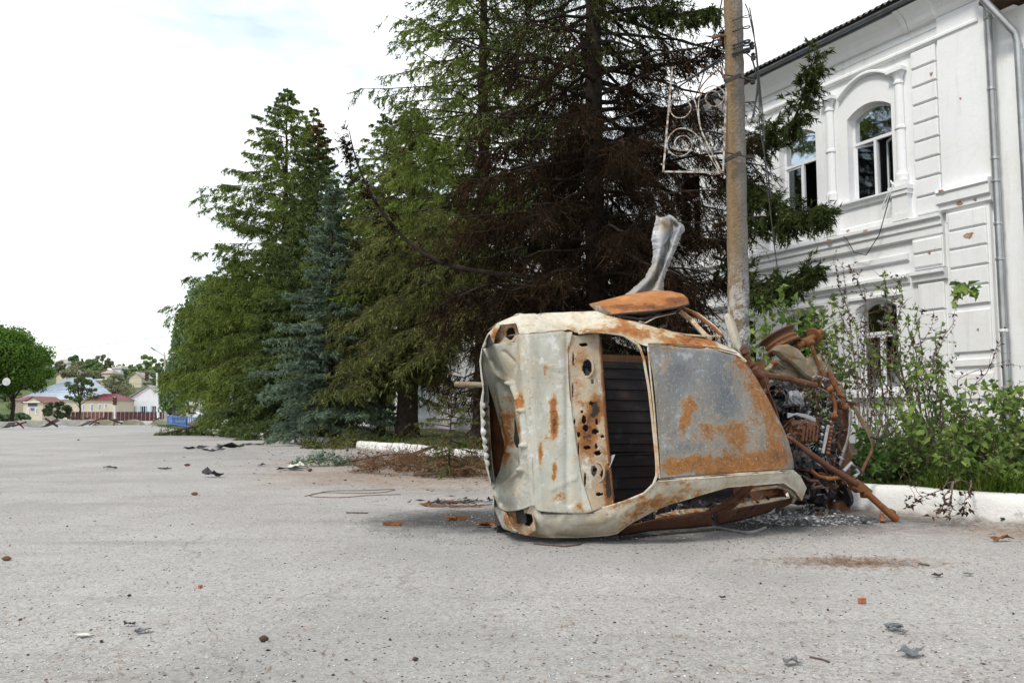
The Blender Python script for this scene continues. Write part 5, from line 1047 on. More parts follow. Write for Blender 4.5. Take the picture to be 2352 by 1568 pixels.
for k in range(9):
    y = 815 + k * 24; x = 622 - k * 3; part('valve_spring', MB().lathe(E_(x - 18, y, .66), E_(x + 16, y + 4, .66) - E_(x - 18, y, .66), [(.014, 0), (.019, .008), (.014, .016), (.019, .024), (.014, .032), (.019, .04), (.012, .05)], 10), W_RUST if k % 3 else W_DARK)
    part('valve_spring', MB().lathe(E_(x - 68, y, .64), E_(x - 34, y + 4, .64) - E_(x - 68, y, .64), [(.014, 0), (.019, .008), (.014, .016), (.019, .024), (.014, .032), (.012, .04)], 10), W_ALU if k % 2 else W_BLACK)
part('camshaft_rail', MB().beam(E_(600, 825, .68), E_(562, 1010, .68), .022, .02), W_ALU, False)
lump('clutch_housing', 355, 495, 985, 1130, .6, W_BLACK, 26, .16, amp=.02); lump('gearbox_case', 480, 600, 1020, 1110, .52, W_ALU, 27, .1); lump('sump', 395, 640, 1090, 1330, .32, W_BLACK, 28, .14, (10, 8), .03); lump('sump', 340, 640, 900, 1150, .36, W_BLACK, 29, .12, (10, 8), .02); lump('bulkhead_scrap', 230, 420, 560, 900, .38, W_BLACK, 30, .1, (10, 8), .03)
# radiator crossmember: a tall dark-rust channel, its bright torn edge
cm = MB(); 
for (y0, y1, xa, xb) in ((700, 835, 652, 735), (838, 860, 655, 730), (863, 1000, 660, 735), (1003, 1120, 672, 748), (1122, 1215, 690, 750)):
    cm.add([E_(xa, y0, .5), E_(xb, y0, .5), E_(xb, y1, .5), E_(xa, y1, .5)] + [p + np.array([.02, 0, -.09]) for p in (E_(xa, y0, .5), E_(xb, y0, .5), E_(xb, y1, .5), E_(xa, y1, .5))], [(0, 1, 2, 3), (0, 4, 5, 1), (1, 5, 6, 2), (2, 6, 7, 3), (3, 7, 4, 0), (7, 6, 5, 4)])
part('crossmember', cm, W_DARK, False)
surf('crossmember_edge', [[ce(728, 700), ce(742, 760), ce(728, 880), ce(700, 980), ce(665, 1088)], [ce(738, 700), ce(756, 760), ce(742, 880), ce(712, 990), ce(680, 1092)]], W_ALU, 24, 4, offs=[.56, .54], plane=True, dent=.01)
plate('crossmember_cap', [(625, 690), (700, 700), (760, 665), (785, 678), (745, 715), (680, 722)], W_DARK, .5, .03)
# lower wheel hub and brake disc on the ground
dc = E_(700, 1290, .36); dax = np.array([.25, 1., .1])
part('brake_disc', MB().lathe(E_(695, 1285, .35), (1, .25, .2), [(.03, -.02), (.128, -.02), (.128, .02), (.06, .02), (.05, .05), (.02, .05)], 28), W_BLACK)
plate('hub_carrier', [(630, 1330), (690, 1320), (745, 1360), (735, 1408), (640, 1410)], W_DARK, .36, .08)
# long drive shaft lying out over the kerb side
part('drive_shaft', MB().tube([E_(320, 895, .95), E_(380, 935, .97), E_(470, 1005, 1.0), E_(600, 1100, 1.03), E_(720, 1172, 1.06), E_(790, 1215, 1.08)], [.016, .02, .026, .028, .03, .032], 12), W_DARK)
plate('shaft_bracket', [(745, 1195), (790, 1180), (850, 1225), (892, 1262), (862, 1305), (835, 1300), (830, 1265), (800, 1270), (760, 1240)], W_RUST, 1.06, .05)
part('drive_shaft', MB().tube([E_(850, 1270, 1.08), E_(970, 1378, 1.12), E_(1052, 1448, 1.15)], [.030, .031, .036], 12), W_RUST)
part('shaft_joint', MB().tube([E_(985, 1392, 1.12), E_(1010, 1400, 1.12), E_(1035, 1398, 1.12)], [.03, .035, .02], 10), W_RUST)
part('shaft_fork', MB().tube([E_(950, 1408, 1.12), E_(955, 1440, 1.13), E_(958, 1464, 1.14)], [.018, .02, .024], 8), W_RUST)
# bent wing stay and thin charred arms
surf('bent_stay', [[ce(752, 690), ce(790, 780), ce(850, 870), ce(880, 940), ce(888, 992)], [ce(775, 700), ce(815, 770), ce(860, 840), ce(905, 900), ce(893, 990)]], W_KHAKI, 22, 5, offs=[.45, .42], plane=True, dent=.01)
for pth, r_, mt in (([(880, 905), (935, 915), (965, 880), (1000, 785)], .012, W_BLACK), ([(890, 985), (860, 1050), (830, 1110), (815, 1160)], .016, W_DARK), ([(930, 915), (985, 900), (1040, 860)], .01, W_BLACK), ([(740, 1090), (790, 1110), (830, 1150)], .02, W_BLACK), ([(700, 1130), (750, 1075), (800, 1140), (770, 1165)], .018, W_ALU), ([(480, 1120), (530, 1160), (600, 1178), (690, 1168)], .02, W_RUST), ([(470, 1190), (530, 1195), (560, 1225), (500, 1240)], .016, W_DARK), ([(760, 840), (720, 930), (690, 1000)], .004, W_KHAKI), ([(480, 575), (540, 580), (600, 610)], .006, W_KHAKI)):
    part('charred_rod', MB().tube([E_(x, y, .62) for x, y in pth], r_, 8), mt)
g = np.random.default_rng(9); sc_ = MB()
for k in range(640):
    x, y = 250 + 450 * g.random(), 520 + 760 * g.random(); 
    if x < 250 + (y - 560) * .2: x += 120
    c_ = E_(x, y, .40 + .22 * g.random()); a, b, d = (g.normal(size=3) * .026 for _ in range(3)); sc_.add([c_, c_ + a, c_ + b, c_ + d], [(0, 1, 2), (0, 2, 3), (0, 3, 1), (1, 3, 2)], int(g.choice([0, 0, 0, 1, 2, 2])))
for k in range(260):
    x, y = 400 + 260 * g.random(), 1310 + 110 * g.random(); w_ = G(*ce(x, y)); c_ = toL(w_ + np.array([0, 0, .012])); a, b, d = (g.normal(size=3) * .02 for _ in range(3)); sc_.add(fin(np.array([c_, c_ + a, c_ + b, c_ + d])), [(0, 1, 2), (0, 2, 3), (0, 3, 1), (1, 3, 2)], int(g.choice([0, 1, 1, 2])))
tag(sc_.build('engine_scrap', [W_BLACK, W_ALU, W_DARK], car), kind='stuff')
for k in range(44):
    x0, y0 = 250 + 420 * g.random(), 470 + 720 * g.random(); pth = [(x0, y0)]
    for _ in range(3): pth.append((pth[-1][0] + g.normal() * 45, pth[-1][1] + g.normal() * 40))
    part('burnt_wire', MB().tube([E_(x, y, .55 + .1 * g.random()) for x, y in pth], .004 + .004 * g.random(), 5), [W_BLACK, W_DARK, W_ALU][k % 3])
# ================================================================== POLE, SIGN FRAME, WIRES
m = Mat('lichened concrete', .95, 0, .15)
x, y, z = m.sep()
c = m.ramp(m.noise(3, 8, .7), (.3, (.15, .138, .122)), (.55, (.215, .20, .18)), (.75, (.28, .262, .24)))
c = m.mix(m.ramp(m.noise(38, 5, .75), (.4, .8), (.6, 0.)), c, (.14, .12, .10))
lich = m.math('MULTIPLY', m.lin(m.math('ADD', x, m.math('MULTIPLY', m.math('SUBTRACT', m.noise(5, 7, .7, sc3=(1, 1, .25)), .5), .14)), -.035, .045, True), m.ramp(m.noise(2.2, 6, .7, sc3=(1, 1, .5)), (.30, .6), (.55, 1.)))
c = m.mix(m.math('MULTIPLY', lich, .78), c, m.ramp(m.noise(16, 5, .7), (.3, (.17, .105, .05)), (.7, (.27, .18, .085))))
lime = m.math('MULTIPLY', m.lin(z, 1.6, 3.0, True), m.ramp(m.noise(7, 8, .75), (.47, 0.), (.55, 1.)))
c = m.mix(m.math('MULTIPLY', lime, .75), c, (.62, .62, .63))
m.color(c); m.bump(m.noise(26, 6, .75), .8, .02); m.bump(m.vor(34), .5, .015)
PY = 10.3; pb = P(1692, 760, PY); PX = pb[0] + .03
pole = empty('utility_pole', (PX, PY, .2), 0, 'tall concrete utility pole stained with orange lichen, standing behind the burnt car', 'pole')
V = []; g = np.random.default_rng(3)
for i, zz in enumerate(np.linspace(-.3, 8.6, 70)):
    t = zz / 8.6; a, b = .128 - .030 * t, .105 - .028 * t; off = .005 * zz; sec = [(-a, -.03), (-a * .75, -b), (a * .1, -b * 1.02), (a * .18, -b * .98), (a * .8, -b * .55), (a, -b * .2), (a, b), (-a, b)]
    V.append([(p[0] + off + g.normal() * .0035, p[1] + g.normal() * .0035, zz) for p in sec] ); V[-1].append(V[-1][0])
MB().grid(np.array(V)[:, ::-1]).build('concrete_shaft', m.m, pole, True)
M_IRON = plain('dark iron', (.055, .045, .04), .7, .4, .5, 8)
M_WIRE = plain('black wire', (.022, .022, .024), .6, 0, .2, 5)
m = Mat('flaking white paint on iron', .7, 0, .3); m.color(m.mix(m.ramp(m.noise(14, 8, .75), (.46, 0.), (.54, 1.)), (.50, .485, .455), (.2, .12, .08))); M_FRAME = m.m
k7 = lambda x, y: (x * .4575 + 1492.9, y * .4575)
def P7(x, y, dY=0.): p = P(*k7(x, y), PY + dY); return Vector(p) - Vector((PX, PY, .2))
for cy_, cyr in ((405, 398), (800, 788)):
    MB().beam(P7(378, cy_ + 6, -.20), P7(455, cyr - 20, -.17), .03, .05).build('clamp', M_IRON, pole); MB().beam(P7(372, cy_ - 22, .18), P7(520, cyr + 2, .18), .03, .05).build('clamp', M_IRON, pole); MB().tube([P7(380, cyr - 22, -.15), P7(520, cyr + 6, -.15)], .009, 6).build('clamp_bolt', M_IRON, pole)
for cy_, r_ in ((90, .006), (145, .008), (215, .012), (232, .010), (258, .016), (268, .010)):
    q = []
    for a in np.linspace(0, 2 * math.pi, 17): q.append(P7(455 + 48 * math.cos(a), cy_ + 6 * math.sin(a * 2) - 10 * math.cos(a), .16 * math.sin(a)))
    MB().tube(q, r_, 6, cap=False).build('binding_wire', M_WIRE, pole)
for px_, py_ in ((350, 215), (512, 230), (518, 285), (515, 405)):
    MB().lathe(P7(px_, py_), (0, 0, 1), [(.0, -.05), (.03, -.045), (.034, 0), (.02, .01), (.032, .03), (.015, .05), (0, .055)], 10).build('insulator', M_IRON, pole)
MB().tube([P7(310, 190), P7(360, 180), P7(410, 180), P7(460, 215)], .02, 6).build('bracket_arm', plain('rusty bracket', (.16, .07, .035), .8, 0, .4, 8), pole)
# loose cables down the right side of the pole (one bundle)
cb_ = empty('cable_bundle', (PX, PY, .2), 0, 'loose black cables hanging down the right side of the concrete pole', 'cable')
for i, pth in enumerate(([(478, 20), (495, 60), (525, 200), (545, 400), (540, 480), (505, 620)], [(500, 40), (520, 150), (535, 300), (548, 420), (560, 600), (585, 900), (620, 1200), (640, 1350)], [(470, 255), (510, 290), (542, 400), (532, 500), (520, 590)], [(505, 100), (535, 250), (552, 430), (565, 560), (575, 700)], [(512, 285), (538, 380), (548, 480), (548, 580), (556, 680), (590, 860), (610, 1000)])):
    MB().tube([P7(x, y, -.12 - .02 * i) for x, y in pth], .0075 + .002 * (i == 2), 5).build('cable', M_WIRE, cb_)
# ornamental frame hung on the pole: square bars and scrolls
sf = empty('scroll_frame', (PX - .25, PY, 3.6), 0, 'white iron scrollwork frame hanging from the left side of the pole', 'ornament')
def S7(x, y, dY=0.): return Vector(P(*k7(x, y), PY + dY)) - Vector((PX - .25, PY, 3.6))
for a, b in (((112, 338), (66, 866)), ((64, 862), (372, 866)), ((384, 420), (367, 866))): MB().beam(S7(*a), S7(*b), .021, .021).build('frame_bar', M_FRAME, sf)
def smooth_path(pts, n=60):
    p = [Vector(q) for q in pts]; t = np.linspace(0, len(p) - 1, n); arr = np.array(p); return cat(arr[:, None, :], n)[:, 0, :]
S = [[(352, 858), (300, 745), (255, 645), (238, 560), (220, 500), (172, 477), (118, 497), (100, 545), (125, 588), (175, 588), (206, 548), (190, 512), (155, 505)],
     [(346, 862), (290, 765), (240, 685), (185, 648), (130, 652), (90, 700), (92, 755), (140, 785), (192, 768), (212, 722), (182, 684), (138, 692), (122, 730), (145, 758), (178, 745), (180, 720), (160, 708)],
     [(358, 860), (305, 760), (265, 675), (247, 600), (245, 510), (268, 455), (320, 432), (366, 455), (374, 495), (340, 533), (298, 528), (278, 495), (296, 462), (335, 462), (352, 485)]]
for q in S: MB().tube(smooth_path([S7(*a) for a in q]), .0082, 6).build('scroll', M_FRAME, sf)
MB().tube(smooth_path([S7(*a) for a in [(248, 470), (255, 440), (300, 385), (335, 358), (352, 335), (362, 360), (380, 415)]], 30), .010, 6).build('scroll', plain('rusty scroll', (.15, .075, .045), .8, 0, .4, 9), sf)
# span wires from the pole to the left, through the spruces
for i, (a, Ya, b, Yb, r_) in enumerate((((1690, 108), PY, (1300, 310), 17, .012), ((1686, 118), PY, (1480, 200), 15, .010), ((1660, -10), 9.6, (1628, 130), 11.2, .009), ((1628, 130), 11.2, (1590, 240), 12.5, .009))):
    a3, b3 = Vector(P(*a, Ya)), Vector(P(*b, Yb)); pts = [a3.lerp(b3, t) + Vector((0, 0, -.25 * 4 * t * (1 - t) * (a3 - b3).length / 8)) for t in np.linspace(0, 1, 12)]
    tag(MB().tube(pts, r_, 5).build('span_wire', M_WIRE), ['thick wire running from the pole clamp down into the burnt spruce', 'upper wire from the pole clamp towards the burnt spruce trunk', 'thin wire dropping from above the frame beside the pole', 'lower continuation of the thin wire left of the scrollwork frame'][i], 'wire')

# ================================================================== FAR TOWN
k3 = lambda x, y: (x * .2197, y * .2197 + 689.)
def P3(x, y, Y): return P(*k3(x, y), Y)
M_PEACH = plain('cream render', (.53, .47, .36), .9, 0, .1, .6); M_WALLW = plain('white house wall', (.66, .67, .68), .9, 0, .1, .6)
M_ROOFB = plain('pale blue metal roof', (.50, .56, .63), .4, .2, .1, .4); M_ROOFR = plain('dark red metal roof', (.20, .035, .05), .5, .1, .2, .5); M_ROOFT = plain('brown red roof', (.20, .085, .07), .7, 0, .2, 1.)
M_ROOFG = plain('grey asbestos roof', (.34, .31, .28), .9, 0, .25, .8); M_DK = plain('dark window glass', (.03, .035, .045), .15, 0, .2, 1); M_BLUE = plain('sky blue paint', (.16, .38, .62), .6, 0, .15, 2); M_MAROON = plain('maroon sheet fence', (.065, .022, .026), .55, 0, .2, .8); M_BROWNF = plain('brown sheet fence', (.15, .075, .06), .55, 0, .2, .8)
M_CONC = plain('weathered concrete', (.33, .32, .29), .95, 0, .3, 2.5, .1, .5); M_MOUND = plain('mossy concrete', (.24, .225, .17), .95, 0, .35, 2.5, .1, .6); M_RUSTI = plain('rusty steel beam', (.11, .058, .042), .85, 0, .5, 4)
def house(name, label, x0, x1, yb, ye, yr, Y, dep, wall_m, roof_m, wins=(), gable=False, ov=.3, rx=None, ribs=0, frame=None, group=None, hipb=.25, below=.0):
    a, b = P3(x0, yb, Y), P3(x1, yb, Y); zb = a[2] - below; ze = P3(x0, ye, Y)[2]; zr = P3(x0, yr, Y)[2]; X0, X1 = a[0], b[0]; W_ = X1 - X0
    r = empty(name, (X0, Y, zb), 0, label, 'house', group); h = ze - zb; hr = zr - zb
    w_ = MB(); w_.box(0, W_, 0, dep, 0, h)
    if gable: w_.prism([(0, .001, h), (W_, .001, h), (W_ / 2 if rx is None else rx * W_, .001, hr - .1)], (0, dep - .002, 0))
    w_.build('wall', wall_m, r); rf = MB(); n = 40 if ribs else 2
    if gable:
        c_ = W_ / 2 if rx is None else rx * W_
        rf.prism([(-ov, -ov, h - .12), (c_, -ov, hr), (c_, -ov, hr + .14), (-ov - .08, -ov, h - .02)], (0, dep + 2 * ov, 0)); rf.prism([(W_ + ov, -ov, h - .12), (W_ + ov + .08, -ov, h - .02), (c_, -ov, hr + .141), (c_, -ov, hr + .001)], (0, dep + 2 * ov, 0))
    else:
        i = hipb * W_; e = [(-ov, -ov, h), (W_ + ov, -ov, h), (W_ + ov, dep + ov, h), (-ov, dep + ov, h)]; t1, t2 = ((i if rx is None else rx[0] * W_), dep / 2, hr), ((W_ - i if rx is None else rx[1] * W_), dep / 2, hr)
        rf.add(e + [t1, t2], [(0, 1, 5, 4), (1, 2, 5), (2, 3, 4, 5), (3, 0, 4), (3, 2, 1, 0)])
        if ribs:
            for k in range(ribs):
                t = (k + .5) / ribs; q = Vector(e[0]).lerp(Vector(e[1]), t); u = Vector(t1).lerp(Vector(t2), t)
                rf.beam(q + Vector((0, 0, .04)), u + Vector((0, 0, .04)), .05, .05)
    rf.build('roof', roof_m, r)
    for (u0, u1, v0, v1) in wins:
        A, B = Vector(P3(u0, v1, Y)) - Vector((X0, Y, zb)), Vector(P3(u1, v0, Y)) - Vector((X0, Y, zb)); f = .09; fr = MB()
        for q in ((A.x - f, A.x + .02, A.z - f, B.z + f), (B.x - .02, B.x + f, A.z - f, B.z + f), (A.x + .02, B.x - .02, B.z, B.z + f), (A.x + .02, B.x - .02, A.z - f, A.z), ((A.x + B.x) / 2 - .04, (A.x + B.x) / 2 + .04, A.z, B.z)): fr.box(q[0], q[1], -.07, -.005, q[2], q[3])
        wo = fr.build('window', frame or M_UPVC, r); pn = MB(); pn.box(A.x, B.x, -.03, -.002, A.z, B.z); pn.build('pane', M_DK, wo)
    return r
pr = house('porch_building', 'small cream gabled porch with a long dark sign window and a blue plaque', 235, 440, 1252, 1072, 1012, 150, 7, M_PEACH, M_ROOFT, [(286, 302, 1128, 1190), (376, 398, 1128, 1190)], True, .25)
def on(r, Y, x0, x1, y0, y1, mat, nm, dz=.05):
    A, B = Vector(P3(x0, y1, Y)) - r.location, Vector(P3(x1, y0, Y)) - r.location; mb = MB(); mb.box(A.x, B.x, -dz, -.002, A.z, B.z); return mb.build(nm, mat, r)
on(pr, 150, 284, 402, 1070, 1114, M_UPVC, 'sign_frame', .06); on(pr, 150, 290, 397, 1075, 1110, M_DK, 'sign_window', .08); on(pr, 150, 322, 357, 1127, 1153, plain('blue plaque', (.05, .13, .5), .5), 'wall_plaque', .07); on(pr, 150, 252, 430, 1062, 1070, M_UPVC, 'eaves_board', .3)
house('long_cream_house', 'long cream house with a pale blue ribbed metal roof behind the porch', 200, 880, 1250, 1040, 797, 172, 14, M_PEACH, M_ROOFB, [(715, 742, 1085, 1160), (865, 885, 1090, 1160), (600, 640, 1170, 1200)], False, .5, (.50, .82), 46)
house('cream_annex', 'low cream annex with a dark red roof right of the long cream house', 880, 1190, 1250, 1046, 975, 171, 9, M_PEACH, M_ROOFR, [(950, 975, 1090, 1160), (1030, 1055, 1090, 1150), (1098, 1120, 1085, 1130)], False, .4, None, 18)
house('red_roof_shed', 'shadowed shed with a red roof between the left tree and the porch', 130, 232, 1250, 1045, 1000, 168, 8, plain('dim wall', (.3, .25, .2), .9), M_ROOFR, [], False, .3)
hw_ = house('white_cottage', 'white cottage with sky blue shutters and a grey ribbed asbestos roof behind the maroon fence', 1290, 1740, 1250, 1066, 893, 182, 11, M_WALLW, M_ROOFG, [(1368, 1412, 1108, 1180), (1478, 1524, 1108, 1180), (1590, 1634, 1106, 1180)], True, .4, .56)
for x0, x1 in ((1355, 1366), (1414, 1424), (1466, 1477), (1526, 1536), (1578, 1589), (1636, 1646)): on(hw_, 182, x0, x1, 1104, 1182, M_BLUE, 'shutter', .09)
house('grey_lean_to', 'pale lean-to shed joined to the left of the white cottage', 1190, 1292, 1250, 1085, 1050, 181, 6, M_WALLW, M_ROOFG, [(1205, 1280, 1105, 1160)], False, .2)
house('low_far_house', 'low house with a grey roof half hidden by the weeping birch', 1800, 2010, 1250, 1130, 1060, 186, 9, M_WALLW, M_ROOFG, [], False, .4)
# fence of sheet panels, each panel a part
fe = empty('sheet_fence', tuple(P3(700, 1258, 160)), 0, 'long maroon and brown sheet metal fence in front of the cottages', 'fence')
xs_ = list(np.linspace(700, 1080, 10)) + list(np.linspace(1086, 1740, 16))
for i, (a, b) in enumerate(zip(xs_[:-1], xs_[1:])):
    A, B = Vector(P3(a, 1262, 160)) - fe.location, Vector(P3(b, 1167, 160)) - fe.location; mb = MB(); n = 9
    g_ = [[(A.x + (B.x - A.x - .02) * k / n, .03 * (k % 2), z) for k in range(n + 1)] for z in (A.z, B.z)]; mb.slab(np.array(g_), (0, .02, 0)); mb.build('fence_panel', M_BROWNF if 3 <= i < 9 else M_MAROON, fe)
# hillside houses and trees
hh = [(545, 705, 690, 660, 610, 430, 'far house with a grey hipped roof on the skyline above the pale blue roof'), (590, 690, 800, 785, 750, 300, 'half hidden hillside gable above the pale blue roof'), (690, 800, 800, 785, 722, 310, 'pinkish hillside roof left of the bare trees'), (1060, 1160, 790, 765, 722, 330, 'hillside house with a pale pink roof in the middle of the slope'), (1170, 1260, 730, 715, 676, 390, 'pale house higher on the slope left of the traffic light'), (1350, 1480, 830, 812, 752, 300, 'grey gable roof on the slope just left of the hanging traffic light'), (1440, 1510, 675, 665, 650, 440, 'tiny flat house on the skyline near the lamp pole'), (920, 1100, 850, 835, 818, 260, 'long pale flat roof among the bare trees')]
for i, (x0, x1, yb, ye, yr, Y, lb_) in enumerate(hh):
    house('hill_house', lb_, x0, x1, yb, ye, yr, Y, 9, M_PEACH if i % 2 else M_WALLW, [M_ROOFG, plain('faded pink roof', (.36, .27, .25), .8), M_ROOFB][[0, 0, 1, 1, 0, 0, 0, 2][i]], [], i in (1, 5), .4, None, 0, None, 'houses on the hillside', .3, 4.)
F_HILL = leafy('hillside leaves', [(.1, (0.162, 0.230, 0.088)), (.5, (0.243, 0.324, 0.128)), (.9, (0.351, 0.432, 0.203))], .3, .05)  # hillside leaf tones lightened to stand in for distance haze
F_HILL2 = leafy('hillside dull leaves', [(.1, (0.175, 0.188, 0.106)), (.5, (0.250, 0.263, 0.150)), (.9, (0.338, 0.350, 0.213))], .3, .05)
F_HILL3 = leafy('hillside dark leaves', [(.1, (0.098, 0.154, 0.084)), (.5, (0.140, 0.217, 0.112)), (.9, (0.210, 0.294, 0.154))], .3, .05)
protos = []
for i, mt in enumerate((F_HILL, F_HILL2, F_HILL3)):
    for v in range(2):
        r = broadleaf((0, 0, 0), 7, 7.5, 300 + i * 5 + v, '', mt, 22, 150, .62, .05, .2, name='hillside_tree', squash=.95); protos.append(r)
g = np.random.default_rng(21); hk = []
px_named = [(790, 690, 420, 2, 1.0, 'dark round tree on the skyline right of the highest roof'), (935, 690, 420, 2, .75, 'dark narrow tree on the skyline'), (1060, 720, 400, 1, 1.2, 'sparse grey green tree on the skyline'), (1540, 720, 380, 0, 1.6, 'big light green tree on the skyline left of the lamp pole')]
for q in px_named: hk.append((q[0], q[1], q[2], protos[q[3] * 2], q[4], q[5]))
kinds = ['bright green', 'dull olive', 'dark green']
for k in range(215):
    Y = 225 + 235 * g.random() ** .85; cx_ = -200 + 2300 * g.random(); hk.append((cx_, None, Y, protos[int(g.integers(6))], .40 + .5 * g.random(), None))
for k in range(120):
    Y = 360 + 60 * g.random(); hk.append((-150 + 2100 * g.random(), None, Y, protos[int(g.integers(6))], .28 + .35 * g.random() ** 2, None))
first = set()
def hill_label(cx_, Y, ki, s_):
    size = 'small' if s_ < .5 else 'large' if s_ > .72 else 'medium'
    where = 'behind the large left tree' if cx_ < 380 else 'above the pale blue roof' if cx_ < 780 else 'behind the half-bare street trees' if cx_ < 1050 else 'above the dark red annex roof' if cx_ < 1280 else 'above the white cottage' if cx_ < 1620 else 'behind the weeping birch'
    row = 'at the foot of the hill' if Y < 275 else 'halfway up the hill' if Y < 345 else 'near the skyline' if Y < 395 else 'on the skyline'
    return f'{size} {kinds[ki]} tree {row} {where}'
for cx_, cy_, Y, pr_, s_, lb_ in hk:
    if cx_ > 1850 or cx_ < -120: continue
    if lb_ is None and any(q[0] - 60 < cx_ < q[1] + 60 and Y < q[5] + 12 and Y > q[5] - 75 for q in hh): continue
    X = P3(cx_, 800, Y)[0]; z = hill_z(X, Y)
    ki = protos.index(pr_) // 2
    if id(pr_) in first: o = copy_tree(pr_)
    else: o = pr_; first.add(id(pr_))
    o.location = (X, Y, z - .2); o.scale = (s_ * 1.1, s_ * 1.1, s_); o.rotation_euler = (0, 0, g.random() * 6)
    tag(o, lb_ or hill_label(cx_, Y, ki, s_), 'tree', 'trees on the far hillside')
for pr_ in protos:
    if id(pr_) not in first: bpy.data.objects.remove(pr_)
# street trees between the houses
m_bare = F_HILL2
def tree3(cx_, yb, yt, wpx, Y, seed, label, mat, nb=20, lv=150, sz=.28, th=.3, tr=.16):
    b = P3(cx_, yb, Y); H = P3(cx_, yt, Y)[2] - b[2]; W_ = wpx * .2197 / F_ * Y; return broadleaf(tuple(b), H, W_, seed, label, mat, nb, lv, sz, th, tr)
tree3(825, 1250, 800, 330, 140, 401, 'thin leafy street tree with a bent trunk in front of the pale blue roof', leafy('thin leaves', [(.2, (.05, .085, .025)), (.8, (.12, .16, .05))], .3), 34, 75, .30, .38)
tree3(1190, 1160, 770, 380, 215, 402, 'broad half-bare tree behind the red roofed annex', F_HILL2, 36, 130, .42, .25, .2)
tree3(790, 900, 680, 300, 230, 404, 'half-bare tree rising above the pale blue roof', F_HILL2, 26, 120, .45, .25, .2)
tree3(1690, 1010, 600, 200, 130, 405, 'bright birch behind the lamp pole', F_BIRCH, 30, 160, .26, .3, .12)
tree3(590, 1260, 1050, 260, 145, 406, 'grey green bush between the porch and the cream house', leafy('grey bush', [(.2, (.05, .075, .04)), (.8, (.11, .14, .075))], .3), 26, 220, .3, .12, .1)
tree3(1850, 1250, 1080, 250, 165, 407, 'green bush left of the blue railing behind the lamp pole', F_LIME, 18, 200, .35, .15, .1)
tree3(215, 1262, 1180, 180, 120, 408, 'clipped dark hedge bush beside the porch', F_HILL3, 22, 260, .22, .05, .08)
tree3(90, 1275, 1190, 200, 118, 409, 'flowering hedge bush below the large left tree', F_HILL3, 22, 260, .22, .05, .08)
tree3(-60, 1280, 1180, 200, 116, 410, 'hedge bush at the left edge of the road', F_HILL3, 22, 260, .22, .05, .08)
# ---- street furniture
def pole3(name, label, pts, Y, r_, mat, cat_='lamp post'):
    b = P3(*pts[0], Y); o = empty(name, tuple(b), 0, label, cat_); mb = MB(); mb.tube([Vector(P3(*q, Y)) - Vector(b) for q in pts], r_, 8); mb.build('post', mat, o, True); return o, Vector(b)
M_POST = plain('weathered post', (.36, .33, .29), .9, 0, .25, 2); M_STEEL = plain('grey steel', (.22, .24, .26), .5, .5, .2, 2)
def arm(o, b, pts, Y, r_, nm='lamp_arm', mat=None): MB().tube([Vector(P3(*q, Y)) - b for q in pts], r_, 6).build(nm, mat or M_STEEL, o, True)
o, b = pole3('street_lamp', 'grey lamp post with a long arm left of the weeping birch', [(1730, 1262), (1722, 570)], 118, [.17, .12], M_POST); arm(o, b, [(1722, 585), (1660, 545), (1585, 500)], 118, [.06, .05, .09]); arm(o, b, [(1580, 496), (1620, 525)], 118, .13, 'lamp_head')
o, b = pole3('street_lamp', 'pale concrete post carrying the hanging traffic light', [(1655, 1250), (1640, 760)], 128, [.2, .14], M_WALLW); arm(o, b, [(1645, 768), (1555, 738)], 128, .05)
tl = MB(); tq = [Vector(P3(x, y, 127)) - b for x, y in ((1514, 842), (1548, 752))]
def light3(x0, x1, y0, y1, Y, o, b):
    A, B = Vector(P3(x0, y1, Y)) - b, Vector(P3(x1, y0, Y)) - b; mb = MB(); mb.box(A.x, B.x, A.y, A.y + .3, A.z, B.z); mb.build('signal_housing', M_WIRE, o); h = (B.z - A.z) / 3; c_ = (A.x + B.x) / 2; rr = min(h, B.x - A.x) * .40
    for k in range(3):
        mb = MB(); mb.lathe((c_, A.y - .002, A.z + h * (k + .5)), (0, -1, 0), [(0, .01), (rr, .0), (rr, .26), (rr * 1.05, .26), (rr * 1.05, 0)], 14); mb.build('signal_lens', plain('dull amber lens', (.22, .12, .05), .4), o)
light3(1516, 1548, 752, 842, 127, o, b)
o, b = pole3('traffic_light', 'three-lamp traffic light on a white and blue pole in front of the maroon fence', [(1198, 1240), (1198, 1010)], 112, [.13, .11], M_WALLW, 'traffic light'); light3(1183, 1214, 1015, 1096, 111.6, o, b)
o, b = pole3('street_lamp', 'lamp post painted white and blue at its foot behind the blue railing', [(1945, 1262), (1930, 330)], 88, [.17, .10], M_POST); arm(o, b, [(1930, 340), (1880, 255), (1822, 182)], 88, [.05, .05, .10]); A = Vector(P3(1946, 1215, 88)) - b
mb = MB(); mb.tube([Vector((0, 0, .0)), Vector((-.02, 0, 1.9))], [.185, .18], 10); mb.build('painted_foot', M_WALLW, o); mb = MB(); mb.tube([Vector((-.02, 0, 1.9)), Vector((-.03, 0, 2.6))], [.18, .175], 10); mb.build('painted_band', M_BLUE, o)
A, B = Vector(P3(1903, 980, 87.5)) - b, Vector(P3(1938, 912, 87.5)) - b; mb = MB(); mb.box(A.x, B.x, A.y, A.y + .06, A.z, B.z); mb.build('crossing_sign', plain('blue sign', (.02, .07, .32), .5), o); 
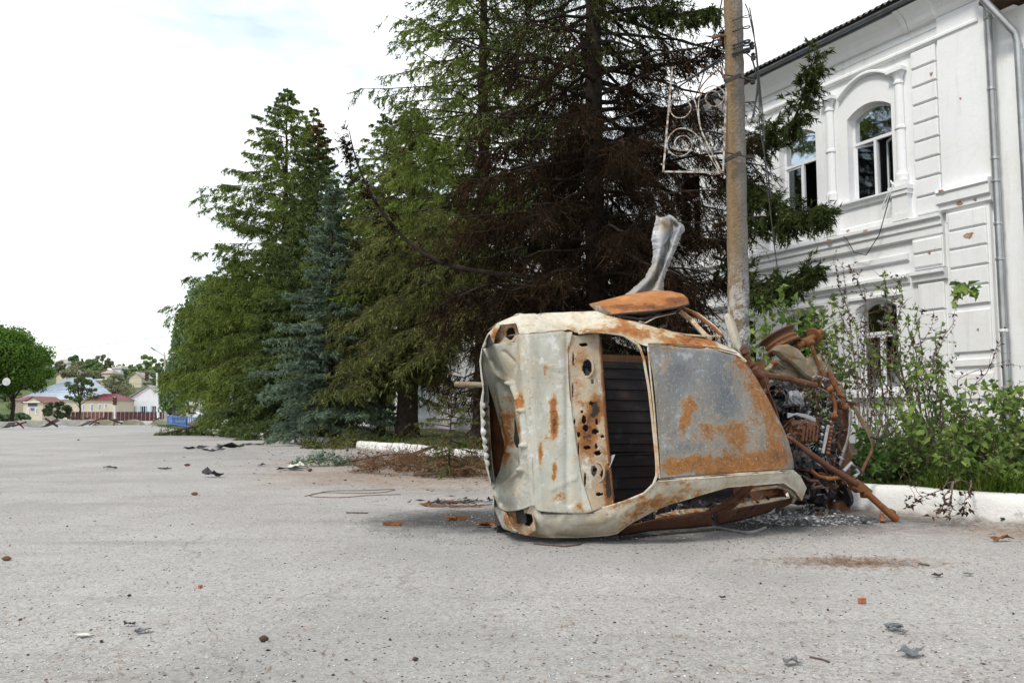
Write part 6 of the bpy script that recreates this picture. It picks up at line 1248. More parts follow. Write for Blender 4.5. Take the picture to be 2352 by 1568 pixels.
mb = MB(); cx0 = (A.x + B.x) / 2; mb.prism([(A.x + .12, A.y - .004, A.z + .25), (B.x - .12, A.y - .004, A.z + .25), (cx0, A.y - .004, B.z - .2)], (0, .003, 0)); mb.build('sign_triangle', M_UPVC, o); mb = MB(); mb.tube([(cx0 - .1, A.y - .01, A.z + .3), (cx0, A.y - .01, A.z + .8), (cx0 + .12, A.y - .01, A.z + .3)], .045, 5); mb.lathe((cx0, A.y - .012, A.z + 1.0), (0, -1, 0), [(.09, 0), (.09, .01), (0, .01)], 10); mb.build('sign_walker', M_WIRE, o)
o, b = pole3('street_lamp', 'curved lamp arm poking out of the drooping spruce boughs', [(2420, 1290), (2415, -180)], 50, [.13, .09], M_STEEL); arm(o, b, [(2415, -150), (2440, -190), (2400, -215), (2360, -235)], 50, [.04, .04, .05, .06]); arm(o, b, [(2365, -233), (2440, -205)], 50, .06, 'lamp_head')
o, b = pole3('road_sign', 'pale round sign disc on a slanting arm at the left edge', [(-120, 1290), (-60, 920), (70, 852)], 70, [.07, .06, .04], M_STEEL, 'road sign'); mb = MB(); c_ = Vector(P3(68, 853, 69.8)) - b; mb.lathe(c_, (0.1, -1, 0), [(0, 0), (.32, 0), (.33, .02), (.32, .04), (0, .04)], 28); mb.build('sign_disc', plain('pale sign back', (.52, .52, .50), .6), o)
o, b = pole3('street_lamp', 'short concrete post with a white-washed foot at the kerb under the spruces', [(2478, 1365), (2472, 900)], 44, [.16, .13], plain('stained post', (.25, .22, .19), .9, 0, .3, 3), 'post'); mb = MB(); mb.tube([(0, 0, -.1), (0, 0, 1.25)], .172, 4); mb.build('painted_foot', M_WALLW, o)
# blue railing
rl = empty('blue_railing', tuple(P3(1755, 1325, 60)), 0, 'blue painted pedestrian railing along the pavement near the junction', 'railing'); bl = Vector(rl.location)
def rail_run(p0, p1, top0, top1, Ya, Yb, n):
    for k in range(n + 1):
        t = k / n; Y = Ya + (Yb - Ya) * t; xb = p0[0] + (p1[0] - p0[0]) * t; yb = p0[1] + (p1[1] - p0[1]) * t; yt = top0 + (top1 - top0) * t; A, B = Vector(P3(xb, yb, Y)) - bl, Vector(P3(xb, yt, Y)) - bl
        mb = MB(); mb.beam(A, B, .07 if k in (0, n) else .035); mb.build('rail_post' if k in (0, n) else 'baluster', M_RAILB, rl)
    for f in (0., .12, .9):
        A, B = Vector(P3(p0[0], top0 + (p0[1] - top0) * f, Ya)) - bl, Vector(P3(p1[0], top1 + (p1[1] - top1) * f, Yb)) - bl; mb = MB(); mb.beam(A, B, .06, .05); mb.build('rail_bar', M_RAILB, rl)
M_RAILB = plain('blue railing paint', (.045, .15, .45), .5, 0, .2, 3)
rail_run((1752, 1292), (1950, 1328), 1206, 1222, 66, 52, 22); rail_run((1955, 1328), (2095, 1350), 1224, 1232, 52, 48, 6)
# white car parked behind the railing
pc = empty('parked_car', tuple(P3(1862, 1243, 165)), 0, 'white parked car half hidden behind the blue railing', 'car'); bw_ = MB(); W_ = 5.2
sec = [(0, .35), (.15, .75), (1.3, .95), (1.9, 1.42), (3.4, 1.45), (4.2, 1.0), (5., .85), (5.15, .35)]; bw_.prism([(x, 0, z) for x, z in sec][::-1], (0, 1.7, 0)); bw_.build('body', plain('white car paint', (.7, .7, .7), .3, 0, .05), pc)
MB().prism([(1.55, -.01, 1.0), (3.85, -.01, 1.0), (3.35, -.01, 1.36), (1.98, -.01, 1.36)], (0, .015, 0)).build('side_window', M_DK, pc)
for x in (.95, 4.2): MB().lathe((x, -.02, .33), (0, 1, 0), [(0, -.02), (.2, -.02), (.33, 0), (.33, .2), (0, .2)], 16).build('wheel', M_WIRE, pc)
# ---- barricade: concrete pieces and steel hedgehogs
def slab3(x0, x1, y0, y1, Y, label, mat, up, dep=.9):
    b = P3((x0 + x1) / 2, y1, Y); A, B = Vector(P3(x0, y0, Y)) - Vector(b), Vector(P3(x1, y0, Y)) - Vector(b); Hh = A.z; W_ = B.x - A.x; n = 14; g_ = np.random.default_rng(int(x0 + 999)); q = []
    ts = np.linspace(0, 1, n)
    top = [(A.x + W_ * t, Hh * (1 if not up else (1 - abs(2 * t - 1) ** 2.6) * .97 + .03) + g_.normal() * .02) for t in ts]; bot = [(A.x + W_ * t, (Hh * .92 * abs(2 * t - 1) ** 2.2 if not up else 0)) for t in ts]
    mb = MB(); mb.grid(np.array([[(x, 0, z) for x, z in bot], [(x, 0, z) for x, z in top], [(x + .03, dep, z) for x, z in top], [(x, dep, z) for x, z in bot], [(x, 0, z) for x, z in bot]])); mb.add([(x, .001, z) for x, z in (top[0], bot[0])] + [(x, dep, z) for x, z in (bot[0], top[0])], [(0, 1, 2, 3)])
    o = mb.build('concrete_slab', mat); o.location = b; tag(o, label, 'concrete slab', 'concrete barricade across the road')
slab3(-120, 86, 1276, 1337, 55, 'curved concrete slab cut off by the left edge of the road barricade', M_CONC, False)
slab3(155, 545, 1258, 1331, 56, 'curved concrete slab in front of the cream porch', M_CONC, False)
slab3(580, 922, 1254, 1319, 60, 'curved concrete slab below the bent street tree', M_CONC, False)
slab3(965, 1192, 1253, 1309, 64, 'mossy humped concrete piece left of the white traffic pole', M_MOUND, True)
slab3(1253, 1467, 1249, 1306, 65, 'mossy humped concrete piece right of the white traffic pole', M_MOUND, True)
slab3(1570, 1748, 1249, 1302, 67, 'mossy humped concrete piece beside the blue railing', M_MOUND, True)
slab3(1960, 2075, 1265, 1300, 60, 'low concrete lump behind the blue railing', M_MOUND, True)
hd = empty('tank_trap'); 
for d in ((1, .25, .45), (-.85, .35, .55), (.05, 1., -.35)):
    v = Vector(d).normalized() * .95; I_ = MB(); z_ = v.normalized(); x_ = z_.cross(Vector((.2, .5, 1))).normalized(); y_ = z_.cross(x_)
    for o_, (w1, w2) in ((.09, (.16, .018)), (-.09, (.16, .018)), (0, (.016, .17))): 
        rot = Matrix((x_, y_, z_)).transposed(); I_.obox(y_ * o_, w1, w2, 1.9, rot)
    I_.build('steel_beam', M_RUSTI, hd)
hl = [(200, 1336, 55, .8, 0.2, 'rusty tank trap at the left end of the barricade beside the porch'), (535, 1322, 56, .9, 1.1, 'rusty tank trap between the two long curved slabs'), (850, 1315, 61, .85, 2.3, 'rusty tank trap right of the second curved slab'), (985, 1305, 63, .8, 3.9, 'rusty tank trap tilted left of the mossy humps'), (1208, 1304, 60, .85, 5.2, 'rusty tank trap at the foot of the white traffic pole'), (1435, 1275, 72, .7, .9, 'far rusty tank trap behind the second mossy hump'), (1640, 1270, 72, .75, 4.4, 'far rusty tank trap behind the third mossy hump'), (1080, 1262, 80, .7, 2.8, 'small far tank trap in front of the brown fence panels'), (905, 1262, 82, .75, 1.9, 'small far tank trap left of the brown fence panels'), (765, 1262, 82, .8, 5.9, 'small far tank trap below the street tree trunk')]
for i, (x, y, Y, s_, rz, lb_) in enumerate(hl):
    o = hd if i == 0 else copy_tree(hd); p = P3(x, y, Y); o.location = (p[0], Y, p[2] + .31 * s_); o.scale = (s_ * .58,) * 3; o.rotation_euler = (.1 * math.sin(rz * 3), .12 * math.cos(rz * 5), rz); tag(o, lb_, 'tank trap', 'steel tank traps across the road')
# far overhead wires
for i, (pts, r_) in enumerate(((((-700, 640, 118), (410, 552, 118), (1725, 380, 118)), .022), (((-200, 760, 128), (500, 745, 128), (1645, 800, 128)), .015), (((400, 880, 128), (1000, 860, 128), (1645, 790, 128)), .018), (((380, 955, 130), (1000, 915, 130), (1655, 860, 130)), .018), (((500, 960, 130), (1000, 970, 130), (1655, 915, 130)), .015))):
    tag(MB().tube([P3(*q) for q in pts], r_, 4).build('overhead_wire', M_WIRE), ['overhead wire crossing the sky left of the weeping birch', 'thin wire over the hillside roofs to the lamp post', 'highest of the wires crossing the bare trees', 'middle wire sagging across the pale blue roof', 'lowest wire across the pale blue roof'][i], 'wire')
# ================================================================== SHRUBS AND GRASS ON THE VERGE
F_LEAF = leafy('lilac leaves', [(.1, (0.070, 0.119, 0.031)), (.45, (0.140, 0.216, 0.055)), (.75, (0.238, 0.314, 0.086)), (1., (0.386, 0.446, 0.140))], .35, 2.)
F_LEAF2 = leafy('dark mallow leaves', [(.1, (0.039, 0.078, 0.022)), (.5, (0.078, 0.144, 0.039)), (.9, (0.130, 0.216, 0.055))], .3, 2.)
F_DEAD = leafy('dead curled leaves', [(.1, (.030, .016, .014)), (.5, (.065, .034, .026)), (.9, (.12, .07, .045))], .15, 3.)
F_GRASS = leafy('grass blades', [(.1, (0.041, 0.076, 0.013)), (.5, (0.080, 0.135, 0.022)), (.9, (0.174, 0.208, 0.051))], .35, 1.5)
STEM = plain('grey brown twigs', (.13, .10, .075), .9, 0, .4, 14); STEM_D = plain('dark dry twigs', (.085, .06, .047), .9, 0, .4, 14)
def leaf_cards(p, d, size, g, wide=.62):
    """pointed leaf, folded along its rib: 6 vertices, 4 triangles"""
    n = len(p); d = unit(d); nrm = unit(np.cross(d, g.normal(size=(n, 3))) + np.array([0, 0, .6])); s = unit(np.cross(d, nrm)); nrm = np.cross(s, d); sz = (size * (.4 + 1.05 * g.random((n, 1))))
    b = p; t = p + d * sz - nrm * sz * .12; m_ = p + d * sz * .45; l1 = p + d * sz * .35 + s * sz * wide * .5 + nrm * sz * .12; r1 = p + d * sz * .35 - s * sz * wide * .5 + nrm * sz * .12
    V = np.stack([b, l1, t, m_, r1], 1); T = np.array([(0, 3, 1), (1, 3, 2), (0, 4, 3), (4, 2, 3)]); return V, T
def shrub(name, label, cat_, base, stems, fol, size, per, stem_m, r0=.008, group=None, droop=.2, twigs=3, tl=.25, seed=0, leaf_from=.15, wide=.62, fol2=None, frac2=0.):
    g = np.random.default_rng(seed + 900); base = Vector(base); root = empty(name, tuple(base), 0, label, cat_, group); sm = MB(); PP, DD = [], []
    for st in stems:
        pl = np.array([Vector(q) - base for q in st]); k = len(pl); tt = np.linspace(0, k - 1, 9); pl = np.stack([np.interp(tt, range(k), pl[:, j]) for j in range(3)], 1); pl[1:-1] += g.normal(size=(7, 3)) * .018
        sm.tube(pl, [r0 * (1 - .75 * i / 8) for i in range(9)], 5, cap=False); L_ = np.linalg.norm(pl[-1] - pl[0])
        def along(pl_, n_, f0):
            t = f0 + (1 - f0) * g.random(n_); u = t * (len(pl_) - 1); return np.stack([np.interp(u, range(len(pl_)), pl_[:, j]) for j in range(3)], 1)
        q = along(pl, int(per * L_), leaf_from); PP.append(q); DD.append(g.normal(size=q.shape) + np.array([0, 0, -droop]))
        for q0 in along(pl, int(twigs * L_ * 2) + 1, .25):
            dv = unit((g.normal(size=(1, 3)) + np.array([0, 0, .5])))[0] * tl * (.4 + .8 * g.random()); mid = q0 + dv * .5 + g.normal(size=3) * .02; sm.tube([q0, mid, q0 + dv], [r0 * .4, r0 * .3, r0 * .15], 4, cap=False)
            n_ = max(2, int(per * .6 * tl)); q = q0 + dv * g.random((n_, 1)); PP.append(q); DD.append(unit(dv[None]) * .5 + g.normal(size=q.shape) * .8 + np.array([0, 0, -droop]))
    p, d = np.concatenate(PP), np.concatenate(DD)
    sel = g.random(len(p)) < frac2 if fol2 is not None else np.zeros(len(p), bool)
    for ms, mt in ((~sel, fol), (sel, fol2)):
        if ms.sum() == 0: continue
        V, T = leaf_cards(p[ms], d[ms], size, g, wide); n = len(V); TT = (T[None] + (np.arange(n) * 5)[:, None, None]).reshape(-1, 3); link('foliage', raw_mesh('foliage', V.reshape(-1, 3), TT), root, mt)
    sm.build('stem', stem_m, root); return root
def gz(X, Y): return zg(Y) + .22
def st_px(x0, Y0, path, Y1=None, sway=.0):
    """stem from the verge at picture column x0, through picture points"""
    X0 = P(x0, 900, Y0)[0]; q = [(X0, Y0, gz(X0, Y0))]; n = len(path); Y1 = Y0 if Y1 is None else Y1
    for i, (x, y) in enumerate(path): q.append(tuple(P(x, y, Y0 + (Y1 - Y0) * (i + 1) / n)))
    return q
g = np.random.default_rng(55)
# tall scorched lilac with dead brown leaves
st = []
for k in range(30):
    x0 = 1955 + 120 * g.random(); xt = x0 + g.normal() * 55; yt = 640 + 250 * g.random() ** .8; Y = 9.6 + 1.2 * g.random(); st.append(st_px(x0, Y, [((x0 * .6 + xt * .4) + g.normal() * 8, (1000 + yt) / 2 + g.normal() * 14), (xt, yt)], Y + g.normal() * .3))
st += [st_px(1985, 9.6, [(1960, 800), (1945, 690), (1935, 600)]), st_px(1990, 9.6, [(1965, 760), (1930, 660), (1915, 600)]), st_px(2010, 9.7, [(2025, 820), (2050, 700), (2065, 640)]), st_px(2020, 9.7, [(1990, 700), (1965, 640), (1950, 610)])]
shrub('scorched_bush', 'tall scorched bush of grey stems with curled dead brown leaves right of the engine bay', 'bush', P(2010, 1000, 9.8), st, F_DEAD, .042, 20, STEM, .0065, seed=1, twigs=2.4, tl=.22, wide=.5, leaf_from=.3, fol2=F_LEAF, frac2=.08)
st = [st_px(2110, 9.2, [(2060, 800), (2035, 690), (2030, 630)]), st_px(2110, 9.2, [(2075, 850), (2065, 740), (2068, 640)]), st_px(2150, 9.0, [(2080, 880), (2010, 800), (1960, 740)]), st_px(2140, 9.0, [(2120, 900), (2100, 800), (2085, 720)]), st_px(2130, 9.2, [(2090, 900), (2050, 850), (2000, 800)]), st_px(2120, 9.2, [(2110, 870), (2120, 790), (2110, 700)]), st_px(2125, 9.2, [(2050, 900), (2010, 840), (1975, 830)])]
shrub('leafy_bush', 'slanting leafy bush in front of the ground floor window', 'bush', P(2120, 1050, 9.1), st + [st_px(2150, 8.9, [(2130 + 30 * g.normal(), 900 + 20 * g.normal()), (2110 + 45 * g.normal(), 800 + 40 * g.normal())]) for _ in range(8)], F_LEAF, .055, 24, STEM_D, .010, seed=2, twigs=2.6, tl=.2, leaf_from=.3, fol2=F_DEAD, frac2=.06)
st = [st_px(2160, 8.8, [(2120, 900), (2150, 820), (2185, 740), (2200, 690)]), st_px(2170, 8.7, [(2230, 900), (2290, 810), (2300, 790)]), st_px(2180, 8.7, [(2205, 880), (2260, 850), (2330, 835)])]
shrub('arching_branch', 'long bare arching branch ending in a tuft of large green leaves before the white pier', 'bush', P(2160, 1050, 8.8), st, F_DEAD, .04, 9, STEM, .007, seed=3, twigs=2.0, tl=.22, wide=.5, leaf_from=.35)
pt = P(2208, 668, 8.8); shrub('leaf_tuft', 'tuft of large heart-shaped leaves at the end of the arching branch', 'leaves', pt, [[tuple(np.array(pt) + np.array([-.06, 0, -.12])), tuple(pt), tuple(np.array(pt) + np.array([.16, 0, .02]))], [tuple(pt), tuple(np.array(pt) + np.array([-.02, 0, .1]))]], F_LEAF, .11, 70, STEM, .004, seed=4, twigs=.5, tl=.08, droop=.8, leaf_from=0, wide=.8)
# green mass along the kerb, each bush its own
for i, (x, Y, n, ht, lab, fl, sz, sd) in enumerate(((2150, 8.6, 46, 1.0, 'broad green bush at the foot of the slanting leafy bush', F_LEAF, .07, 31), (2250, 8.1, 44, .62, 'low nettle-like bush behind the whitewashed kerb in the middle of the green bank', F_LEAF, .075, 32), (2335, 8.3, 46, 1.15, 'tall leafy bush at the right edge above the kerb', F_LEAF, .075, 33), (2040, 9.0, 40, .62, 'dark leafy bush low behind the bent wing stay', F_LEAF2, .085, 34), (1985, 8.9, 30, .5, 'dark ground bush just right of the crossmember', F_LEAF2, .085, 35), (2300, 9.6, 40, 1.1, 'leafy bush against the foot of the downpipe', F_LEAF, .07, 36), (2200, 10.2, 40, .9, 'dim bush behind the green bank in front of the plinth', F_LEAF2, .075, 37), (2430, 8.2, 40, 1.1, 'bush partly cut off by the right edge', F_LEAF, .075, 38), (2060, 10.8, 34, .8, 'dry thicket with few leaves under the ground floor window', F_LEAF2, .06, 39))):
    X0 = P(x, 900, Y)[0]; st = []
    for k in range(n):
        a = g.random() * 6.28; r = .42 * g.random() ** .6; b0 = (X0 + r * math.cos(a) * .8, Y + r * math.sin(a) * .6, gz(X0, Y) - .05); h = ht * (.45 + .65 * g.random()); st.append([b0, (b0[0] + .15 * math.cos(a) * h, b0[1] + .12 * math.sin(a) * h, b0[2] + h * .55), (b0[0] + .42 * math.cos(a) * h + g.normal() * .05, b0[1] + .3 * math.sin(a) * h, b0[2] + h)])
    shrub('green_bush', lab, 'bush', (X0, Y, gz(X0, Y)), st, fl, sz, 23, STEM_D, .006, 'green bushes behind the kerb', seed=sd, twigs=1.6, tl=.16, leaf_from=.12, wide=.66, droop=.3)
# climbing greenery behind the wheel, right of the pole
st = []
for k in range(58):
    x0 = 1755 + 190 * g.random(); xt = x0 + g.normal() * 34; yt = 655 + 230 * g.random(); Y = 10.9 + .9 * g.random(); st.append(st_px(x0, Y, [((x0 + xt) / 2 + g.normal() * 12, (980 + yt) / 2), (xt, yt)], Y + .1 * g.normal()))
shrub('young_maple_shrub', 'tall green shrub rising behind the upturned wheel rim', 'bush', P(1830, 1000, 11.3), st, F_LEAF, .085, 13, STEM_D, .006, seed=5, twigs=2.2, tl=.2, leaf_from=.25, wide=.7)
st = [st_px(1725, 9.8, [(1735, 830), (1730, 770), (1742, 720)]), st_px(1735, 9.8, [(1745, 880), (1750, 790), (1760, 740)])]
shrub('vine_shoot', 'thin green shoot growing beside the foot of the pole', 'plant', P(1730, 1000, 9.8), st, F_LEAF, .07, 16, STEM_D, .004, seed=6, twigs=.8, tl=.12)
# broken dead branch hanging over the kerb
pk = P(2160, 1130, 7.75); st = [[tuple(P(2250, 1110, 8.0)), tuple(P(2190, 1105, 7.6)), tuple(P(2130, 1130, 7.35)), tuple(P(2080, 1165, 7.5))], [tuple(P(2200, 1104, 7.65)), tuple(P(2170, 1150, 7.3)), tuple(P(2150, 1185, 7.25))], [tuple(P(2230, 1104, 7.8)), tuple(P(2225, 1140, 7.35)), tuple(P(2205, 1178, 7.2))], [tuple(P(2190, 1105, 7.6)), tuple(P(2185, 1150, 7.25)), tuple(P(2180, 1190, 7.2))]]
shrub('dead_branch', 'broken dead branch with brown leaves hanging over the whitewashed kerb', 'branch', pk, st, F_DEAD, .045, 42, STEM, .008, seed=7, twigs=3, tl=.18, wide=.5)
# grass (uncountable)
def grass(name, pts, h, w_, seed, lean=.5):
    g = np.random.default_rng(seed); p = np.array(pts); n = len(p); a = g.random(n) * 6.28; hh_ = h * (.4 + .8 * g.random((n, 1))); d = np.stack([np.cos(a), np.sin(a), np.zeros(n)], 1); s = np.stack([-np.sin(a), np.cos(a), np.zeros(n)], 1) * w_
    l_ = lean * (.2 + g.random((n, 1))); m_ = p + d * hh_ * l_ * .3 + np.array([0, 0, 1.]) * hh_ * .55; t = p + d * hh_ * l_ + np.array([0, 0, 1.]) * hh_ * (1 - .3 * l_); V = np.stack([p - s, p + s, m_ + s * .8, m_ - s * .8, t], 1); T = np.array([(0, 1, 2), (0, 2, 3), (3, 2, 4)])
    o = link(name, raw_mesh(name, V.reshape(-1, 3), (T[None] + (np.arange(n) * 5)[:, None, None]).reshape(-1, 3)), None, F_GRASS); return tag(o, kind='stuff')
pts = []
while len(pts) < 5000:
    Y = 6.6 + 4.5 * g.random() ** 1.4; X = kerb_x(Y) + .2 + 2.2 * g.random() ** 1.4; pts.append((X, Y, gz(X, Y) - .06))
grass('grass', pts, .15, .0045, 1)
pts = []
while len(pts) < 900:
    Y = 7. + 1.2 * g.random(); X = kerb_x(Y) + .2 + .3 * g.random(); pts.append((X, Y, gz(X, Y) - .05))
grass('grass', pts, .34, .008, 4, .8)
pts = []
while len(pts) < 14000:
    Y = 11 + 38 * g.random(); f = g.random(); X = kerb_x(Y) + .25 + f * 6 + .3 * math.sin(Y); pts.append((X, Y, gz(X, Y) - .08))
grass('grass', pts, .16, .012, 2)
pts = []
while len(pts) < 5000:
    x = 1745 + 380 * g.random(); p = G(*k3(x, 1340 - (2110 - x) * .10 + 8 * g.normal())); pts.append(tuple(p + np.array([g.normal() * .5, g.normal() * 1.2, 0])))
grass('grass', pts, .26, .02, 3)
# fallen branches and brush on the asphalt
def fallen(label, cen, L_, az, fol, n=46, seed=0, h=.25, nl=.09, nw=.022, name='fallen_branch', tl=.4, spread=1., r0=.015, nd=12, group=None):
    g = np.random.default_rng(seed); root = empty(name, tuple(cen), 0, label, 'branch', group); d = np.array([math.cos(az), math.sin(az), 0]); lat = np.array([-d[1], d[0], 0]); ts = np.linspace(0, 1, 8); pl = d * (L_ * (ts - .4))[:, None] + lat * (.12 * L_ * np.sin(ts * 4 + seed))[:, None]; pl[:, 2] = .03 + h * .5 * np.sin(ts * 3.1) ** 2
    b = MB(); b.tube(pl, [r0 * (1 - .8 * t) for t in ts], 6); c = Crown(seed + 5); t = g.random(n); q = np.stack([np.interp(t, ts, pl[:, k]) for k in range(3)], 1); v = d[None] * (.2 + .6 * g.random((n, 1))) + lat[None] * g.normal(size=(n, 1)) * spread; v[:, 2] = h * 1.6 * g.normal(size=n) ; v = unit(v) * tl * (.3 + .8 * g.random((n, 1))); e = q + v; e[:, 2] = np.clip(e[:, 2], .015, h * 1.5); v = e - q
    c.sticks(q, v, .008); c.needles(q, v, nd, nl, nw, .1); k2 = np.repeat(np.arange(n), 3); q2 = q[k2] + v[k2] * g.random((len(k2), 1)); v2 = unit(v[k2] + g.normal(size=(len(k2), 3)) * .3) * tl * .35; e = q2 + v2; e[:, 2] = np.clip(e[:, 2], .012, h * 1.6); c.sticks(q2, e - q2, .006); c.needles(q2, e - q2, nd // 2, nl, nw, .1)
    b.build('limb', STEM_D, root); c.build('needles', fol, root); return root
F_BRUSH = leafy('dry brown brush', [(.1, (.07, .035, .02)), (.5, (.14, .075, .04)), (.9, (.25, .15, .085))], .1, 3.)
for i in range(7):
    p = G(885 + 38 * i, 1062 + 12 * (i % 3) + 2 * i); fallen(['heap of dry brown twigs nearest the yellowing spruce', 'dry brown twig heap against the white kerb', 'sprawling dry twigs in the middle of the brush heap', 'dry twigs at the front edge of the brush heap', 'dry brown twigs right of the brush heap centre', 'dry twigs beside the small upright sapling', 'dry twigs next to the bumper of the wreck'][i], p, 2.0, i * 1.3, F_BRUSH, 110, 60 + i, .28, .06, .010, 'dry_brush', .55, 1., .02, 5, 'brush heap in front of the kerb')
fallen('thick fallen bough lying over the kerb behind the brush heap', G(1000, 1052), 2.2, -.35, F_BRUSH, 40, 71, .5, .06, .01, 'fallen_branch', .5, 1., .045, 4)
fallen('small blue-green spruce sprig on the bare asphalt', G(716, 1070), .95, .3, F_BLUE, 60, 72, .22, .06, .016, 'fallen_branch', .35)
fallen('yellow-green fallen bough at the foot of the yellowing spruce', G(800, 1028), 3.2, .25, F_OLIVE, 110, 73, .45, .10, .03, 'fallen_branch', .7)
fallen('dark green bough pile against the kerb left of the blue spruce', G(612, 1010), 2.6, .1, F_DARK, 90, 74, .4, .13, .04, 'fallen_branch', .8)
fallen('dark green fallen bough at the kerb end beside the post', G(560, 1003), 2.4, .2, F_DARK, 80, 75, .3, .13, .04, 'fallen_branch', .7)
fallen('fallen bough lying at the foot of the blue railing', G(405, 1000), 2.6, .1, F_DARK, 60, 76, .2, .13, .04, 'fallen_branch', .6)
fallen('olive twigs scattered on the road before the yellowing spruce', G(745, 1020), 2.0, .9, F_OLIVE, 60, 77, .2, .09, .025, 'fallen_branch', .5)
# long broken limb leaning from the spruce to the road
a, b = P(650, 905, 36), G(365, 1000); lr = empty('leaning_limb', tuple(b), 0, 'long broken limb leaning down from the spruce to the road by the blue railing', 'branch'); v = Vector(a) - Vector(b); MB().tube([(0, 0, .03), v * .35 + Vector((0, 0, -.15)), v * .7, v], [.02, .05, .075, .09], 6).build('limb', BARK, lr)
# small upright sapling before the kerb
sp_ = G(1033, 1092); conifer(sp_, 1.35, .5, 81, 'small thin spruce sapling standing in the brush left of the bumper', F_OLIVE, zc=.15, nb=34, twn=9, ndl=9, nl=.055, nw=.013, twl=.28, droop=.3, hang=.4, tr=.02, prof=.45, name='spruce_sapling')
# ================================================================== LITTER ON THE ASPHALT (each piece a thing)
M_CONE = plain('spruce cone', (.14, .065, .035), .9, 0, .5, 40); M_CONED = plain('dark spruce cone', (.06, .038, .028), .9, 0, .5, 40)
M_CHAR = plain('charred scrap', (.025, .024, .026), .7, 0, .5, 20); M_SLAG = plain('grey plastic slag', (.13, .135, .145), .6, 0, .5, 20); M_RUSTP = plain('rusted scrap', (.20, .085, .035), .85, 0, .5, 25, .2, .4); M_PAPER = plain('pale paper scrap', (.58, .56, .50), .9, 0, .1, 10); M_YEL = plain('yellow leaf', (.5, .38, .08), .8, 0, .2, 20); M_BRK = plain('brick crumb', (.36, .12, .06), .9, 0, .3, 30)
def cone_mesh(L_=.10, r=.022):
    mb = MB(); n, k = 9, 11; V = []
    for j in range(k):
        t = j / (k - 1); rr = r * max(.08, math.sin(math.pi * (t * .86 + .08))) 
        V.append([(L_ * (t - .5), rr * (1 + .16 * ((i + j) % 2)) * math.cos(2 * math.pi * i / n), r + rr * (1 + .16 * ((i + j) % 2)) * math.sin(2 * math.pi * i / n)) for i in range(n + 1)])
    mb.grid(np.array(V)); mb.add(V[0][:n], [tuple(range(n))]); mb.add(V[-1][:n], [tuple(range(n - 1, -1, -1))]); return mb.mesh('spruce_cone', True)
cme = cone_mesh(); cme.materials.append(M_CONE); cme2 = cone_mesh(.085, .026); cme2.materials.append(M_CONED)
def put(o, x, y, rz=0, s=1., dz=0.):
    p = G(x, y); o.location = (p[0], p[1], p[2] + dz); o.rotation_euler = (0, 0, rz); o.scale = (s, s, s); return o
g = np.random.default_rng(8)
cones = [(606, 1473, 'largest grey-brown spruce cone on the near asphalt', .52, 1), (954, 1517, 'dark spruce cone nearest the bottom edge left of centre', .30, 1), (447, 1137, 'reddish brown spruce cone alone on the mid asphalt', .9, 0), (430, 1070, 'brown spruce cone behind the black scrap', 1.1, 0), (297, 1369, 'small dark cone right of the left edge', .26, 1), (15, 1287, 'dark red leaf-like cone at the left edge', .7, 0), (180, 1011, 'cone on the far road left', 1., 0), (1980, 1385, 'orange brick-like crumb cone on the right asphalt', .6, 0)]
for x, y, lb_, s_, kd in cones[:7]:
    o = link('spruce_cone', [cme, cme2][kd]); put(o, x, y, (g.random() - .5) * .9, s_); tag(o, lb_, 'cone', 'spruce cones on the asphalt')
for k in range(34):
    x, y = (690 + 420 * g.random(), 1025 + 60 * g.random()) if k < 22 else (2352 * g.random(), 1200 + 330 * g.random())
    if 1000 < x and y < 1240 and k >= 22: y += 60
    o = link('spruce_cone', [cme, cme2][k % 2]); put(o, x, y, g.random() * 6, (.75 + .4 * g.random()) if k < 22 else .12 + .12 * g.random()); zone = ('left of the blue-green sprig' if x < 720 else 'in front of the yellow-green bough' if x < 830 else 'left of the brush heap' if x < 930 else 'in the brush heap' if x < 1020 else 'beside the sapling') if k < 22 else ('at the left edge' if x < 500 else 'left of centre' if x < 1000 else 'below the wreck' if x < 1600 else 'at the right')
    row = ('behind' if y < 1045 else 'among' if y < 1065 else 'in front of') if k < 22 else ('on the nearest asphalt' if y > 1420 else 'on the middle asphalt' if y > 1320 else 'on the farther asphalt')
    tag(o, f"{['reddish', 'dark'][k % 2]} spruce cone {row} the needles, {zone}" if k < 22 else f"tiny {['brown', 'black'][k % 2]} cone scale {row} {zone}", 'cone', 'cones among the needles' if k < 22 else 'cone scales on the asphalt')
def shard(n=7, m_=5, L_=.16, W_=.07, curl=.05, seed=0):
    g = np.random.default_rng(seed); Q = np.array([[(L_ * (i / (n - 1) - .5) * (1 + .15 * g.normal()), W_ * (j / (m_ - 1) - .5) * (1 + .3 * g.normal()), .012 + curl * (.5 + .5 * math.sin(i * .9 + seed) * math.cos(j * .8 + seed * 2)) * (.6 + .6 * g.random())) for j in range(m_)] for i in range(n)]); mb = MB(); mb.slab(Q, (0, .001, -.004)); return mb
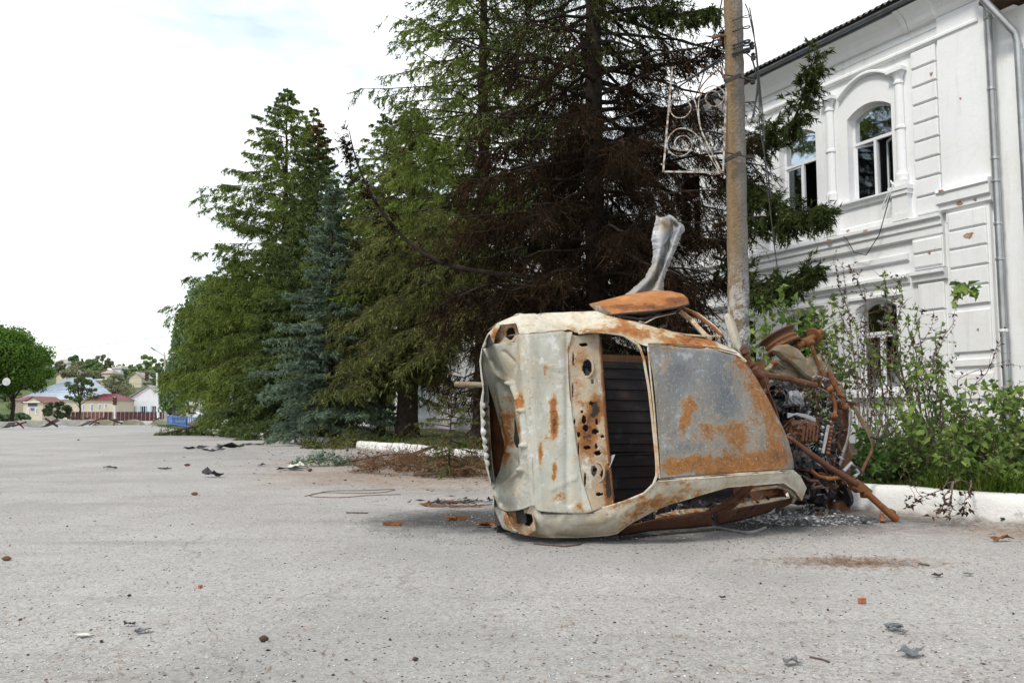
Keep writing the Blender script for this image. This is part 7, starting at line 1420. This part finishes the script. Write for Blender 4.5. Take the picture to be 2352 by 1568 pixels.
for i, (x, y, L_, W_, cu, mt, rz, lb_) in enumerate(((2095, 1508, .085, .05, .035, M_SLAG, .3, 'curled grey plastic piece near the bottom right'), (2060, 1447, .07, .045, .03, M_SLAG, .8, 'crumpled dark shard above the curled grey piece'), (2074, 1456, .04, .02, .01, M_SLAG, .1, 'small flat chip touching the crumpled dark shard'), (1818, 1527, .06, .035, .025, M_SLAG, .2, 'tiny grey foil shard at the bottom right of centre'), (190, 1463, .07, .03, .006, M_PAPER, .1, 'pale flat paper scrap near the bottom left'), (297, 1438, .05, .022, .014, M_CHAR, .1, 'dark chip above the paper scrap'), (326, 1454, .06, .03, .015, M_SLAG, .5, 'bent grey flake right of the paper scrap'), (488, 1096, .30, .12, .13, M_CHAR, -.1, 'black twisted plastic scrap standing on the mid asphalt'), (378, 1078, .2, .1, .03, M_CHAR, .1, 'flat black strip left of the twisted scrap'), (253, 1076, .2, .1, .04, M_CHAR, .3, 'dark flake on the asphalt far left'), (450, 1032, .5, .2, .1, M_CHAR, .2, 'dark rag-like debris on the far asphalt'), (525, 1030, .7, .25, .14, M_CHAR, .1, 'largest black debris lump on the far asphalt'), (490, 1037, .4, .2, .08, M_CHAR, .6, 'black debris left of the largest lump'), (582, 1022, .5, .2, .05, M_CHAR, .2, 'thin dark strip right of the black debris'), (667, 1080, .42, .16, .06, M_CHAR, .2, 'black scrap beside the blue-green sprig'), (690, 1076, .3, .2, .12, M_PAPER, .4, 'crumpled pale wrapper in the blue-green sprig'), (705, 1060, .24, .1, .03, M_YEL, .3, 'yellow scrap behind the blue-green sprig'), (2300, 1243, .15, .05, .05, M_RUSTP, .1, 'bent rusty bracket on the asphalt at the right edge'), (1660, 1376, .03, .02, .01, M_CHAR, .2, 'single black fleck below the car'), (2155, 1325, .05, .03, .015, M_CHAR, .4, 'dark flat chip on the right asphalt'), (2225, 1322, .05, .025, .01, M_SLAG, .1, 'grey chip near the right edge'), (1645, 1199, .09, .05, .02, M_CHAR, .2, 'burnt flake by the car side'), (1125, 1210, .20, .06, .03, M_RUSTP, .05, 'rusted strip at the corner of the bumper'), (1145, 1216, .10, .06, .05, M_SLAG, .6, 'crumpled foil at the bumper corner'), (600, 1070, .12, .1, .05, M_SLAG, .5, 'grey scrap on the asphalt left of the sprig'), (1985, 1203, .06, .03, .02, M_CHAR, .4, 'dark scrap under the shaft end'), (2046, 1448, .06, .03, .03, M_SLAG, 2., 'torn end of the crumpled dark shard'))):
    o = shard(7, 5, L_, W_, cu, i + 3).build('scrap', mt); put(o, x, y, rz); tag(o, lb_, 'scrap')
def channel(L_, w_, h): mb = MB(); mb.box(-L_ / 2, L_ / 2, -w_ / 2, w_ / 2, .004, .012); mb.box(-L_ / 2, L_ / 2, -w_ / 2, -w_ / 2 + .008, .0125, h); mb.box(-L_ / 2 + .02, L_ / 2 + .015, w_ / 2 - .008, w_ / 2, .0125, h * .9); mb.box(-L_ / 2, L_ / 2 - .03, -.004, .004, .0125, h * .8); return mb
for x, y, L_, rz, lb_ in ((900, 1206, .15, -.06, 'rusty metal channel lying alone left of the wreck'), (1050, 1193, .16, .25, 'rusty metal channel in the soot beside the bumper'), (1120, 1206, .12, .1, 'rusty channel touching the bumper corner')):
    o = channel(L_, .05, .035).build('metal_channel', M_RUSTP); put(o, x, y, rz); tag(o, lb_, 'metal piece', 'rusty metal pieces')
o = MB().tube([(.05 * math.cos(a), .05 * math.sin(a) * .6, .02 + .02 * math.sin(a * .5)) for a in np.linspace(.4, 4.8, 12)], .009, 6).build('metal_hook', M_RUSTP); put(o, 1036, 1196); tag(o, 'rusted hook-shaped bar in the soot beside the bumper', 'metal piece')
# charred heap and rust-red hoop of tyre wire left of the bumper
for i, (x, y, n, sx) in enumerate(((1090, 1154, 60, .22), (1035, 1157, 40, .2))):
    g = np.random.default_rng(i + 50); mb = MB()
    for k in range(n):
        c_ = np.array([g.normal() * sx, g.normal() * .07, .004 + .025 * g.random()]); a, b, d = (g.normal(size=3) * np.array([.03, .03, .010]) for _ in range(3)); mb.add([c_, c_ + a, c_ + b, c_ + np.abs(d)], [(0, 1, 2), (0, 2, 3), (0, 3, 1), (1, 3, 2)])
    o = mb.build('char_heap', M_CHAR); put(o, x, y); tag(o, ['heap of black char against the bumper', 'smaller char patch left of the char heap'][i], 'char')
hp = empty('tyre_wire', tuple(G(1050, 1160)), 0, 'flattened rust-red hoop of burnt tyre wire beside the bumper', 'wire'); g = np.random.default_rng(2)
for k in range(16): MB().tube([((.36 + .03 * g.normal()) * math.cos(a), (.20 + .03 * g.normal()) * math.sin(a), .012 + .01 * g.random()) for a in np.linspace(1.2 + g.random(), 5.2 + g.random(), 16)], .003, 4).build('wire_strand', M_RUSTP, hp)
wl = empty('loose_wire', tuple(G(780, 1135)), 0, 'long thin rusty wire loop lying on the asphalt left of the wreck', 'wire')
MB().tube(smooth_path([Vector(G(x, y) + np.array([0, 0, .006])) - wl.location for x, y in ((700, 1140), (760, 1128), (830, 1127), (905, 1124), (880, 1131), (820, 1133), (740, 1132), (712, 1140), (780, 1143), (850, 1138), (920, 1136))], 60), .004, 5).build('wire_strand', plain('thin rusty wire', (.12, .065, .04), .8, 0, .3, 10), wl)
# trim strip under the car, bottle, black box, sticks
tr = empty('trim_strip', tuple(G(1680, 1220)), 0, 'long pale bent trim strip lying under the roof of the wreck', 'trim'); MB().tube(smooth_path([Vector(G(x, y) + np.array([0, 0, .012])) - tr.location for x, y in ((1560, 1213), (1640, 1214), (1690, 1222), (1720, 1226), (1745, 1220), (1758, 1214))], 24), .012, 6).build('strip', plain('pale trim', (.22, .225, .22), .5, 0, .3, 10), tr)
bt = empty('glass_bottle', tuple(G(2335, 1201)), R(170), 'dark glass bottle with a teal label lying at the kerb by the right edge', 'bottle'); mb = MB(); mb.lathe((-.12, 0, .035), (1, 0, 0), [(0, 0), (.03, .004), (.034, .015), (.034, .14), (.028, .17), (.014, .20), (.013, .24), (.015, .245), (.012, .25)], 16); mb.build('glass', plain('dark bottle', (.012, .016, .014), .12), bt, True); mb = MB(); mb.lathe((-.12, 0, .035), (1, 0, 0), [(.0345, .05), (.0347, .055), (.0347, .105), (.0345, .11)], 16); mb.build('label_band', plain('teal label', (.12, .35, .32), .5), bt)
kb = P(1082, 1052, 15.6); o = MB(); o.box(-.14, .14, -.02, .08, .0, .16); o.box(-.17, -.141, -.01, .02, .06, .12); o.box(.141, .17, -.01, .02, .06, .12); ob = o.build('drain_box', M_CHAR); ob.location = (P(1082, 1062, 15.3)[0], 15.3, .0); tag(ob, 'small black box against the kerb left of the bumper', 'box')
for i, (pth, r_, lb_) in enumerate(((((1225, 1250), (1300, 1256), (1330, 1252), (1352, 1238)), .006, 'thin crooked twig lying under the rear of the wreck'), (((845, 1179), (795, 1178)), .006, 'straight dark stick on the asphalt left of the soot'), (((1860, 1510), (1890, 1516), (1905, 1522)), .004, 'small brown twig on the near right asphalt'), (((2110, 1296), (2135, 1300)), .006, 'short twig on the right asphalt'))):
    st_ = [Vector(G(x, y) + np.array([0, 0, r_ * 1.2])) for x, y in pth]; o = MB().tube([q - st_[0] for q in st_], r_, 5).build('twig', STEM_D); o.location = st_[0]; tag(o, lb_, 'twig')
o = MB().obox((0, 0, .016), .035, .024, .024, Matrix.Rotation(.4, 3, 'Z')).build('brick_crumb', M_BRK); put(o, 1980, 1385); tag(o, 'small orange brick crumb on the right asphalt', 'stone'); o = MB().obox((0, 0, .01), .02, .014, .014, Matrix.Rotation(1., 3, 'Z')).build('brick_crumb', M_BRK); put(o, 460, 1350); tag(o, 'tiny orange brick crumb on the left asphalt', 'stone')
g = np.random.default_rng(91); pts = []
while len(pts) < 420:
    k = g.random(); Y = 8.5 + 13 * g.random(); X = kerb_x(Y) - .2 - abs(g.normal()) * 2.6
    pts.append((X, Y, zg(Y)))
strips('twig_litter', pts, .22, .0042, STEM_D, 92, .006, .05)
scatter_stones('bark_litter', 900, lambda g: (lambda Y: (kerb_x(Y) - .1 - abs(g.normal()) * 2.2, Y))(8.5 + 14 * g.random()), .008, .035, M_CHAR, 93, .25, on_road)
